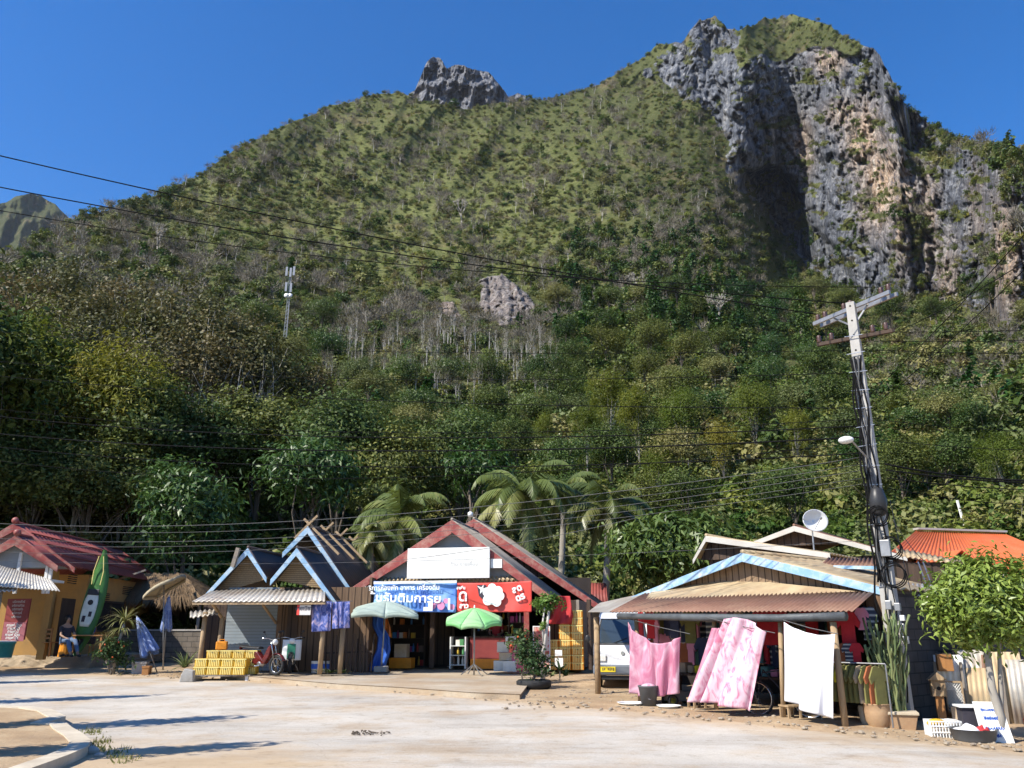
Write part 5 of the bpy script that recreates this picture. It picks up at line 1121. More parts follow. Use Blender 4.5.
# ================================================================ props
M('kayak_green', (.05, .15, .035), (.035, .11, .025), 3, .4, .05); M('kayak_white', (.62, .66, .60), (.5, .55, .5), 6, .4, .05)
M('orange_wood', (.38, .18, .06), (.3, .14, .05), 4, .6, .2, stretch=(4, 4, .5)); M('denim', (.12, .18, .28), (.09, .13, .22), 9, .9, .1); M('blue_cloth', (.05, .09, .30), (.03, .05, .18), 4, .8, .1)
M('skin', (.36, .22, .15), (.33, .2, .135), 5, .55, 0); M('hair', (.015, .012, .01), (.02, .015, .012), 20, .5, .1); M('red_cloth', (.45, .04, .04), (.34, .03, .035), 4, .8, .1); M('dark_cloth', (.03, .03, .04), (.045, .04, .05), 4, .85, .1)
M('parasol_blue', (.13, .22, .48), (.07, .12, .32), 2, .7, .1, dirt=(.6, .64, .72), damt=.8, dscale=2.2); M('tarp_blue', (.04, .14, .55), (.03, .10, .42), 2, .5, .2); M('tarp_orange', (.65, .22, .05), (.5, .15, .04), 3, .6, .1)
M('parasol_grey', (.36, .43, .37), (.31, .38, .33), 2, .7, .1, dirt=(.22, .26, .22), damt=.4); M('parasol_green', (.22, .52, .20), (.18, .46, .16), 2, .55, .05); M('parasol_pale', (.33, .56, .27), (.29, .52, .24), 2, .55, .05)
M('crate_yellow', (.70, .42, .03), (.60, .34, .025), 4, .45, .05, dirt=(.35, .22, .05), damt=.35); M('crate_orange', (.72, .27, .02), (.6, .22, .02), 4, .5, .05); M('pale_yellow', (.80, .68, .25), (.74, .6, .2), 5, .5, 0)
M('red_enamel', (.13, .015, .015), (.09, .01, .01), 3, .25, .02, spec=.6); M('black_plastic', (.025, .025, .027), (.035, .035, .035), 5, .4, .02); M('white_plastic', (.72, .73, .72), (.66, .67, .66), 4, .4, .02); M('green_plastic', (.04, .20, .12), (.03, .16, .1), 4, .4, .02)
M('teal_plastic', (.05, .28, .24), (.04, .22, .2), 4, .5, .05); M('grey_plastic', (.11, .115, .12), (.085, .09, .095), 4, .5, .05); M('van_white', (.78, .79, .80), (.74, .75, .76), 2, .22, 0, spec=.6); M('van_grey', (.16, .18, .21), (.13, .15, .18), 4, .5, .05)
M('glass_dark', (.03, .045, .06), (.04, .055, .07), 1, .06, 0, spec=.9); M('lamp_glass', (.75, .75, .72), (.65, .65, .62), 5, .12, 0, spec=.8); M('plate_yellow', (.78, .62, .03), (.72, .56, .03), 5, .5, 0)
M('carton', (.50, .38, .24), (.42, .31, .19), 3, .85, .1, dirt=(.6, .55, .48), damt=.6); M('white_carton', (.70, .68, .64), (.6, .58, .55), 3, .8, .05, dirt=(.45, .35, .25), damt=.35); M('pink_plastic', (.65, .15, .22), (.55, .12, .18), 4, .5, .05)
M('terracotta', (.42, .28, .16), (.34, .21, .12), 4, .85, .2); M('cement_pot', (.50, .42, .31), (.42, .35, .25), 5, .9, .3); M('sheet_white', (.70, .70, .72), (.66, .66, .69), 2, .85, .03); M('cable', (.008, .008, .009), (.012, .012, .012), 9, .9, 0, spec=.05); M('cable_grey', (.07, .07, .07), (.10, .10, .10), 9, .6, 0)
M('pole_concrete', (.46, .445, .41), (.37, .355, .33), 2.5, .9, .4, stretch=(1, 1, .3), dirt=(.2, .19, .17), damt=.5); M('insulator', (.09, .045, .03), (.06, .03, .02), 9, .3, 0, spec=.6); M('galv', (.34, .34, .34), (.25, .25, .25), 6, .4, .05, metal=.5)
leafmat('leaf_yucca', (.08, .11, .03), (.15, .18, .06), (.34, .34, .16), trans=.15, rough=.4); leafmat('leaf_shrub', (.035, .06, .018), (.07, .11, .03), (.16, .18, .07), trans=.2); leafmat('leaf_garden', (.065, .135, .022), (.13, .235, .04), (.24, .35, .08), trans=.3, rough=.4, spec=.45)
leafmat('cactus_skin', (.16, .19, .08), (.22, .26, .11), (.34, .36, .2), trans=0, rough=.6); M('flower_red', (.5, .05, .03), (.5, .15, .03), 9, .6, 0); leafmat('leaf_dry', (.16, .12, .06), (.26, .2, .1), (.4, .3, .16), trans=.1)
def tiedye(name, a, b_, c, sc_):
    m, nt, bb, out = new_mat(name); tc = N(nt, 'ShaderNodeTexCoord'); mp = N(nt, 'ShaderNodeMapping'); mp.inputs['Scale'].default_value = (1.2, 1, .7); nt.links.new(tc.outputs['Object'], mp.inputs[0])
    n = N(nt, 'ShaderNodeTexNoise', i_Scale=sc_, i_Detail=5.0, i_Distortion=1.6); nt.links.new(mp.outputs[0], n.inputs['Vector']); r = ramp(nt, n.outputs[0], [(.36, a), (.5, b_), (.62, c)]); nt.links.new(r.outputs[0], bb.inputs['Base Color']); bb.inputs['Roughness'].default_value = .85
    t_ = N(nt, 'ShaderNodeBsdfTranslucent'); nt.links.new(r.outputs[0], t_.inputs[0]); mx = N(nt, 'ShaderNodeMixShader'); mx.inputs[0].default_value = .15; nt.links.new(bb.outputs[0], mx.inputs[1]); nt.links.new(t_.outputs[0], mx.inputs[2]); nt.links.new(mx.outputs[0], out.inputs[0])
tiedye('pink_tiedye', (.48, .16, .25), (.57, .27, .36), (.68, .46, .54), 2.2); tiedye('pink_floral', (.60, .20, .30), (.72, .48, .55), (.74, .54, .60), 5.5); tiedye('batik_blue', (.03, .05, .22), (.12, .16, .42), (.42, .34, .48), 6.0)
def FT(fr, name, label, cat, group=None, at_=None):
    """thing whose empty sits at local point at_ = (u, v); returns (thing, shifted frame)"""
    f = Fr(fr.W(at_[0], at_[1]) if at_ else fr.o, 0); f.u, f.v, f.rz = fr.u, fr.v, fr.rz
    if len(at_) > 2: f.o.z = fr.o.z + at_[2]
    return fthing(f, name, label, cat, group), f
# ---------------------------------------------------------------- people
import bmesh
def skinmesh(nodes, edges, root='pelvis', sub=2):
    names = list(nodes); bm = bmesh.new(); lay = bm.verts.layers.skin.verify(); vs = {k: bm.verts.new(nodes[k][0]) for k in names}
    for a, b in edges: bm.edges.new((vs[a], vs[b]))
    for k in names:
        rad = nodes[k][1]; vs[k][lay].radius = rad if hasattr(rad, '__len__') else (rad, rad); vs[k][lay].use_root = (k == root)
    me = bpy.data.meshes.new('s'); bm.to_mesh(me); bm.free(); o = bpy.data.objects.new('s', me); C.objects.link(o)
    o.modifiers.new('skin', 'SKIN').use_smooth_shade = True; s_ = o.modifiers.new('sub', 'SUBSURF'); s_.levels = s_.render_levels = sub
    dg = bpy.context.evaluated_depsgraph_get(); dg.update(); m2 = bpy.data.meshes.new_from_object(o.evaluated_get(dg)); bpy.data.objects.remove(o); return m2
def person(label, loc, rz, J, shirt, trousers, hair='hair', long_hair=False):
    """J: joint positions; the body is one skinned surface, clothes are thin shells over it"""
    t = thing('person', label, 'person', loc, rz); Jv = {k: V3(v) for k, v in J.items()}
    nd = {}; rad = {'pelvis': (.145, .11), 'waist': (.125, .095), 'chest': (.155, .105), 'neck': .05, 'chin': .055, 'head': .088, 'crown': .075}
    for k in ('pelvis', 'waist', 'chest', 'neck', 'chin', 'head', 'crown'): nd[k] = (Jv[k], rad[k])
    E_ = [('pelvis', 'waist'), ('waist', 'chest'), ('chest', 'neck'), ('neck', 'chin'), ('chin', 'head'), ('head', 'crown')]
    for s_ in 'LR':
        for k, r_ in (('sho', .058), ('elb', .042), ('wri', .028), ('hand', (.036, .018)), ('hip', .085), ('kne', .062), ('ank', .042), ('toe', .035)): nd[k + s_] = (Jv[k + s_], r_)
        E_ += [('chest', 'sho' + s_), ('sho' + s_, 'elb' + s_), ('elb' + s_, 'wri' + s_), ('wri' + s_, 'hand' + s_), ('pelvis', 'hip' + s_), ('hip' + s_, 'kne' + s_), ('kne' + s_, 'ank' + s_), ('ank' + s_, 'toe' + s_)]
        hd = (Jv['hand' + s_] - Jv['wri' + s_]).normalized(); sd_ = hd.cross(V3((0, 0, 1))); sd_ = sd_.normalized() if sd_.length > .1 else V3((1, 0, 0))
        for q, (o_, L_) in enumerate(((-.028, .055), (-.009, .07), (.010, .066), (.028, .05), (-.05, .02))):
            k = 'f%d%s' % (q, s_); nd[k] = (Jv['hand' + s_] + sd_ * o_ + hd * L_ + V3((0, 0, -.012)), .009); E_.append(('hand' + s_, k))
    fdir = (Jv['toeL'] - Jv['ankL']); fdir.z = 0; fdir.normalize(); nd['nose'] = (Jv['head'] + fdir * .098 - V3((0, 0, .012)), .014); E_.append(('head', 'nose'))
    obj('body', skinmesh(nd, E_), 'skin', t)
    g = 1.14
    sn = {k: (nd[k][0], tuple(x * g for x in (nd[k][1] if hasattr(nd[k][1], '__len__') else (nd[k][1],) * 2))) for k in ('pelvis', 'waist', 'chest', 'shoL', 'shoR')}
    for s_ in 'LR': sn['e' + s_] = (Jv['sho' + s_].lerp(Jv['elb' + s_], .75), (.062, .062))
    obj('shirt', skinmesh(sn, [('pelvis', 'waist'), ('waist', 'chest'), ('chest', 'shoL'), ('chest', 'shoR'), ('shoL', 'eL'), ('shoR', 'eR')]), shirt, t)
    tn = {'pelvis': (Jv['pelvis'] - V3((0, 0, .01)), (.155, .12))}
    for s_ in 'LR': tn['hip' + s_] = (Jv['hip' + s_], (.098,) * 2); tn['kne' + s_] = (Jv['kne' + s_], (.076,) * 2); tn['an' + s_] = (Jv['kne' + s_].lerp(Jv['ank' + s_], .88), (.062,) * 2)
    obj('trousers', skinmesh(tn, [('pelvis', 'hipL'), ('pelvis', 'hipR'), ('hipL', 'kneL'), ('hipR', 'kneR'), ('kneL', 'anL'), ('kneR', 'anR')]), trousers, t)
    hm = MB().sphere(Jv['head'] + V3((0, 0, .035)) - fdir * .03, .112, 14, 10, (.92, 1, .98))
    if long_hair: hm.sphere(Jv['neck'] + V3((0, 0, .06)) - fdir * .07, .1, 12, 8, (.9, .6, 1.2))
    hm.build('hair', hair, t, smooth=True)
    mb = MB()
    for s_ in (-1, 1): mb.sphere(Jv['head'] + fdir * .085 + V3((-fdir.y, fdir.x, 0)) * .032 * s_ + V3((0, 0, .012)), .012, 8, 6)
    mb.build('eyes', 'hair', t, smooth=True)
    mb = MB()
    for s_ in 'LR': a_, b_ = Jv['ank' + s_], Jv['toe' + s_]; mb.tube([a_ + V3((0, 0, -.03)) - fdir * .03, a_.lerp(b_, .5) + V3((0, 0, -.01)), b_ + fdir * .05 - V3((0, 0, .005))], [.045, .047, .03], 8)
    mb.build('sandals', 'black_rubber', t, smooth=True); return t
def seated(lean=.0, seat=.44, legs=.35, arm=0.0):
    """facing -Y, seat height given"""
    J = {'pelvis': (0, .02, seat + .1), 'waist': (0, .04 + lean * .2, seat + .28), 'chest': (0, .05 + lean * .5, seat + .48), 'neck': (0, .04 + lean * .6, seat + .62), 'chin': (0, .0 + lean * .6, seat + .68), 'head': (0, .005 + lean * .6, seat + .76), 'crown': (0, .02 + lean * .62, seat + .84)}
    for s_, q in (('L', -1), ('R', 1)):
        J.update({'sho' + s_: (q * .18, .05 + lean * .5, seat + .50), 'elb' + s_: (q * .22, -.06, seat + .24), 'wri' + s_: (q * .15, -.27, seat + .16 + arm), 'hand' + s_: (q * .12, -.35, seat + .15 + arm), 'hip' + s_: (q * .09, .0, seat + .08), 'kne' + s_: (q * .12, -.42, seat + .08), 'ank' + s_: (q * .11, -.42 - legs, .09), 'toe' + s_: (q * .12, -.55 - legs, .045)})
    return J
# ---------------------------------------------------------------- left: porch, kayak, chairs
def chair(label, loc, rz, mat='orange_wood', group=None):
    t = thing('wooden_chair', label, 'chair', loc, rz, group)
    for x in (-.2, .2):
        for y in (-.2, .2): MB().box(x - .02, x + .02, y - .02, y + .02, 0, .44 if y < 0 else .92).build('leg', mat, t)
    MB().box(-.23, .23, -.23, .23, .44, .47).build('seat', mat, t, bevel=.005); mb = MB()
    for z in (.56, .70, .84): mb.box(-.18, .18, .185, .205, z, z + .06)
    mb.build('backrest', mat, t); return t
zf = ZL + .02
def yp(px, py, v): return fyW(px, py, v)
def onbank(px, Y): p = at(px, 640, Y); return V3(((px - 512) / F_PX * (Y * CT - .4 * ST), Y, ZL))
ky = onbank(80, 28.6)
t = thing('kayak', 'green and white kayak leaning upright against the yellow house', 'kayak', ky, 0)
# hull built along z then tilted back against the wall
H_ = 3.55
def hull(ws, dep, n=22, m=14):
    mb = MB()
    def fn(i, j):
        z = H_ * j; wd_ = .37 * (max(0.0, math.sin(math.pi * min(1, .06 + .9 * j))) ** .7) * (1 if j < .75 else 1 - (j - .75) * 1.4); a_ = 2 * math.pi * i; return V3((wd_ * math.cos(a_), -.16 * math.sin(a_) * (wd_ / .37) ** .5 - .25 * (abs(j - .5) * 2) ** 3, z))
    return mb.grid(fn, m, n)
k_ = hull(0, 0).build('hull', 'kayak_green', t, smooth=True)
MB().grid(lambda i, j: V3((.24 * (2 * i - 1) * (1 - .4 * abs(2 * j - 1) ** 3), -.175 - .02 * math.sin(math.pi * i), .95 + 1.15 * j)), 8, 10).build('deck_panel', 'kayak_white', t, smooth=True, solid=.02)
MB().lathe([(.09, -.01), (.09, .03)], (0, -.21, 1.75), 16, axis='y').build('hatch', 'black_plastic', t); MB().box(-.2, .2, -.23, -.19, 2.0, 2.2).build('seat', 'black_plastic', t, bevel=.02)
mb = MB()
for q in (-1, 1): mb.tube([(q * .15, -.20, 2.35), (q * .17, -.27, 2.8), (q * .08, -.38, 3.3)], .018, 6)
mb.build('trim_line', 'pale_yellow', t); MB().box(-.14, -.03, -.21, -.195, 1.1, 1.3).box(.04, .14, -.21, -.195, 1.28, 1.45).build('foot_wells', 'dark_cloth', t)
t.rotation_euler = (R_(-9), R_(4), 0)
chair('wooden chair on the porch beside the yellow column', onbank(51, 28.7), R_(160)); chair('wooden chair at the table below the kayak', onbank(86, 27.9 + 1.2), R_(10))
person('person in a dark top and jeans sitting by the kayak', onbank(66, 28.3), R_(50), seated(.1), 'dark_cloth', 'denim')
c2_ = onbank(64.5, 28.4); t = thing('plastic_stool', 'small low stool under the person in jeans', 'stool', onbank(66, 28.33), 0); MB().lathe([(.2, 0), (.17, .42), (.19, .43)], (0, 0, 0), 14).build('stool_body', 'crate_orange', t)
person('person in a blue shirt sitting at the porch table', onbank(88, 28.9), R_(-20), seated(-.1, arm=.1), 'blue_cloth', 'dark_cloth', long_hair=True)
t = thing('wooden_table', 'low orange brown wooden table on the porch', 'table', onbank(91, 28.4), 0)
MB().box(-.5, .5, -.3, .3, .66, .70).build('table_top', 'orange_wood', t, bevel=.005)
for x in (-.45, .45):
    for y in (-.25, .25): MB().box(x - .025, x + .025, y - .025, y + .025, 0, .66).build('leg', 'orange_wood', t)
# leaning red menu board and teal bin
M('maroon_board', (.24, .045, .04), (.2, .035, .035), 3, .6, .05)
p = onbank(12, 27.9); t = thing('menu_board', 'tall maroon and pink advertising board with white lines of writing', 'sign', p, R_(-8)); w_ = .42
MB().box(-w_, w_, 0, .04, .55, 1.85).build('board', 'maroon_board', t); M('dull_pink', (.36, .12, .14), (.3, .1, .12), 3, .6, .05); MB().box(-w_ + .02, w_ - .02, -.012, -.004, .5, 1.1).build('pink_panel', 'dull_pink', t)
for i in range(5):
    me = textmesh('\u0e01\u0e32\u0e41\u0e1f \u0e19\u0e49\u0e33\u0e14\u0e37\u0e48\u0e21'[:9 - i % 3], .13, .002, .002); o = obj('lettering', me, 'white_ink', t); o.location = (-.02, -.017, 1.0 - i * .1); o.rotation_euler = (R_(90), 0, 0)
for i in range(5): me = textmesh('\u0e1a\u0e23\u0e34\u0e01\u0e32\u0e23\u0e17\u0e31\u0e27\u0e23\u0e4c'[:11 - i], .11, 0, .002); o = obj('lettering', me, 'faint_ink', t); o.location = (0, -.006, 1.75 - i * .12); o.rotation_euler = (R_(90), 0, 0)
p = onbank(5, 27.5); t = thing('teal_bin', 'teal plastic tub at the left edge below the maroon board', 'bin', p, 0); MB().lathe([(.26, 0), (.3, .42), (.32, .43), (.32, .5), (.28, .5), (.27, .1)], (0, 0, 0), 20, close=False).build('tub', 'teal_plastic', t, smooth=True); MB().torus((0, 0, .5), .31, .02, 'z').build('tub_rim', 'white_plastic', t, smooth=True)
# ---------------------------------------------------------------- plants in front
def blades(r, c, n, L, w_, up=.8, droop=.6, seg=5, yel=.3):
    Q = []; T = []
    for k in range(n):
        az = r.uniform(0, 6.28); el = r.uniform(.1, 1.0) * up * 1.5; p = np.array(c, float); l_ = L * r.uniform(.75, 1.15); s_ = np.array([-math.sin(az), math.cos(az), 0]); e = el; tn = r.uniform(0, 1)
        for i in range(seg):
            d = np.array([math.cos(az) * math.cos(e), math.sin(az) * math.cos(e), math.sin(e)]); q = p + d * l_ / seg; w0, w1 = w_ * (1 - (i / seg) ** 1.5), w_ * (1 - ((i + 1) / seg) ** 1.5) + .002
            Q.append([p - s_ * w0, p + s_ * w0, q + s_ * w1, q - s_ * w1]); T.append(tn); p = q; e -= droop / seg * (1.4 if el < .8 else .8)
    return Q, T
def bladeplant(name, label, cat, loc, heads, stems, mat, group=None, seed=1, stem_mat='bark_pale'):
    r = np.random.default_rng(seed); t = thing(name, label, cat, loc, 0, group); Q = []; T = []
    for (c, n, L, w_, up, dr) in heads: a_, b_ = blades(r, c, n, L, w_, up, dr); Q += a_; T += b_
    me = qmesh('leaves', np.array(Q), 4, mat, attr=np.array(T)); o = bpy.data.objects.new('leaves', me); C.objects.link(o); o.parent = t
    for s_ in stems: MB().tube(s_[0], s_[1], 7).build('stem', stem_mat, t, smooth=True)
    return t
g = onp(113, 26.6)
bladeplant('yucca', 'spiky yucca with pale drooping leaves on a thin trunk in front of the yellow house', 'plant', g, [((.15, 0, 1.55), 60, .85, .028, .75, 1.1), ((-.35, .05, .95), 34, .5, .024, .8, .9), ((.1, .05, 1.35), 26, .7, .026, .2, .9)], [([(0, 0, 0), (.03, 0, .8), (.15, 0, 1.5)], [.06, .05, .04]), ([(-.05, 0, 0), (-.3, 0, .5), (-.35, .05, .95)], [.05, .04, .03])], 'leaf_yucca', seed=2)
cm, cs = crown_mesh(77, (.62, .4, .55), 26, 34, .12, .06, 'leaf_shrub', .55, 'dome', .2); t = thing('garden_shrub', 'tangled mixed shrub with red flowers round the foot of the yucca', 'shrub', g + V3((.05, -.25, 0)), 0); o = bpy.data.objects.new('foliage', cm); C.objects.link(o); o.parent = t; limbs(78, .5, .03, cs, 8).build('stems', 'bark', t); r = random.Random(5); mb = MB()
for c_ in cs[:6]: mb.sphere((c_[0], c_[1] - .1, c_[2]), .03, 6, 5)
mb.build('flowers', 'flower_red', t)
g = onp(184, 26.8); bladeplant('agave', 'small green agave beside the stack of yellow crates', 'plant', g, [((0, 0, .2), 46, .75, .03, .8, .55)], [], 'leaf_yucca', seed=3)
for (px, py, sd_, lb) in ((330, 669, 4, 'low weedy clump growing against the stake fence'), (628 - 90, 683, 5, 'leafy green plant right of the slim pompom tree')):
    g = onp(px, 25.2 if px < 400 else 24.2, .13); bladeplant('weed_clump', lb, 'plant', g, [((0, 0, .03), 30, .38, .03, .5, .5), ((.4, 0, .03), 24, .3, .03, .5, .5), ((-.35, .1, .03), 20, .3, .025, .5, .5)], [], 'leaf_shrub', seed=sd_)
# folded and open parasols
def folded(label, base, top, L, w_, mat, z0=.35, seed=1):
    """closed parasol: pole from base to top, pleated cloth hangs from the top"""
    b_, t_ = V3(base), V3(top); th_ = thing('folded_parasol', label, 'parasol', b_, 0); d = t_ - b_; ln = d.length; dn = d.normalized(); q = V3((0, 0, 1)).rotation_difference(dn)
    th_.rotation_mode = 'QUATERNION'; th_.rotation_quaternion = q
    MB().tube([(0, 0, 0), (0, 0, ln)], .02, 8).build('pole', 'steel', th_, smooth=True)
    MB().grid(lambda i, j: V3((math.cos(6.283 * i), math.sin(6.283 * i), 0)) * (.035 + w_ * (1 - j) ** .8 * (1 + .35 * math.sin(i * 6.283 * 8))) + V3((0, 0, ln - L * (1 - j) - .03 + .05 * math.sin(i * 6.283 * 4) * (1 - j))), 64, 14).build('cloth', mat, th_, smooth=True, solid=.006)
    MB().lathe([(.03, 0), (.015, .07)], (0, 0, ln - .03), 8).build('finial', 'white_plastic', th_); return th_
b_ = onp(158, 26.9); tp = at(137, 617, b_.y + .1); folded('closed blue and white parasol leaning in front of the low block wall', b_, tp, 1.25, .2, 'parasol_blue')
b_ = at(166, 640, 28.4); b_.z = gz(b_.x, 28.4); tp = at(169, 596, 28.4); folded('closed blue parasol standing upright behind the block wall', b_, tp, 1.1, .12, 'parasol_blue')
def parasol(name, label, base, apex, Rr, drop, mats, tilt=(0, 0), n=8, rz=0.0, group=None, foot='tripod', print_=None, square=False):
    b_, a_ = V3(base), V3(apex); t = thing(name, label, 'parasol', b_, 0, group); a_ = a_ - b_
    MB().tube([(0, 0, 0), a_ * .5, a_], [.024, .024, .02], 8).build('pole', 'galv', t, smooth=True)
    Mx = Matrix.Translation(a_) @ Matrix.Rotation(R_(tilt[0]), 4, 'X') @ Matrix.Rotation(R_(tilt[1]), 4, 'Y') @ Matrix.Rotation(rz, 4, 'Z')
    def pt(k, f):
        a1 = 2 * math.pi * k / n; sq = 1.0
        if square: sq = 1 / max(abs(math.cos(a1)), abs(math.sin(a1)))
        m_ = k % 1.0; sc_ = 1 - .07 * math.sin(math.pi * m_) * f
        return Mx @ V3((math.cos(a1) * Rr * f * sq * sc_, math.sin(a1) * Rr * f * sq * sc_, -drop * (f ** 1.25) + .05 * math.sin(math.pi * m_) * f))
    cv = None
    for k in range(n):
        pc = MB().grid(lambda i, j: pt(k + i * .9999, .02 + j * .98), 8, 8).build('canopy' if k == 0 else 'canopy_panel', mats[k % len(mats)], t if k == 0 else cv, smooth=True, solid=.005)
        if k == 0: cv = pc
        e0 = [pt(k + i / 6 * .9999, 1.0) for i in range(7)]; vm = MB()
        vm.add(e0 + [q - V3((0, 0, .12)) for q in e0], [(i, i + 1, 8 + i, 7 + i) for i in range(6)]); vm.build('valance', mats[k % len(mats)], cv, smooth=True, solid=.004)
        MB().bar(a_ - V3((0, 0, .04)), pt(k, .98) - V3((0, 0, .02)), .012).build('rib', 'galv', t)
    MB().lathe([(.03, 0), (.02, .07), (.004, .09)], tuple(a_), 8).build('finial', 'white_plastic', t)
    if foot == 'tripod':
        for k in range(4): a1 = k * math.pi / 2 + .5; MB().bar((0, 0, .3), (.42 * math.cos(a1), .42 * math.sin(a1), .02), .025).build('foot', 'galv', t)
    elif foot == 'block': MB().box(-.2, .2, -.2, .2, 0, .17).build('foot', 'concrete', t, bevel=.02)
    return t
g = gnd(381, 672, .13); parasol('grey_green_parasol', 'faded grey green square parasol on a concrete foot before the red trimmed shop', g, at(386, 601, g.y), 1.0, .30, ['parasol_grey'], (7, 2), 8, R_(8), foot='block', square=True)
g = gnd(474, 675, .13); gp = parasol('green_parasol', 'bright green striped parasol on a tripod in front of the red banner', g, at(474.5, 608, g.y), .88, .34, ['parasol_green', 'parasol_pale'], (12, 0), 8, R_(22), foot='tripod')
g = gnd(167, 668); parasol('tan_parasol', 'tilted tan canvas parasol over the front of the thatched hut', V3((at(167, 640, 28.2).x, 28.2, .25)), at(164, 584, 28.2), .76, .10, ['canvas_tan'], (2, -31), 4, R_(45), foot='none', square=False)
# blue and orange cloth hanging by the pole
t, f = FT(fs, 'hanging_tarp', 'bundled blue tarpaulin hanging beside the pole of the grey green parasol', 'tarp', at_=(fs.hit(380, 650, -1.5)[0], -1.5))
def strip(fr, f, pts, v, mat, name, t, amp=.05):
    n = len(pts); L_ = [f.L(a, b, v) for a, b, c_ in pts]; R2 = [f.L(c_, b, v) for a, b, c_ in pts]
    def fn(i, j): k = min(int(j * (n - 1)), n - 2); q = j * (n - 1) - k; p = L_[k].lerp(L_[k + 1], q).lerp(R2[k].lerp(R2[k + 1], q), i); p.y += amp * math.sin(i * 9 + j * 5) + amp * .6 * math.sin(i * 17 + 2); return p
    return MB().grid(fn, 22, 22).build(name, mat, t, smooth=True, solid=.008)
V_ = 0
strip(fs, f, [(373, 613, 384), (371, 625, 383), (377, 637, 390), (376, 650, 391), (370, 664, 386), (369, 671, 384)], 0, 'tarp_blue', 'tarp', t)
t, f = FT(fs, 'orange_cloth', 'orange and white cloth strip hanging beside the blue tarpaulin', 'cloth', at_=(fs.hit(388, 630, -1.3)[0], -1.3)); strip(fs, f, [(382, 616, 387), (383, 628, 391), (381, 637, 391)], 0, 'tarp_orange', 'cloth_body', t)
# ---------------------------------------------------------------- crates
def crate(label, loc, rz, mat='crate_yellow', s=(.36, .30, .215), group=None, bottles=True):
    t = thing('drink_crate', label, 'crate', loc, rz, group); w_, d_, h_ = s; mb = MB()
    for (x0, x1, y0, y1) in ((-w_ / 2, w_ / 2, -d_ / 2, -d_ / 2 + .02), (-w_ / 2, w_ / 2, d_ / 2 - .02, d_ / 2), (-w_ / 2, -w_ / 2 + .02, -d_ / 2 + .02, d_ / 2 - .02), (w_ / 2 - .02, w_ / 2, -d_ / 2 + .02, d_ / 2 - .02)): mb.box(x0, x1, y0, y1, 0, h_)
    mb.box(-w_ / 2 + .02, w_ / 2 - .02, -d_ / 2 + .02, d_ / 2 - .02, 0, .02)
    mb.build('crate_body', mat, t); mb = MB()
    for k in range(6): x = -w_ / 2 + .05 + k * (w_ - .1) / 5; mb.box(x - .012, x + .012, -d_ / 2 - .012, -d_ / 2 - .001, .01, h_ - .03)
    mb.box(-w_ / 2 - .006, w_ / 2 + .006, -d_ / 2 - .016, -d_ / 2 - .002, h_ - .028, h_ + .002); mb.build('ribs', 'pale_yellow', t)
    mb = MB(); mb.box(-.05, .05, -d_ / 2 - .005, -d_ / 2 - .001, h_ * .62, h_ * .78); mb.build('hand_slot', 'dark_cloth', t)
    return t
GC = 'yellow drink crates stacked by the roadside'; LC = 'yellow drink crate in the stepped roadside stack'
g0 = onp(197, fb.o.y - 2.1, .0); proto = None; first = None
bench = thing('plank_bench', 'low plank bench that carries the stepped stack of yellow crates', 'bench', g0 + V3((.6, .35, 0)), R_(3)); MB().box(-.85, .85, -.25, .55, .13, .17).build('plank', 'grey_timber', bench)
for x in (-.75, .75): MB().box(x - .04, x + .04, -.22, .5, 0, .13).build('leg', 'white_plastic', bench)
for row, (n, x0, y0, z0) in enumerate(((4, .02, .25, .17), (4, .02, .27, .39), (4, .22, .58, .61))):
    for k in range(n):
        loc = g0 + V3((x0 + k * .372 + (.02 if row else 0), y0, z0)); lb = (LC + ', lowest row', LC + ', middle row', LC + ', top row')[row]
        if first is None: first = crate(lb, loc, R_(-3), group=GC)
        else: copy_tree(first, loc, R_(-3 + (k * 7 + row * 5) % 5 - 2), label=lb)
for k in range(4): copy_tree(first, g0 + V3((.22 + k * .372, .62, .39)), R_(2), label=LC + ', behind the middle row')
for k in range(4): copy_tree(first, g0 + V3((.22 + k * .372, .62, .17)), R_(1), label=LC + ', behind the lowest row')
t = thing('orange_canister', 'orange plastic canister on top of the stack of yellow crates', 'canister', g0 + V3((.42, .58, .835)), .2); MB().box(-.16, .16, -.11, .11, 0, .24).build('canister_body', 'crate_orange', t, bevel=.03); MB().tube([(-.08, 0, .24), (-.06, 0, .29), (.06, 0, .29), (.08, 0, .24)], .014, 6).build('handle', 'crate_orange', t)
g = onp(188, fb.o.y - 2.3); t = thing('concrete_chunk', 'pale broken concrete block beside the yellow crates', 'block', g, .2); MB().prism([(-.2, -.15, 0), (.17, -.15, 0), (.14, -.13, .3), (-.1, -.12, .36), (-.17, -.14, .2)], (.02, .3, 0)).build('chunk', 'concrete', t, bevel=.02)
for (px, py, w_, h_, mt, lb) in ((138, 668, .42, .36, 'concrete', 'grey metal box standing in front of the low block wall'), (145, 670, .2, .26, 'orange_wood', 'small brown box beside the grey metal box')):
    g = onp(px, 26.6 if px < 140 else 26.3); t = thing('roadside_box', lb, 'box', g, .1); MB().box(-w_ / 2, w_ / 2, 0, .3, 0, h_).build('box_body', mt, t, bevel=.01); MB().box(-w_ / 2 - .01, w_ / 2 + .01, -.012, .31, h_ - .05, h_ + .01).build('lid', mt, t)
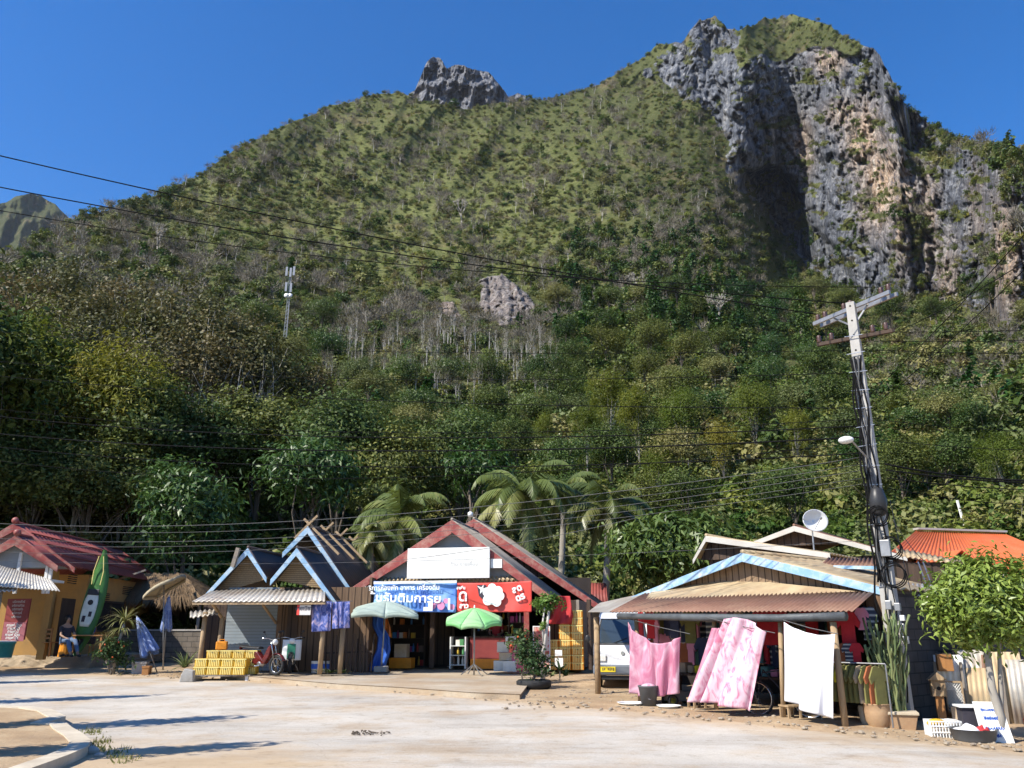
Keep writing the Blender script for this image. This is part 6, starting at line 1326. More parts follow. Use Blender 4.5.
# ---------------------------------------------------------------- motorbikes
def motorbike(label, loc, rz, body='red_enamel', shield=None):
    t = thing('motorbike', label, 'motorbike', loc, rz)
    for k, x in enumerate((-.6, .62)):
        w_ = MB().torus((x, 0, .29), .245, .042, 'y', 28, 8).build('wheel', 'black_rubber', t, smooth=True); MB().torus((x, 0, .29), .20, .014, 'y', 28, 6).build('rim', 'chrome', w_, smooth=True); mb = MB()
        for a_ in range(12): an = a_ * math.pi / 6; mb.tube([(x, .015 * (-1) ** a_, .29), (x + .2 * math.cos(an), 0, .29 + .2 * math.sin(an))], .004, 4)
        mb.lathe([(.04, -.05), (.04, .05)], (x, 0, .29), 10, axis='y'); mb.build('spokes', 'chrome', w_)
    MB().prism([(-.5, -.09, .42), (-.75, -.08, .72), (-.1, -.1, .66), (.12, -.1, .45), (.3, -.08, .8), (.42, -.07, .86), (.36, -.07, .55), (.18, -.09, .32), (-.2, -.09, .3)], (0, .18, 0)).build('body', body, t, bevel=.03)
    MB().grid(lambda i, j: V3((-.82 + .78 * j, .13 * math.cos(math.pi * i) * (1 - .35 * j), .73 + .05 * math.sin(math.pi * i) + .05 * (1 - j) ** 2)), 8, 12).build('seat', 'black_plastic', t, smooth=True, solid=.03)
    for s_ in (-.07, .07): MB().tube([(.62, s_, .29), (.45, s_, .78), (.40, s_, .98)], .018, 8).build('fork', 'chrome', t, smooth=True)
    hb = MB().tube([(.32, -.34, 1.02), (.40, -.2, 1.03), (.41, 0, .98), (.40, .2, 1.03), (.32, .34, 1.02)], .014, 8).build('handlebar', 'chrome', t, smooth=True)
    for s_ in (-1, 1): MB().tube([(.3, s_ * .35, 1.02), (.36, s_ * .24, 1.025)], .02, 8).build('grip', 'black_rubber', hb); MB().tube([(.38, s_ * .2, 1.03), (.34, s_ * .28, 1.18)], .006, 5).sphere((.34, s_ * .3, 1.2), .05, 10, 6, (.3, 1, .7)).build('mirror', 'black_plastic', hb)
    MB().sphere((.50, 0, .92), .095, 14, 10, (.7, 1, .9)).build('headlight', 'lamp_glass', t, smooth=True)
    MB().grid(lambda i, j: V3((.62 + .31 * math.cos(R_(20 + 130 * j)), .06 * math.cos(math.pi * i), .29 + .31 * math.sin(R_(20 + 130 * j)) + .02 * math.sin(math.pi * i))), 6, 12).build('mudguard', body, t, smooth=True, solid=.006)
    MB().grid(lambda i, j: V3((-.6 - .31 * math.cos(R_(30 + 110 * j)), .07 * math.cos(math.pi * i), .31 + .31 * math.sin(R_(30 + 110 * j)))), 6, 12).build('mudguard', 'black_plastic', t, smooth=True, solid=.006)
    MB().tube([(.05, -.1, .28), (-.2, -.13, .24), (-.45, -.14, .28), (-.8, -.14, .36)], [.018, .02, .04, .045], 8).build('exhaust', 'chrome', t, smooth=True); MB().sphere((.0, 0, .33), .13, 12, 8, (1.2, .8, .8)).build('engine', 'steel', t, smooth=True)
    MB().sphere((-.88, 0, .74), .05, 8, 6, (.6, 1.4, .8)).build('tail_light', 'red_enamel', t)
    MB().tube([(-.05, .1, .25), (-.1, .22, .02)], .01, 5).build('kick_stand', 'steel', t)
    if shield:
        MB().grid(lambda i, j: V3((.38 + .14 * math.sin(math.pi * i) - .02 + .1 * (1 - j) * 0, -.27 * math.cos(math.pi * i), .38 + .58 * j)), 12, 10).build('leg_shield', shield[0], t, smooth=True, solid=.02)
        MB().grid(lambda i, j: V3((.54 - .02 * j, -.12 * math.cos(math.pi * i), .42 + .42 * j)), 8, 8).build('shield_panel', shield[1], t, smooth=True, solid=.02)
    return t
motorbike('dark red motorbike parked under the awning of the blue trimmed house', onp(260, fb.o.y - 1.7, .13), R_(-30)); motorbike('white and green scooter parked head on beside the dark red motorbike', onp(291, fb.o.y - .75, .13), R_(-80), 'black_plastic', ('white_plastic', 'green_plastic'))
g = onp(315, fb.o.y - .7, .13)
for q, (mt, lb) in enumerate((('white_plastic', 'white round bucket on the pavement before the plank wall'), ('white_carton', 'blue and white paint tin beside the white bucket'))):
    t = thing('paint_bucket', lb, 'bucket', g + V3((q * .3, .05 * q, 0)), 0); MB().lathe([(.11, 0), (.135, .33), (.14, .34), (.12, .34)], (0, 0, 0), 18).build('bucket_body', mt, t, smooth=True); MB().lathe([(.1295, .12), (.136, .26)], (0, 0, 0), 18, close=False).build('band', 'tarp_blue', t)
# batik cloths and small sign on the wooden house
for (x0, x1, y1, sd_, lb) in ((311, 332, 632, 2, 'blue batik cloth with pale pattern hanging from a line, the left one'), (333, 350, 629, 3, 'blue grey batik cloth hanging beside the other batik cloth')):
    t, f = FT(fb, 'batik_cloth', lb, 'cloth', 'batik cloths hung by the wooden house', at_=(fb.hit((x0 + x1) / 2, 610, -1.7)[0], -1.7)); cloth(f, (x0, 602), (x1, 602 - .5), (x0 - .5, y1), (x1 - 1, y1 - 1), 0, 2.5, .06, seed=sd_).build('sheet', 'batik_blue', t, smooth=True, solid=.006)
p, q = fb.L(306, 601, -1.68), fb.L(353, 601, -1.68); t = thing('clothes_line', 'cord carrying the two batik cloths', 'cord', fb.W(*p), fb.rz); MB().tube([(0, 0, 0), q - p], .008, 5).build('cord', 'cable_grey', t)
t, f = FT(fb, 'paper_sign', 'small white and red sign under the awning of the wooden house', 'sign', at_=(fb.hit(303, 610, -1.8)[0], -1.8)); a_, b_ = f.hit(296.5, 615, 0), f.hit(311, 605, 0); MB().box(a_[0], b_[0], 0, .012, a_[1], b_[1]).build('board', 'white_carton', t); MB().box(a_[0], a_[0] + .08, -.004, -.001, a_[1], b_[1]).build('red_edge', 'banner_red', t)
me = textmesh('\u0e02\u0e32\u0e22\u0e40\u0e1a\u0e35\u0e22\u0e23\u0e4c', .15, .003, .002); o = obj('lettering', me, 'dark_ink', t); pp = f.L(304, 608.5, 0); o.location = (pp.x, -.006, pp.z); o.rotation_euler = (R_(90), 0, 0)
# ---------------------------------------------------------------- goods in the red trimmed shop
GM = {}
for i, c_ in enumerate(((.5, .05, .04), (.6, .4, .05), (.06, .2, .45), (.55, .5, .42), (.1, .3, .12), (.6, .2, .05), (.35, .06, .2), (.7, .68, .62), (.15, .1, .08))): M('goods_%d' % i, c_, tuple(x * .8 for x in c_), 6, .5, 0)
def bottle(mat): return MB().lathe([(.035, 0), (.037, .17), (.014, .23), (.014, .27), (.017, .28)], (0, 0, 0), 8).mesh('bottle')
bot = []; box_ = []
for i in range(9):
    b1 = bottle(0); b1.materials.append(MATS['goods_%d' % i]); bot.append(b1); b2 = MB().box(-.07, .07, -.05, .05, 0, .19).box(-.05, .05, -.055, -.051, .05, .14).mesh('pk'); b2.materials.append(MATS['goods_%d' % i]); b2.materials.append(MATS['goods_%d' % ((i + 3) % 9)]); b2.polygons[-1].material_index = 1; box_.append(b2)
def shelf_unit(fr, px, v, w_, h_, n, label, mat='dark_wood', seed=1, name='goods_shelf', base=0.0, fill=.85, what='mixed packets and bottles'):
    u = fr.hit(px, 650, v)[0]; t, f = FT(fr, name, label, 'shelf', at_=(u, v)); r = random.Random(seed)
    for x in (-w_ / 2, w_ / 2): MB().box(x - .02, x + .02, -.17, .17, 0, h_).build('side_panel', mat, t)
    for k in range(n): MB().box(-w_ / 2 + .02, w_ / 2 - .02, -.17, .17, base + k * (h_ - base) / n, base + k * (h_ - base) / n + .022).build('shelf_board', mat, t)
    MB().box(-w_ / 2 + .02, w_ / 2 - .02, .15, .165, 0, h_).build('back_panel', 'dark_inside', t)
    for k in range(n):
        z = base + k * (h_ - base) / n + .022; x = -w_ / 2 + .1
        while x < w_ / 2 - .08:
            if r.random() < fill:
                i = r.randrange(9); isb = r.random() < .5; me = (bot if isb else box_)[i]; o = bpy.data.objects.new('bottle' if isb else 'goods_packet', me); C.objects.link(o); wp = f.W(x, -.06, z + .002); o.location = wp; o.rotation_euler = (0, 0, fr.rz + r.uniform(-.2, .2)); o.scale = (1, 1, r.uniform(.8, 1.15))
                tag(o, ('bottle' if isb else 'packet') + ' standing on the ' + what, 'bottle' if isb else 'packet', 'goods: ' + what)
            x += r.uniform(.11, .18)
    return t
shelf_unit(fs, 459, -.15, .5, .98, 3, 'white wire display rack standing beside the green parasol pole', 'white_plastic', 3, 'display_rack', .1, .9, 'white display rack')
shelf_unit(fs, 500, .9, 1.9, 1.9, 5, 'tall dark shelf of goods behind the green parasol', seed=5, what='tall shelf behind the green parasol')
shelf_unit(fs, 519, .1, .62, 1.75, 5, 'narrow shelf of packets at the right post of the shop', seed=6, what='narrow shelf at the right post')
shelf_unit(fs, 402, 1.2, 1.7, 1.8, 4, 'wide shelf of dim goods at the left inside the shop', seed=7, fill=.7, what='shelf at the left inside the shop')
t, f = FT(fs, 'shop_counter', 'dark red shop counter with a yellow base inside the open shop', 'counter', at_=(fs.hit(497, 660, .1)[0], .1)); MB().box(-.85, .6, -.25, .25, .3, .95).build('front_panel', 'maroon_board', t); MB().box(-.87, .62, -.28, .28, .952, 1.0).build('counter_top', 'dark_wood', t); MB().box(-.83, .58, -.24, .24, 0, .3).build('base', 'crate_orange', t)
J = {'pelvis': (0, 0, .92), 'waist': (0, 0, 1.08), 'chest': (0, 0, 1.3), 'neck': (0, 0, 1.43), 'chin': (0, -.03, 1.49), 'head': (0, -.02, 1.57), 'crown': (0, 0, 1.65)}
for s_, q in (('L', -1), ('R', 1)): J.update({'sho' + s_: (q * .18, 0, 1.34), 'elb' + s_: (q * .23, -.05, 1.08), 'wri' + s_: (q * .17, -.25, 1.03), 'hand' + s_: (q * .14, -.33, 1.03), 'hip' + s_: (q * .09, 0, .88), 'kne' + s_: (q * .1, 0, .48), 'ank' + s_: (q * .1, .02, .09), 'toe' + s_: (q * .11, -.12, .045)})
person('person in a red shirt standing behind the shop counter', fs.W(fs.hit(497, 640, .65)[0], .55, .03), fs.rz, J, 'red_cloth', 'dark_cloth', long_hair=True)
def box_thing(fr, px, py, v, w_, d_, h_, mat, label, z=None, rz=0.0, name='carton', lidm=None):
    u = fr.hit(px, py, v)[0]; zz_ = (fr.o.z if z is None else z); t = thing(name, label, 'box', V3((*fr.W(u, v)[:2], zz_)), fr.rz + rz)
    MB().box(-w_ / 2, w_ / 2, -d_ / 2, d_ / 2, 0, h_).build('box_body', mat, t, bevel=.008); MB().box(-w_ / 2, w_ / 2, -.028, .028, h_ + .002, h_ + .004).build('tape', lidm or 'carton', t); return t
z0 = fs.o.z
box_thing(fs, 402, 665, -.2, .75, .45, .32, 'crate_orange', 'orange yellow crate on the shop floor behind the hanging tarpaulin'); box_thing(fs, 402, 650, -.2, .42, .35, .42, 'carton', 'brown carton on top of the orange yellow crate', z0 + .33)
box_thing(fs, 501, 683, -1.55, .42, .35, .3, 'white_carton', 'white carton on the pavement, lowest at the shop corner', rz=.1); box_thing(fs, 511, 683, -1.75, .4, .32, .3, 'white_carton', 'white carton beside the lowest one at the shop corner', rz=-.15)
box_thing(fs, 508, 672, -1.55, .5, .36, .22, 'carton', 'pale brown carton resting on the white cartons', z0 + .31, .05); box_thing(fs, 503, 662, -1.5, .34, .3, .3, 'white_carton', 'tall white box on the pale brown carton', z0 + .54, .1); box_thing(fs, 513, 654, -1.6, .46, .3, .14, 'white_carton', 'tilted flat carton on top of the pile by the shop corner', z0 + .86, .25)
t = thing('pink_bag', 'bulging pink plastic bag beside the cartons at the shop corner', 'bag', fs.W(fs.hit(518, 680, -1.65)[0], -1.65, 0), 0); MB().lathe([(.16, 0), (.21, .12), (.2, .45), (.12, .72), (.1, .78)], (0, 0, 0), 14).build('bag_body', 'pink_plastic', t, smooth=True)
# right side of the red shop: stacked crates, ad board, red cloth
u0 = fs.hit(566, 670, -.25)[0]; cr2 = None
for (c, n) in ((0, 7), (.39, 8), (-.39, 4)):
    for k in range(n):
        loc = fs.W(u0 + c, -.25, k * .225); lb = 'yellow drink crate stacked against the right wall of the red trimmed shop'
        if cr2 is None: cr2 = crate(lb, loc, fs.rz, 'crate_orange', group='crates stacked at the right wall of the shop')
        else: copy_tree(cr2, loc, fs.rz)
t, f = FT(fs, 'hanging_red_tarp', 'dark red tarpaulin draped under the right eave of the shop', 'tarp', at_=(fs.hit(560, 610, -.5)[0], -.5)); strip(fs, f, [(549, 596, 570), (553, 606, 572), (551, 616, 573), (548, 624, 571)], 0, 'red_cloth', 'tarp', t, .06)
t, f = FT(fs, 'ad_board', 'pinkish advertising board standing behind the potted shrubs', 'sign', at_=(fs.hit(541, 660, -.7)[0], -.7)); a_, b_ = f.hit(534, 672, 0), f.hit(549, 627, 0)
bannermat('ad_print', [(.35, (.55, .16, .12)), (.5, (.62, .42, .34)), (.65, (.66, .58, .5))], (5.0, .55, (.5, .08, .06))); MB().box(a_[0], b_[0], 0, .03, .1, b_[1]).build('board', 'ad_print', t); mb = MB(); mb.box(a_[0] - .03, a_[0], -.01, .04, 0, b_[1] + .03); mb.box(b_[0], b_[0] + .03, -.01, .04, 0, b_[1] + .03); mb.box(a_[0], b_[0], -.01, .04, b_[1] + .002, b_[1] + .03); mb.build('frame', 'white_paint', t)
for (x0, y0, x1, y1, lb) in ((555, 656, 562, 650, 'small white notice board, upper one beside the ad board'), (555, 667, 563, 658, 'small white notice board, lower one beside the ad board')):
    t, f = FT(fs, 'notice_board', lb, 'sign', at_=(fs.hit(559, 660, -1.0)[0], -1.0)); a_, b_ = f.hit(x0, y0, 0), f.hit(x1, y1, 0); MB().box(a_[0], b_[0], 0, .02, a_[1], b_[1]).build('board', 'white_paint', t); MB().bar(((a_[0] + b_[0]) / 2, .04, 0), ((a_[0] + b_[0]) / 2, .04, b_[1]), .03).build('post', 'grey_timber', t)
# potted shrubs and pompom tree at the corner
g = gnd(540, 690); t = thing('potted_shrub', 'dark twiggy shrub in a black rubber tub at the end of the pavement', 'shrub', g + V3((-.15, .1, 0)), 0)
MB().lathe([(.34, 0), (.44, .08), (.45, .2), (.40, .24), (.36, .2)], (0, 0, 0), 22).build('tub', 'black_rubber', t, smooth=True); cm, cs = crown_mesh(91, (.55, .45, .5), 26, 36, .10, .05, 'leaf_shrub', .62, 'dome', .2); o = bpy.data.objects.new('foliage', cm); C.objects.link(o); o.parent = t; limbs(92, .6, .03, cs, 10).build('stems', 'bark', t)
g = gnd(523, 686); t = thing('flowering_shrub', 'tall loose shrub with reddish flowers beside the pink bag', 'shrub', g + V3((0, .2, 0)), 0); cm, cs = crown_mesh(93, (.42, .35, .7), 26, 30, .11, .05, 'leaf_shrub', .9, 'dome', .2); o = bpy.data.objects.new('foliage', cm); C.objects.link(o); o.parent = t; limbs(94, .8, .03, cs, 10).build('stems', 'bark', t); mb = MB()
for c_ in cs[:5]: mb.sphere((c_[0], c_[1] - .08, c_[2]), .035, 6, 5)
mb.build('flowers', 'flower_red', t)
g = gnd(543, 684); a_ = at(543, 660, g.y) ; tp = at(549, 607, g.y); t = thing('pompom_tree', 'slim pale trunked tree with a small round pompom crown', 'tree', g, 0); tr_ = tp - g; H2 = tr_.z
MB().tube([(0, 0, 0), (-.02, 0, H2 * .3), (.1, 0, H2 * .65), (tr_.x, 0, H2 - .1)], [.07, .055, .045, .035], 8).build('trunk', 'bark_white', t, smooth=True)
MB().tube([(.04, 0, H2 * .5), (.0, 0, H2 * .75), (tr_.x - .12, 0, H2)], [.04, .03, .02], 7).build('limb', 'bark_white', t, smooth=True)
cm, cs = crown_mesh(95, (.38, .36, .36), 26, 44, .09, .05, 'leaf_garden', 0, 'dome', .2); o = bpy.data.objects.new('crown', cm); C.objects.link(o); o.parent = t; o.location = (tr_.x, 0, H2)
cm, cs = crown_mesh(96, (.16, .16, .2), 8, 30, .08, .04, 'leaf_garden', 0, 'dome', .2); o = bpy.data.objects.new('lower_crown', cm); C.objects.link(o); o.parent = t; o.location = (tr_.x - .12, 0, H2 - .55)
g = gnd(560, 684); t = bladeplant('red_croton', 'red and green leafed plant at the foot of the crate stack', 'plant', g, [((0, 0, .35), 26, .38, .04, .8, .5), ((.15, .1, .2), 20, .32, .04, .7, .5)], [([(0, 0, 0), (0, 0, .38)], [.02, .02])], 'leaf_shrub', seed=8)
# ---------------------------------------------------------------- the van
gv = gnd(624, 690); fv = Fr(gv, 9); t = fthing(fv, 'minivan', 'white minivan with a yellow number plate half hidden by the pink cloth', 'van')
prof = [(.10, .34), (.0, .42), (.0, .62), (.03, .98), (.12, 1.08), (.72, 1.74), (.95, 1.86), (1.6, 1.92), (3.0, 1.90), (3.35, 1.78), (3.45, 1.0), (3.42, .34)]
hwf = lambda z: .735 if z < 1.0 else .735 - (z - 1.0) * .16
n = len(prof); mb = MB(); VV = [(-hwf(z), y, z) for y, z in prof] + [(hwf(z), y, z) for y, z in prof]
mb.add(VV, [(i, (i + 1) % n, n + (i + 1) % n, n + i) for i in range(n)] + [tuple(range(n)), tuple(range(n, 2 * n))[::-1]]); mb.build('body', 'van_white', t, bevel=.07, smooth=True)
def onf(x, f_, o_=.008): y = .12 + .60 * f_; z = 1.08 + .66 * f_; return V3((x * (hwf(z) - .09), y - o_ * .74, z + o_ * .67))
MB().add([onf(-1, .06, .02), onf(1, .06, .02), onf(1, .93, .02), onf(-1, .93, .02)], [(0, 1, 2, 3)]).build('windscreen', 'glass_dark', t, solid=.01)
mb = MB(); e_ = [onf(-1.03, .02, .016), onf(1.03, .02, .016), onf(1.03, .97, .016), onf(-1.03, .97, .016)]
for i in range(4): mb.bar(e_[i], e_[(i + 1) % 4], .035, .02)
mb.build('windscreen_seal', 'black_rubber', t)
for x in (-.35, .25): MB().bar(onf(x, .04, .035), onf(x + .55, .22, .035), .015).build('wiper', 'black_plastic', t)
MB().box(-.76, .76, -.10, .08, .36, .60).build('bumper', 'van_grey', t, bevel=.04); MB().box(-.55, .55, -.03, .05, .24, .34).build('lower_grille', 'black_plastic', t, bevel=.01)
for s_ in (-1, 1): MB().box(s_ * .55 - .13, s_ * .55 + .13, -.03, .02, .68, .84).build('headlight', 'lamp_glass', t, bevel=.02); MB().box(s_ * .715 - .02, s_ * .715 + .02, -.02, .05, .70, .82).build('indicator', 'crate_orange', t); a_ = MB().tube([(s_ * .72, .35, 1.18), (s_ * .86, .28, 1.22)], .012, 6).build('mirror_arm', 'black_plastic', t); MB().sphere((s_ * .90, .27, 1.23), .1, 12, 8, (.7, .35, 1)).build('mirror', 'black_plastic', a_, smooth=True)
pl = MB().box(-.57, -.19, -.115, -.104, .43, .56).build('number_plate', 'plate_yellow', t)
mb = MB(); [mb.box(-.52 + k * .045, -.495 + k * .045, -.1175, -.1155, .46 + .012 * (k % 2), .53) for k in (0, 1, 3, 4, 5, 6)]; mb.build('plate_characters', 'dark_ink', t)
for s_ in (-1, 1):
    for y in (.62, 2.75): w_ = MB().torus((s_ * .64, y, .27), .20, .075, 'x', 24, 8).build('wheel', 'black_rubber', t, smooth=True); MB().lathe([(.14, -.05), (.14, .05)], (s_ * .64, y, .27), 16, axis='x').build('rim', 'steel', w_)
MB().lathe([(.05, 0), (.05, .006)], (0, .0, .88), 16, axis='y').build('badge', 'chrome', t)
MB().add([(-hwf(1.15) - .004, .42, 1.15), (-hwf(1.6) - .004, .85, 1.6), (-hwf(1.6) - .004, 1.5, 1.62), (-hwf(1.15) - .004, 1.5, 1.15)], [(0, 1, 2, 3)]).build('side_window', 'glass_dark', t, solid=.008)
# ---------------------------------------------------------------- cloths of the clothes shop
def hang(label, name, tl, tr, bl, br, v, mat, folds, amp, seed, mid=None, vb=None, sag=0, cat='cloth', group=None):
    u = fr3.hit((tl[0] + tr[0]) / 2, tl[1], v)[0]; t, f = FT(fr3, name, label, cat, group, at_=(u, v)); cloth(f, tl, tr, bl, br, 0, folds, amp, 60, 36, sag, seed, vb=None if vb is None else vb - v).build('sheet', mat, t, smooth=True, solid=.006); return t
hang('dark pink tie dyed cloth hung slack before the white minivan', 'pink_cloth', (626, 621), (680, 637), (628, 692), (677, 693), -1.45, 'pink_tiedye', 4.2, .13, 2, sag=.28, group=None)
hang('large pale pink cloth with red spots spread wide between the posts', 'pale_pink_cloth', (724, 619), (766, 632), (699, 701), (758, 711), -1.6, 'pink_floral', 2.8, .16, 5, vb=-1.85, sag=-.12)
hang('deep pink edge of a second cloth showing behind the pale pink one', 'pink_cloth', (712, 628), (722, 628), (694, 700), (706, 702), -1.42, 'pink_tiedye', 1.2, .05, 6, vb=-1.6)
hang('bright white bed sheet hung to dry at the shop corner', 'white_sheet', (785, 622), (836, 634), (787, 701), (832, 719), -1.6, 'sheet_white', 2.2, .11, 7, sag=.10)
for (a_, b_, v, lb) in (((622, 617), (690, 634), -1.45, 'cord that carries the dark pink cloth'), ((705, 617), (775, 633), -1.6, 'cord that carries the pale pink cloth'), ((783, 620), (838, 634), -1.6, 'cord that carries the white sheet')):
    p, q = fr3.L(*a_, v), fr3.L(*b_, v); t = thing('clothes_line', lb, 'cord', fr3.W(*p), fr3.rz); MB().tube([(0, 0, 0), (q - p) * .5 + V3((0, 0, -.02)), q - p], .008, 5).build('cord', 'cable_grey', t)
# garments
def shirtmesh(w_=.5, h_=.66, fold=.03):
    out = [(-.5, 0), (-.48, .62), (-.78, .52), (-.92, .68), (-.5, .97), (-.18, 1.0), (0, .95), (.18, 1.0), (.5, .97), (.92, .68), (.78, .52), (.48, .62), (.5, 0)]
    return MB().prism([(x * w_ / 2, 0, z * h_) for x, z in out], (0, .035, 0)).mesh('garment')
for i, (c1, c2) in enumerate((((.50, .03, .04), (.38, .02, .03)), ((.6, .25, .34), (.52, .2, .3)), ((.62, .58, .03), (.5, .46, .03)), ((.2, .19, .06), (.14, .13, .05)), ((.05, .06, .12), (.03, .04, .08)), ((.42, .33, .22), (.34, .26, .17)), ((.1, .25, .24), (.07, .18, .18)), ((.36, .12, .05), (.28, .09, .04)))): M('garment_%d' % i, c1, c2, 5, .9, .1)
m_ = M('garment_stripe', (.05, .06, .09), (.04, .05, .08), 3, .9, .1, wave=('Z', 2.6, (.5, .5, .48), .5))
G_ = {}
def garment(px, py, v, mk, label, group, rz=0.0, sc_=1.0):
    if mk not in G_:
        me = shirtmesh(); me.materials.append(MATS[mk]); G_[mk] = me
    p = fr3.L(px, py, v); o = bpy.data.objects.new('hanging_garment', G_[mk]); C.objects.link(o); o.location = fr3.W(p.x, p.y, p.z); o.rotation_euler = (0, 0, fr3.rz + rz); o.scale = (sc_,) * 3; tag(o, label, 'garment', group); return o
garment(850, 648, -.6, 'garment_0', 'bright red shirt hung high beside the corner post', None, .2, 1.0); garment(863, 630, -.5, 'garment_1', 'pink top hung between the red and the striped shirt', None, .2, .6); garment(871, 640, -.35, 'garment_stripe', 'dark and white striped shirt hung next to the front wall', None, .9, .9)
for i, px in enumerate((842, 850, 858)): garment(px, 664, -.7, ('garment_7', 'garment_stripe', 'garment_0')[i], ('rust brown top', 'small striped top', 'small red top')[i] + ' in the row below the big red shirt', None, .3, .55)
t, f = FT(fr3, 'clothes_rack', 'low rail packed with yellow and olive clothes behind the corner post', 'rack', at_=(fr3.hit(858, 690, -.9)[0], -.9)); MB().tube([(-.75, .0, 1.02), (.55, 0, 1.02)], .015, 8).build('rail', 'steel', t); [MB().tube([(x, 0, 0), (x, 0, 1.02)], .015, 8).build('upright', 'steel', t) for x in (-.75, .55)]
for i in range(13):
    mk = ('garment_2', 'garment_2', 'garment_3', 'garment_2', 'garment_3', 'garment_2', 'garment_3', 'garment_3', 'garment_3', 'garment_5', 'garment_3', 'garment_7', 'garment_3')[i]
    p = f.W(-.72 + i * .095, 0, .36); o = garment(800, 650, -.9, mk, ('yellow shirt' if mk == 'garment_2' else 'olive or brown shirt') + ' packed on the low clothes rail', 'clothes on the low rail', 1.25, .95); o.location = p
r = random.Random(8)
for i in range(58):
    px = 642 + (i % 29) * 6.9 + r.uniform(-2, 2); v = r.choice((.6, .9, 1.2)); garment(px, (640 if i < 29 else 668) + r.uniform(-5, 4), v, r.choice(('garment_0', 'garment_4', 'garment_5', 'garment_6', 'garment_7', 'garment_stripe', 'garment_1', 'garment_3')), 'shirt hanging in the dim inside of the clothes shop', 'garments hung inside the clothes shop', r.uniform(-.5, .5), r.uniform(.85, 1.15))
for i, px in enumerate((765, 772, 779)): garment(px, 645, -.5, 'garment_0', 'red shirt hanging between the pale pink cloth and the white sheet', 'red shirts beside the white sheet', .1, 1.15)
t, f = FT(fr3, 'sales_table', 'dark low table heaped with folded goods in the clothes shop', 'table', at_=(fr3.hit(760, 700, .2)[0], .2)); MB().box(-2.4, 1.6, -.35, .35, .62, .66).build('table_top', 'dark_wood', t)
for x in (-2.3, 1.5): MB().box(x - .03, x + .03, -.3, .3, 0, .62).build('leg', 'dark_wood', t)
mb = [MB() for _ in range(4)]
for i in range(20):
    x = -2.2 + i * .19; k = r.randrange(8); o = MB().box(-.08, .08, -.14, .14, 0, r.uniform(.06, .22)).build('folded_clothes', 'garment_%d' % k, None, bevel=.02); o.location = f.W(x, r.uniform(-.15, .1), .662); o.rotation_euler = (0, 0, fr3.rz); tag(o, 'folded clothes piled on the dark sales table', 'clothes', 'folded clothes on the sales table')
# bicycle wheel showing beside the sheet: a parked bicycle
t, f = FT(fr3, 'bicycle', 'old bicycle with one wheel showing between the pale pink cloth and the sheet', 'bicycle', at_=(fr3.hit(775, 716, -1.0)[0], -1.0)); t.rotation_euler = (0, 0, fr3.rz + R_(12))
for x in (-.32, .68):
    w_ = MB().torus((x, 0, .33), .31, .022, 'y', 32, 8).build('wheel', 'black_rubber', t, smooth=True); MB().torus((x, 0, .33), .285, .012, 'y', 32, 6).build('rim', 'chrome', w_, smooth=True); mb = MB()
    for a_ in range(14): an = a_ * math.pi / 7; mb.tube([(x, 0, .33), (x + .29 * math.cos(an), 0, .33 + .29 * math.sin(an))], .003, 4)
    mb.build('spokes', 'chrome', w_)
MB().tube([(-.32, 0, .33), (-.16, 0, .85), (.28, 0, .38), (.52, 0, .3)], .016, 6).tube([(-.16, 0, .8), (.45, 0, .88), (.28, 0, .38)], .016, 6).tube([(.68, 0, .33), (.58, 0, .95)], .014, 6).build('frame', 'dark_cloth', t); MB().box(.46, .76, -.07, .07, .92, .97).build('saddle', 'black_plastic', t, bevel=.02); MB().tube([(-.2, -.28, 1.0), (-.14, 0, .95), (-.2, .28, 1.0)], .013, 6).build('handlebar', 'chrome', t)
# bucket on a dish, toy cart, water tubs
g = gnd(649, 707); t = thing('dark_bucket', 'dark grey bucket filled with rags in front of the pink cloth', 'bucket', g + V3((0, 0, .02)), 0); MB().lathe([(.15, 0), (.2, .36), (.215, .37), (.215, .40), (.19, .40), (.18, .3)], (0, 0, 0), 22).build('bucket_body', 'grey_plastic', t, smooth=True); MB().tube([(-.2, 0, .36), (-.17, .0, .18), (0, -.2, .14), (.17, 0, .18), (.2, 0, .36)], .006, 5).build('handle', 'steel', t)
t2 = thing('rag_heap', 'crumpled pale and red rags on top of the dark bucket', 'rag', g + V3((0, 0, .38)), 0); MB().sphere((0, 0, 0), .16, 14, 10, (1, 1, .5)).build('rag', 'pink_floral', t2, smooth=True)
for (px, py, rr_, lb) in ((632, 706, .3, 'wide pale plastic dish left of the dark bucket'), (669, 709, .24, 'smaller pale plastic dish right of the dark bucket')):
    g = gnd(px, py); t = thing('plastic_dish', lb, 'dish', g, 0); MB().lathe([(rr_ * .7, 0), (rr_, .07), (rr_ + .015, .075), (rr_ * .72, .02)], (0, 0, 0), 26).build('dish', 'white_plastic', t, smooth=True)
g = gnd(680, 706); t = thing('toy_cart', 'small dark toy cart with yellow green wheels beside the pink cloth', 'toy', g, .2); MB().box(-.3, .3, -.14, .14, .1, .3).build('tray', 'grey_plastic', t, bevel=.02)
for x in (-.22, .22):
    for y in (-.17, .17): w_ = MB().torus((x, y, .12), .085, .035, 'y', 18, 8).build('wheel', 'black_rubber', t, smooth=True); MB().lathe([(.07, -.02), (.07, .02)], (x, y, .12), 14, axis='y').build('hub', 'leaf_bamboo', w_)
for (px, lb) in ((697, 'small wooden stool half hidden under the pale pink cloth'), (790, 'small wooden stool standing under the white sheet')): 
    p = fr3.L(px, 705, -1.2); t = thing('wooden_stool', lb, 'stool', fr3.W(p.x, -1.2, 0), .3); MB().box(-.15, .15, -.15, .15, .24, .27).build('seat', 'timber', t); [MB().box(x - .02, x + .02, y - .02, y + .02, 0, .24).build('leg', 'timber', t) for x in (-.12, .12) for y in (-.12, .12)]
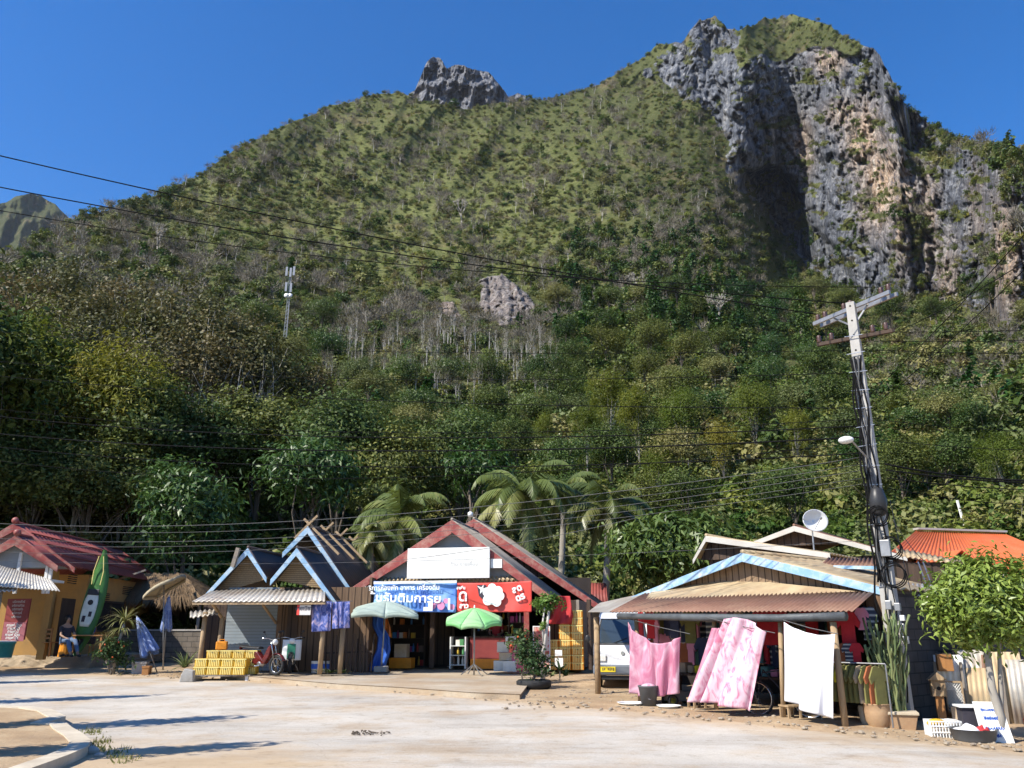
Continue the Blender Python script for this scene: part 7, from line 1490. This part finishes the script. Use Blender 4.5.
# pots and cactus near the pole
def pot(label, px, py, prof, mat, name='clay_pot', n=22):
    g = gnd(px, py); t = thing(name, label, 'pot', g, 0); MB().lathe(prof, (0, 0, 0), n, close=False).build('pot_body', mat, t, smooth=True); MB().lathe([(prof[-1][0] * .96, prof[-1][1] - .04), (.001, prof[-1][1] - .035)], (0, 0, 0), n, close=False).build('soil', 'bank', t); return g
pot('narrow cement pot left of the wide clay pot', 869, 726, [(.10, 0), (.13, .1), (.15, .3), (.13, .34)], 'cement_pot'); g = pot('wide rounded clay pot with a small fern', 880, 728, [(.15, 0), (.22, .12), (.24, .28), (.23, .38), (.25, .4), (.22, .4)], 'terracotta'); bladeplant('pot_fern', 'small fern growing from the wide clay pot', 'plant', g + V3((0, 0, .36)), [((0, 0, 0), 30, .25, .015, .9, .7)], [], 'leaf_garden', seed=12)
g = gnd(902, 729); t = thing('square_planter', 'square cement planter at the foot of the power pole', 'planter', g, R_(-20)); MB().prism([(-.2, -.2, 0), (.2, -.2, 0), (.26, -.24, .24), (-.26, -.24, .24)], (0, .42, 0)).build('planter_body', 'terracotta', t, bevel=.01); MB().box(-.28, .28, -.27, .22, .242, .29).build('lip', 'cement_pot', t, bevel=.01)
t = thing('tall_cactus', 'tall many stemmed cactus growing against the power pole', 'cactus', g + V3((-.05, .1, .2)), 0); r = random.Random(4)
for i in range(34):
    a1 = r.uniform(0, 6.28); q = r.uniform(.05, .22); h1 = r.uniform(.8, 1.75); le_ = r.uniform(.04, .30); bx, by = q * math.cos(a1), q * .7 * math.sin(a1); pts = []; n_ = 9
    for j in range(n_ + 1): f_ = j / n_; pts.append((bx + le_ * math.cos(a1) * f_ ** 1.6 + .02 * math.sin(j * 2 + i), by + le_ * .7 * math.sin(a1) * f_ ** 1.6, h1 * f_))
    mb = MB().tube(pts, [.021 + .005 * ((j % 2)) for j in range(n_ + 1)], 5)
    for _ in range(3):
        k = r.randrange(3, n_); p = V3(pts[k]); d = V3((r.uniform(-.12, .12), r.uniform(-.1, .05), r.uniform(.15, .34))); mb.tube([p, p + d * .6 + V3((d.x * .3, 0, 0)), p + d], [.016, .018, .008], 5)
    mb.build('stem', 'cactus_skin', t, smooth=True)
b_ = gnd(905, 715); t = thing('leaning_stick', 'bleached stick leaning against the tall cactus', 'stick', b_, 0); q = at(877, 679, b_.y - .2) - b_; MB().tube([(0, 0, 0), q * .5 + V3((0, 0, .02)), q], .018, 6).build('stick', 'bark_white', t)
# ---------------------------------------------------------------- power pole
gp_ = gnd(906, 726); top = at(853, 303, gp_.y); Hh = top.z - gp_.z; t = thing('power_pole', 'tapered grey concrete power pole with crossarms and tangled cables', 'pole', gp_, R_(-35)); fp = Fr(gp_, 35)
w0, w1 = .15, .085; MB().add([(-w0, -w0, -.3), (w0, -w0, -.3), (w0, w0, -.3), (-w0, w0, -.3), (-w1, -w1, Hh), (w1, -w1, Hh), (w1, w1, Hh), (-w1, w1, Hh)], [(0, 3, 2, 1), (4, 5, 6, 7), (0, 1, 5, 4), (1, 2, 6, 5), (2, 3, 7, 6), (3, 0, 4, 7)]).build('shaft', 'pole_concrete', t, bevel=.012)
mb = MB()
for k in range(16): z = 3.2 + k * .32; mb.lathe([(.02, 0), (.02, .004)], (0, -w0 + (w0 - w1) * z / Hh - .004, z), 8, axis='y')
mb.build('bolt_holes', 'black_gap', t)
Rz = Matrix.Rotation(R_(35), 4, 'Z')
def lp(px, py, Y): return Rz @ (at(px, py, Y) - gp_)
za = Hh - .12; aL_, aR_ = at(817, 322, gp_.y + 1.0), at(894, 296, gp_.y - .75); aL_.z = aR_.z = (aL_.z + aR_.z) / 2; A1, A2 = Rz @ (aL_ - gp_), Rz @ (aR_ - gp_); dv = (A2 - A1).normalized(); nv = dv.cross(V3((0, 0, 1)))
arm = MB().bar(A1 - nv * .11, A2 - nv * .11, .05, .08).bar(A1 + nv * .11, A2 + nv * .11, .05, .08).build('crossarm', 'galv', t); cen = (A1 + A2) * .5; ce2 = A1.lerp(A2, .46)
for s_ in (-.45, .45): MB().bar(ce2 + dv * s_, V3((0, 0, ce2.z - .42)), .03).build('brace', 'galv', t)
def insul(pos, nm='insulator', ax_='z', par=None): return MB().lathe([(.02, 0), (.06, .02), (.035, .05), (.06, .08), (.035, .11), (.055, .14), (.02, .17)], tuple(pos), 12, axis=ax_).build(nm, 'insulator', par or t, smooth=True)
ATT = {}
for k, f_ in enumerate((.02, .12, .38, .47, .86, .95)):
    p = A1.lerp(A2, f_) + V3((0, 0, .06)); insul(p); ATT[k] = gp_ + Rz.inverted() @ (p + V3((0, 0, .17)))
zb = lp(857, 338, gp_.y).z; MB().bar((-.75, -.02, zb), (.75, -.02, zb), .07, .07).build('lower_crossarm', 'dark_wood', t)
for x in (-.7, -.45, .35, .6): insul((x, -.02, zb + .03))
for k, (px, py) in enumerate(((878, 516), (890, 548), (893, 575))):
    p = lp(px, py, gp_.y - .25); MB().torus(p, .17 + .02 * k, .012, 'y', 30, 6).torus(p + V3((.03, .02, -.03)), .16 + .02 * k, .010, 'y', 30, 6).torus(p + V3((-.02, .03, .03)), .17 + .02 * k, .01, 'y', 30, 6).build('cable_coil', 'cable', t, smooth=True)
r = random.Random(6)
for k in range(9):
    pts = []; x0 = r.uniform(-.2, .2); y0 = -.16 - r.uniform(0, .06)
    for i in range(26): f_ = i / 25; z = .4 + (Hh - 1.6) * f_; pts.append((x0 * (1 - .4 * f_) + .03 * math.sin(i * 1.3 + k) + (.0), y0 * (1 - .35 * f_) + .02 * math.sin(i * .9 + k * 2), z))
    if k > 3: pts = pts[8:]
    MB().tube(pts, .011 + .004 * (k % 3), 5).build('riser_cable', ('cable', 'cable_grey', 'cable')[k % 3], t, smooth=True)
mb = MB(); p = lp(878, 503, gp_.y - .1); mb.lathe([(.08, 0), (.15, .06), (.17, .3), (.12, .5), (.06, .56)], (p.x, p.y, p.z - .25), 12); mb.build('splice_closure', 'black_plastic', t, smooth=True)
for (px, py, w_, h_, mt) in ((897, 607, .10, .14, 'galv'), (902, 618, .08, .1, 'white_plastic'), (901, 628, .11, .15, 'galv'), (905, 640, .1, .13, 'white_plastic'), (888, 605, .1, .16, 'galv'), (885, 548, .17, .3, 'galv')):
    p = lp(px, py, gp_.y - .28); MB().box(p.x - w_ / 2, p.x + w_ / 2, p.y, p.y + .12, p.z - h_ / 2, p.z + h_ / 2).build('meter_box', mt, t, bevel=.01)
p = lp(846, 440, gp_.y - .5); q = V3((0, -.1, lp(866, 462, gp_.y).z)); MB().tube([q, q.lerp(p, .5) + V3((0, 0, .06)), p + V3((.05, 0, .05))], .018, 6).build('lamp_arm', 'galv', t); MB().sphere(p, .13, 14, 10, (1.1, .8, .55)).build('lamp_head', 'white_plastic', t, smooth=True)
for k in range(14):
    z = 2.4 + k * .38; MB().bar((-.17, -.15, z), (.17, -.14, z + r.uniform(-.03, .03)), .012).build('pole_band', 'steel', t)
# brown plank leg beside the pole
# ---------------------------------------------------------------- cables
def cable(label, p, q, sag, r_=.011, mat='cable', group=None, name='power_cable', n=24):
    p, q = V3(p), V3(q); t = thing(name, label, 'cable', p, 0, group); pts = []
    for i in range(n + 1): f_ = i / n; x = p.lerp(q, f_) - p; x.z -= sag * 4 * f_ * (1 - f_); pts.append(x)
    MB().tube(pts, r_ * .8, 5).build('strand', mat, t, smooth=True); return t
def cable_px(label, left, right, sag, r_=.011, **kw): return cable(label, at(*left), at(*right), sag, r_, **kw)
Yp = gp_.y
cable('uppermost thick power cable slanting down from the left sky to the pole', at(-120, 127, 13.5), ATT[0], .25, .016); cable('second power cable slanting across the hillside to the pole top', at(-120, 163, 13.5), ATT[2], .35, .015); cable('third and thinnest slanting power cable crossing the hillside', at(-120, 188, 14.5), ATT[4], .55, .011)
GW = 'bundle of cables crossing the lower forest'
for k, (yl, yr, Yl, sg, rr_) in enumerate(((352, 372, 27, .5, .010), (366, 408, 27, .4, .012), (405, 425, 25, .6, .016), (424, 436, 25, .55, .020), (436, 452, 25, .6, .014), (322, 350, 30, .5, .008), (396, 418, 26, .7, .009), (447, 440, 26, .9, .010))):
    cable_px('dark cable crossing the forest at mid height, number %s from the top' % ('one two three four five six seven eight'.split()[k]), (-90, yl, Yl), (864 + (yr - 305) * .13, yr, Yp), sg, rr_, group=GW)
for k, (yl, yr, Yl, sg, rr_) in enumerate(((517, 455, 27, .75, .017), (521, 462, 27, .8, .012), (531, 468, 27, .8, .014), (537, 476, 27, .75, .012), (546, 482, 27, .7, .012), (556, 540, 28, .35, .009))):
    cable_px('pale cable sagging just above the house roofs, number %s from the top' % ('one two three four five six'.split()[k]), (-90, yl, Yl), (876, yr, Yp), sg, rr_ * .55, mat='cable_grey', group='cables sagging above the roofs')
for k, (y0, y1, Yr, sg, rr_) in enumerate(((332, 326, 20, .05, .010), (341, 336, 20, .06, .010), (350, 350, 19, .08, .010), (420, 428, 20, .15, .009), (440, 446, 20, .15, .010), (464, 474, 16, .22, .024), (470, 482, 16, .12, .02), (478, 490, 16, .1, .012), (488, 500, 17, .2, .010))):
    cable_px('cable running right from the power pole, number %s counted from the top' % ('one two three four five six seven eight nine'.split()[k]), (868 + (y0 - 332) * .13, y0, Yp), (1130, y1, Yr), sg, rr_, group='cables right of the pole')
for k, (a_, b_) in enumerate((((866, 398), (1100, 148)), ((878, 402), (1110, 182)), ((900, 330), (1110, 205)))):
    cable_px('cable rising steeply to the upper right across the cliff, the %s one' % ('first second third'.split()[k]), (*a_, Yp + 3), (*b_, 9), .12, .010, group='cables rising across the cliff')
for k, (a_, b_) in enumerate((((640, 517), (400, 560)), ((890, 500), (912, 596)), ((893, 520), (930, 565)))):
    cable_px('service drop wire to a house, the %s one' % ('long slack shorter shortest'.split()[k]), (*b_, (26, 16, 17)[k]), (*a_, (22, 16, 16.2)[k]), .12, .009, mat='cable_grey', name='drop_wire')
# mast on the hillside
p, d = P3(284, 356); zc = p.y * CT + (p.z - EYE) * ST; hm_ = 94 * zc / F_PX; t = thing('antenna_mast', 'thin white lattice antenna mast with panel antennas on the wooded slope', 'mast', p, 0); s_ = hm_ / 30
mb = MB()
for x, y in ((-.8, -.6), (.8, -.6), (0, .8)): mb.bar((x * s_ * .7, y * s_ * .7, 0), (x * .35 * s_, y * .35 * s_, hm_), .12 * s_)
for k in range(22):
    z0_, z1_ = hm_ * k / 22, hm_ * (k + 1) / 22; f0, f1 = .7 - .35 * k / 22, .7 - .35 * (k + 1) / 22; C3 = ((-.8, -.6), (.8, -.6), (0, .8))
    for q in range(3): a1, b1 = C3[q], C3[(q + 1) % 3]; mb.bar((a1[0] * s_ * f0, a1[1] * s_ * f0, z0_), (b1[0] * s_ * f1, b1[1] * s_ * f1, z1_), .09 * s_)
mb.build('lattice', 'galv', t)
for (x, y, z) in ((-1.2, -.8, .965), (1.2, -.8, .97), (.2, -1.0, .95), (-.9, -.9, .78), (.7, -1.0, .77)): a_ = MB().box((x - .35) * s_, (x + .35) * s_, (y - .2) * s_, (y + .1) * s_, (z * 30 - 1.6) * s_, (z * 30 + 1.6) * s_).build('panel_antenna', 'galv', t)
for x in (-.6, .6): MB().lathe([(.8 * s_, 0), (.7 * s_, .3 * s_)], (x * s_, -.9 * s_, hm_ * .68), 16, axis='y').build('dish', 'white_plastic', t, smooth=True)
# satellite dish
p = at(813, 521, 25.5); t = thing('satellite_dish', 'white round satellite dish standing on the roof ridge', 'satellite dish', p, R_(8)); MB().grid(lambda i, j: V3((.42 * j * math.cos(6.283 * i), .16 * j * j - .0, .34 * j * math.sin(6.283 * i))), 28, 6).build('reflector', 'white_plastic', t, smooth=True, solid=.01).rotation_euler = (0, 0, R_(180)); MB().tube([(0, -.01, -.3), (.0, -.5, .02)], .01, 6).sphere((0, -.5, .02), .045, 8, 6).build('feed_arm', 'galv', t); MB().tube([(0, .1, 0), (.02, .15, -.35), (-.02, .1, -1.1)], .025, 6).build('mast', 'galv', t)
# ---------------------------------------------------------------- right edge
gt = gnd(1003, 744); t = thing('garden_tree', 'bright green bushy tree on a crooked trunk before the rusty sheet fence', 'tree', gt, 0); Yt = gt.y; cpt = at(990, 617, Yt); zcc = Yt * CT; rx_ = 54 * zcc / F_PX; ctr = cpt - gt; H_t = ctr.z
cm, cs = crown_mesh(501, (rx_ * 1.02, rx_ * .9, 70 * zcc / F_PX), 150, 96, .13, .045, 'leaf_garden', H_t, 'dome', .15, droop=.2); cs2 = [V3((c[0] + ctr.x, c[1], c[2])) for c in cs]; o = bpy.data.objects.new('crown', cm); C.objects.link(o); o.parent = t; o.location = (ctr.x, 0, 0)
mb = MB(); pts = [(0, 0, -.1), (.03, 0, .4), (-.02, .02, .8), (.0, .02, H_t * .75), (ctr.x * .7, 0, H_t)]; mb.tube(pts, [.085, .07, .06, .05, .03], 8); mb.tube([(-.02, 0, .1), (.12, .05, .7), (.2, .05, H_t * .7), (.3, 0, H_t)], [.05, .04, .03, .015], 7)
for q in r.sample(range(len(cs2)), 20): b2 = V3(pts[3]).lerp(V3(pts[4]), r.uniform(0, .7)); mb.tube([b2, b2.lerp(cs2[q], .5) + V3((0, 0, .05)), cs2[q]], [.025, .016, .006], 5)
mb.build('trunk', 'bark_pale', t, smooth=True)
# fence of mixed sheets behind it
ff = Fr(gnd(975, 728) + V3((0, .6, 0)), 18); t = fthing(ff, 'sheet_fence', 'patchwork fence of rusty and pale corrugated sheets behind the garden tree', 'fence')
for i, (x0, y0, x1, y1, mt, dv_, tl_) in enumerate(((938, 690, 962, 655, 'white_paint', -.03, 0), (957, 728, 986, 668, 'tan_sheet', .0, 2), (970, 712, 990, 650, 'iron_sheet', .05, -3), (986, 722, 1003, 655, 'rust_sheet', .03, 4), (1000, 728, 1022, 652, 'tan_sheet', .0, -2), (1016, 735, 1060, 660, 'iron_sheet', -.02, 1), (1050, 735, 1100, 655, 'rust_sheet', .02, 1))):
    a_, b_ = ff.L(x0, y0, dv_), ff.L(x1, y1, dv_); z0_ = a_.z if i == 0 else -.1; k = R_(tl_) ; dx_ = (b_.z - z0_) * math.tan(k)
    MB().corr((a_.x, dv_, z0_), (b_.x, dv_, z0_), (b_.x + dx_, dv_, b_.z), (a_.x + dx_, dv_, b_.z), max(4, int((b_.x - a_.x) / .09)), .012, 4).build('sheet', mt, t, smooth=True, solid=.006)
for px in (938, 964, 1004): p = ff.L(px, 700, -.06); MB().bar((p.x, -.06, -.1), (p.x + .03, -.06, ff.L(px, 662, -.06).z), .05).build('post', 'grey_timber', t)
# spirit house like wooden post box
p = ff.L(943, 724, -.5); t, f = FT(ff, 'wooden_shrine', 'narrow weathered wooden post with a small pitched box', 'shrine', at_=(p.x, -.5)); zt_ = f.L(943, 672, 0).z; MB().box(-.07, .07, -.06, .06, 0, zt_ * .55).build('post', 'orange_wood', t); MB().box(-.12, .12, -.1, .1, zt_ * .55, zt_ * .85).build('box', 'timber', t, bevel=.01); MB().prism([(-.16, -.14, zt_ * .852), (.16, -.14, zt_ * .852), (0, -.14, zt_)], (0, .28, 0)).build('roof', 'timber', t); MB().lathe([(.035, 0), (.035, .006)], (0, -.102, zt_ * .7), 12, axis='y').build('opening', 'black_gap', t)
t, f = FT(ff, 'lattice_panel', 'small white lattice panel leaning beside the wooden post', 'panel', at_=(ff.L(955, 720, -.2).x, -.2)); mb = MB(); a_, b_ = f.L(949, 712, 0), f.L(961, 682, 0); n_ = 6
for k in range(-n_, n_): 
    for sg in (-1, 1):
        x = a_.x + (b_.x - a_.x) * k / n_; L_ = b_.z - a_.z; x2 = x + sg * L_ * .8
        pa, pb = V3((x + (b_.x - a_.x) * (0 if sg > 0 else 1), 0, a_.z)), V3((x2 + (b_.x - a_.x) * (0 if sg > 0 else 1), 0, b_.z)); lo, hi = min(a_.x, b_.x), max(a_.x, b_.x); d = pb - pa; t0, t1_c = 0.0, 1.0
        for q_, lim in ((lo, 1), (hi, -1)):
            tt_ = (q_ - pa.x) / d.x
            if (d.x > 0) == (lim > 0): t0 = max(t0, tt_)
            else: t1_c = min(t1_c, tt_)
        if t1_c - t0 > .05: mb.bar(pa + d * t0 + V3((0, .01 * sg, 0)), pa + d * t1_c + V3((0, .01 * sg, 0)), .02, .01)
mb.build('lattice', 'white_paint', t); mb = MB()
for p_, q_ in (((a_.x, 0, a_.z), (a_.x, 0, b_.z)), ((b_.x, 0, a_.z), (b_.x, 0, b_.z)), ((a_.x, 0, b_.z), (b_.x, 0, b_.z)), ((a_.x, 0, a_.z), (b_.x, 0, a_.z))): mb.bar(p_, q_, .03, .03)
mb.build('frame', 'timber', t); MB().box(a_.x - .02, b_.x + .02, .05, .09, 0, a_.z).build('base', 'orange_wood', t)
box_thing(ff, 950, 700, -.15, .26, .2, .3, 'orange_wood', 'brown wooden box hung above the lattice panel', ff.L(950, 672, -.15).z - .05)
# plastic basket, basin, sign board, red pot
g = gnd(945, 738); t = thing('plastic_basket', 'pale grey slotted plastic basket at the dirt verge', 'basket', g, R_(-10)); w_, d_, h_ = .48, .34, .27; mb = MB()
for k in range(12): x = -w_ / 2 + k * w_ / 11; mb.box(x - .009, x + .009, -d_ / 2, -d_ / 2 + .012, 0, h_).box(x - .009, x + .009, d_ / 2 - .012, d_ / 2, 0, h_)
for k in range(8): y = -d_ / 2 + k * d_ / 7; mb.box(-w_ / 2, -w_ / 2 + .012, y - .008, y + .008, 0, h_).box(w_ / 2 - .012, w_ / 2, y - .008, y + .008, 0, h_)
for z in (0, .09, .18, h_ - .02): mb.box(-w_ / 2 - .004, w_ / 2 + .004, -d_ / 2 - .006, -d_ / 2 + .01, z, z + .02).box(-w_ / 2 - .004, w_ / 2 + .004, d_ / 2 - .01, d_ / 2 + .006, z, z + .02)
mb.box(-w_ / 2, w_ / 2, -d_ / 2, d_ / 2, .0, .008); mb.build('basket_body', 'white_plastic', t)
for k, (mt, lb) in enumerate((('crate_yellow', 'yellow bag lying in the plastic basket'), ('white_carton', 'crumpled white paper in the plastic basket'))): o_ = MB().sphere((0, 0, 0), .13, 12, 8, (1.2, .9, .55)).build('basket_filling', mt, None, smooth=True); o_.location = g + V3((-.1 + k * .2, 0, .22)); tag(o_, lb, 'bag')
g = gnd(975, 743); t = thing('black_basin', 'wide black rubber basin with white wet cloths in it', 'basin', g, 0); MB().lathe([(.24, 0), (.30, .06), (.33, .2), (.35, .21), (.31, .2), (.28, .06), (.001, .04)], (0, 0, 0), 28, close=False).build('basin_body', 'grey_plastic', t, smooth=True)
for (x, y, s_, mt, lb) in ((-.08, 0, .2, 'sheet_white', 'crumpled white cloth heaped in the black basin'), (.16, .02, .12, 'red_cloth', 'small red cloth beside the white one in the basin')): o_ = MB().grid(lambda i, j: V3((s_ * (.02 + j) * math.cos(6.283 * i), s_ * (.02 + j) * math.sin(6.283 * i), .09 * (1 - j) + .025 * math.sin(i * 19 + j * 7))), 28, 8).build('wet_cloth', mt, None, smooth=True, solid=.01); o_.location = g + V3((x, y, .17)); tag(o_, lb, 'cloth')
g = gnd(1000, 744); t = thing('leaning_sign', 'white board with loose blue lettering leaning on a dark box', 'sign', g + V3((-.06, 0, 0)), R_(-12)); b1 = MB().prism([(-.2, -.1, 0), (.24, -.1, 0), (.18, .08, .6), (-.22, .08, .6)], (0, .02, 0)).build('board', 'white_paint', t)
for row, (z, n_, w_) in enumerate(((.48, 7, .13), (.36, 6, .11), (.22, 5, .14), (.12, 4, .08))):   # loose handwriting, unreadable in the photo
    k0 = row * 1.7; pts = [(-w_ + 2 * w_ * i / 30, -.103 + z * .3, z + .028 * math.sin(i * n_ * .32 + k0) + .012 * math.sin(i * 1.9 + k0)) for i in range(31)]
    MB().tube(pts, .006, 4).build('handwriting', 'tarp_blue', t)
t = thing('dark_box', 'dark open box behind the leaning white board', 'box', g + V3((-.1, .3, 0)), R_(-12)); MB().box(-.26, .2, -.1, .2, 0, .5).build('box_body', 'dark_cloth', t); MB().box(-.3, .24, -.14, .24, .502, .53).build('top', 'white_plastic', t)
g = gnd(1042, 744); t = thing('red_pot', 'dark red glazed pot at the right edge of the photo', 'pot', g, 0); MB().lathe([(.14, 0), (.2, .15), (.2, .35), (.16, .42), (.18, .44)], (0, 0, 0), 20).build('pot_body', 'maroon_board', t, smooth=True)
for k, (px, py) in enumerate(((967, 730), (978, 727))): box_thing(ff, px, py, -.35, .42, .3, .34, 'carton', ('brown flattened carton leaning on the rusty fence', 'taller brown carton behind the black basin')[k], rz=.15 * (k * 2 - 1))
# poles on the slope at the right
for (px, y0, y1, lb, mt) in ((968, 536, 500, 'short pale post leaning on the scrubby slope above the orange roof', 'white_paint'), (805, 362, 325, 'pale dead trunk stub beside the pole top', 'bark_white')):
    p, d = P3(px, y0); zc = p.y * CT + (p.z - EYE) * ST; t = thing('slope_post', lb, 'post', p, 0); MB().tube([(0, 0, -.3), (-.3, 0, (y0 - y1) * zc / F_PX)], .035 * zc / 20, 6).build('post', mt, t)
# foreground kerb litter
for (px, py, s_, lb) in ((90, 754, .09, 'grey stone lying against the kerb corner'), (99, 757, .05, 'small pale stone beside the kerb corner stone')):
    g = gnd(px, py); o = MB().sphere((0, 0, 0), s_, 9, 7, (1.4, 1, .7)).build('loose_stone', 'concrete', None); o.location = g + V3((0, 0, s_ * .4)); tag(o, lb, 'stone')
# ---------------------------------------------------------------- thin air
m, nt, b, out = new_mat('air'); nt.nodes.remove(b); v = N(nt, 'ShaderNodeVolumePrincipled'); v.inputs['Color'].default_value = (.80, .88, 1, 1); v.inputs['Density'].default_value = .00004; v.inputs['Anisotropy'].default_value = .2
nt.links.new(v.outputs[0], out.inputs['Volume'])
ho = MB().box(-5300, 5300, -4300, 5300, -23, 1100).build('haze', 'air', None); tag(ho, 'thin pale air between the shops and the mountain', kind='stuff')
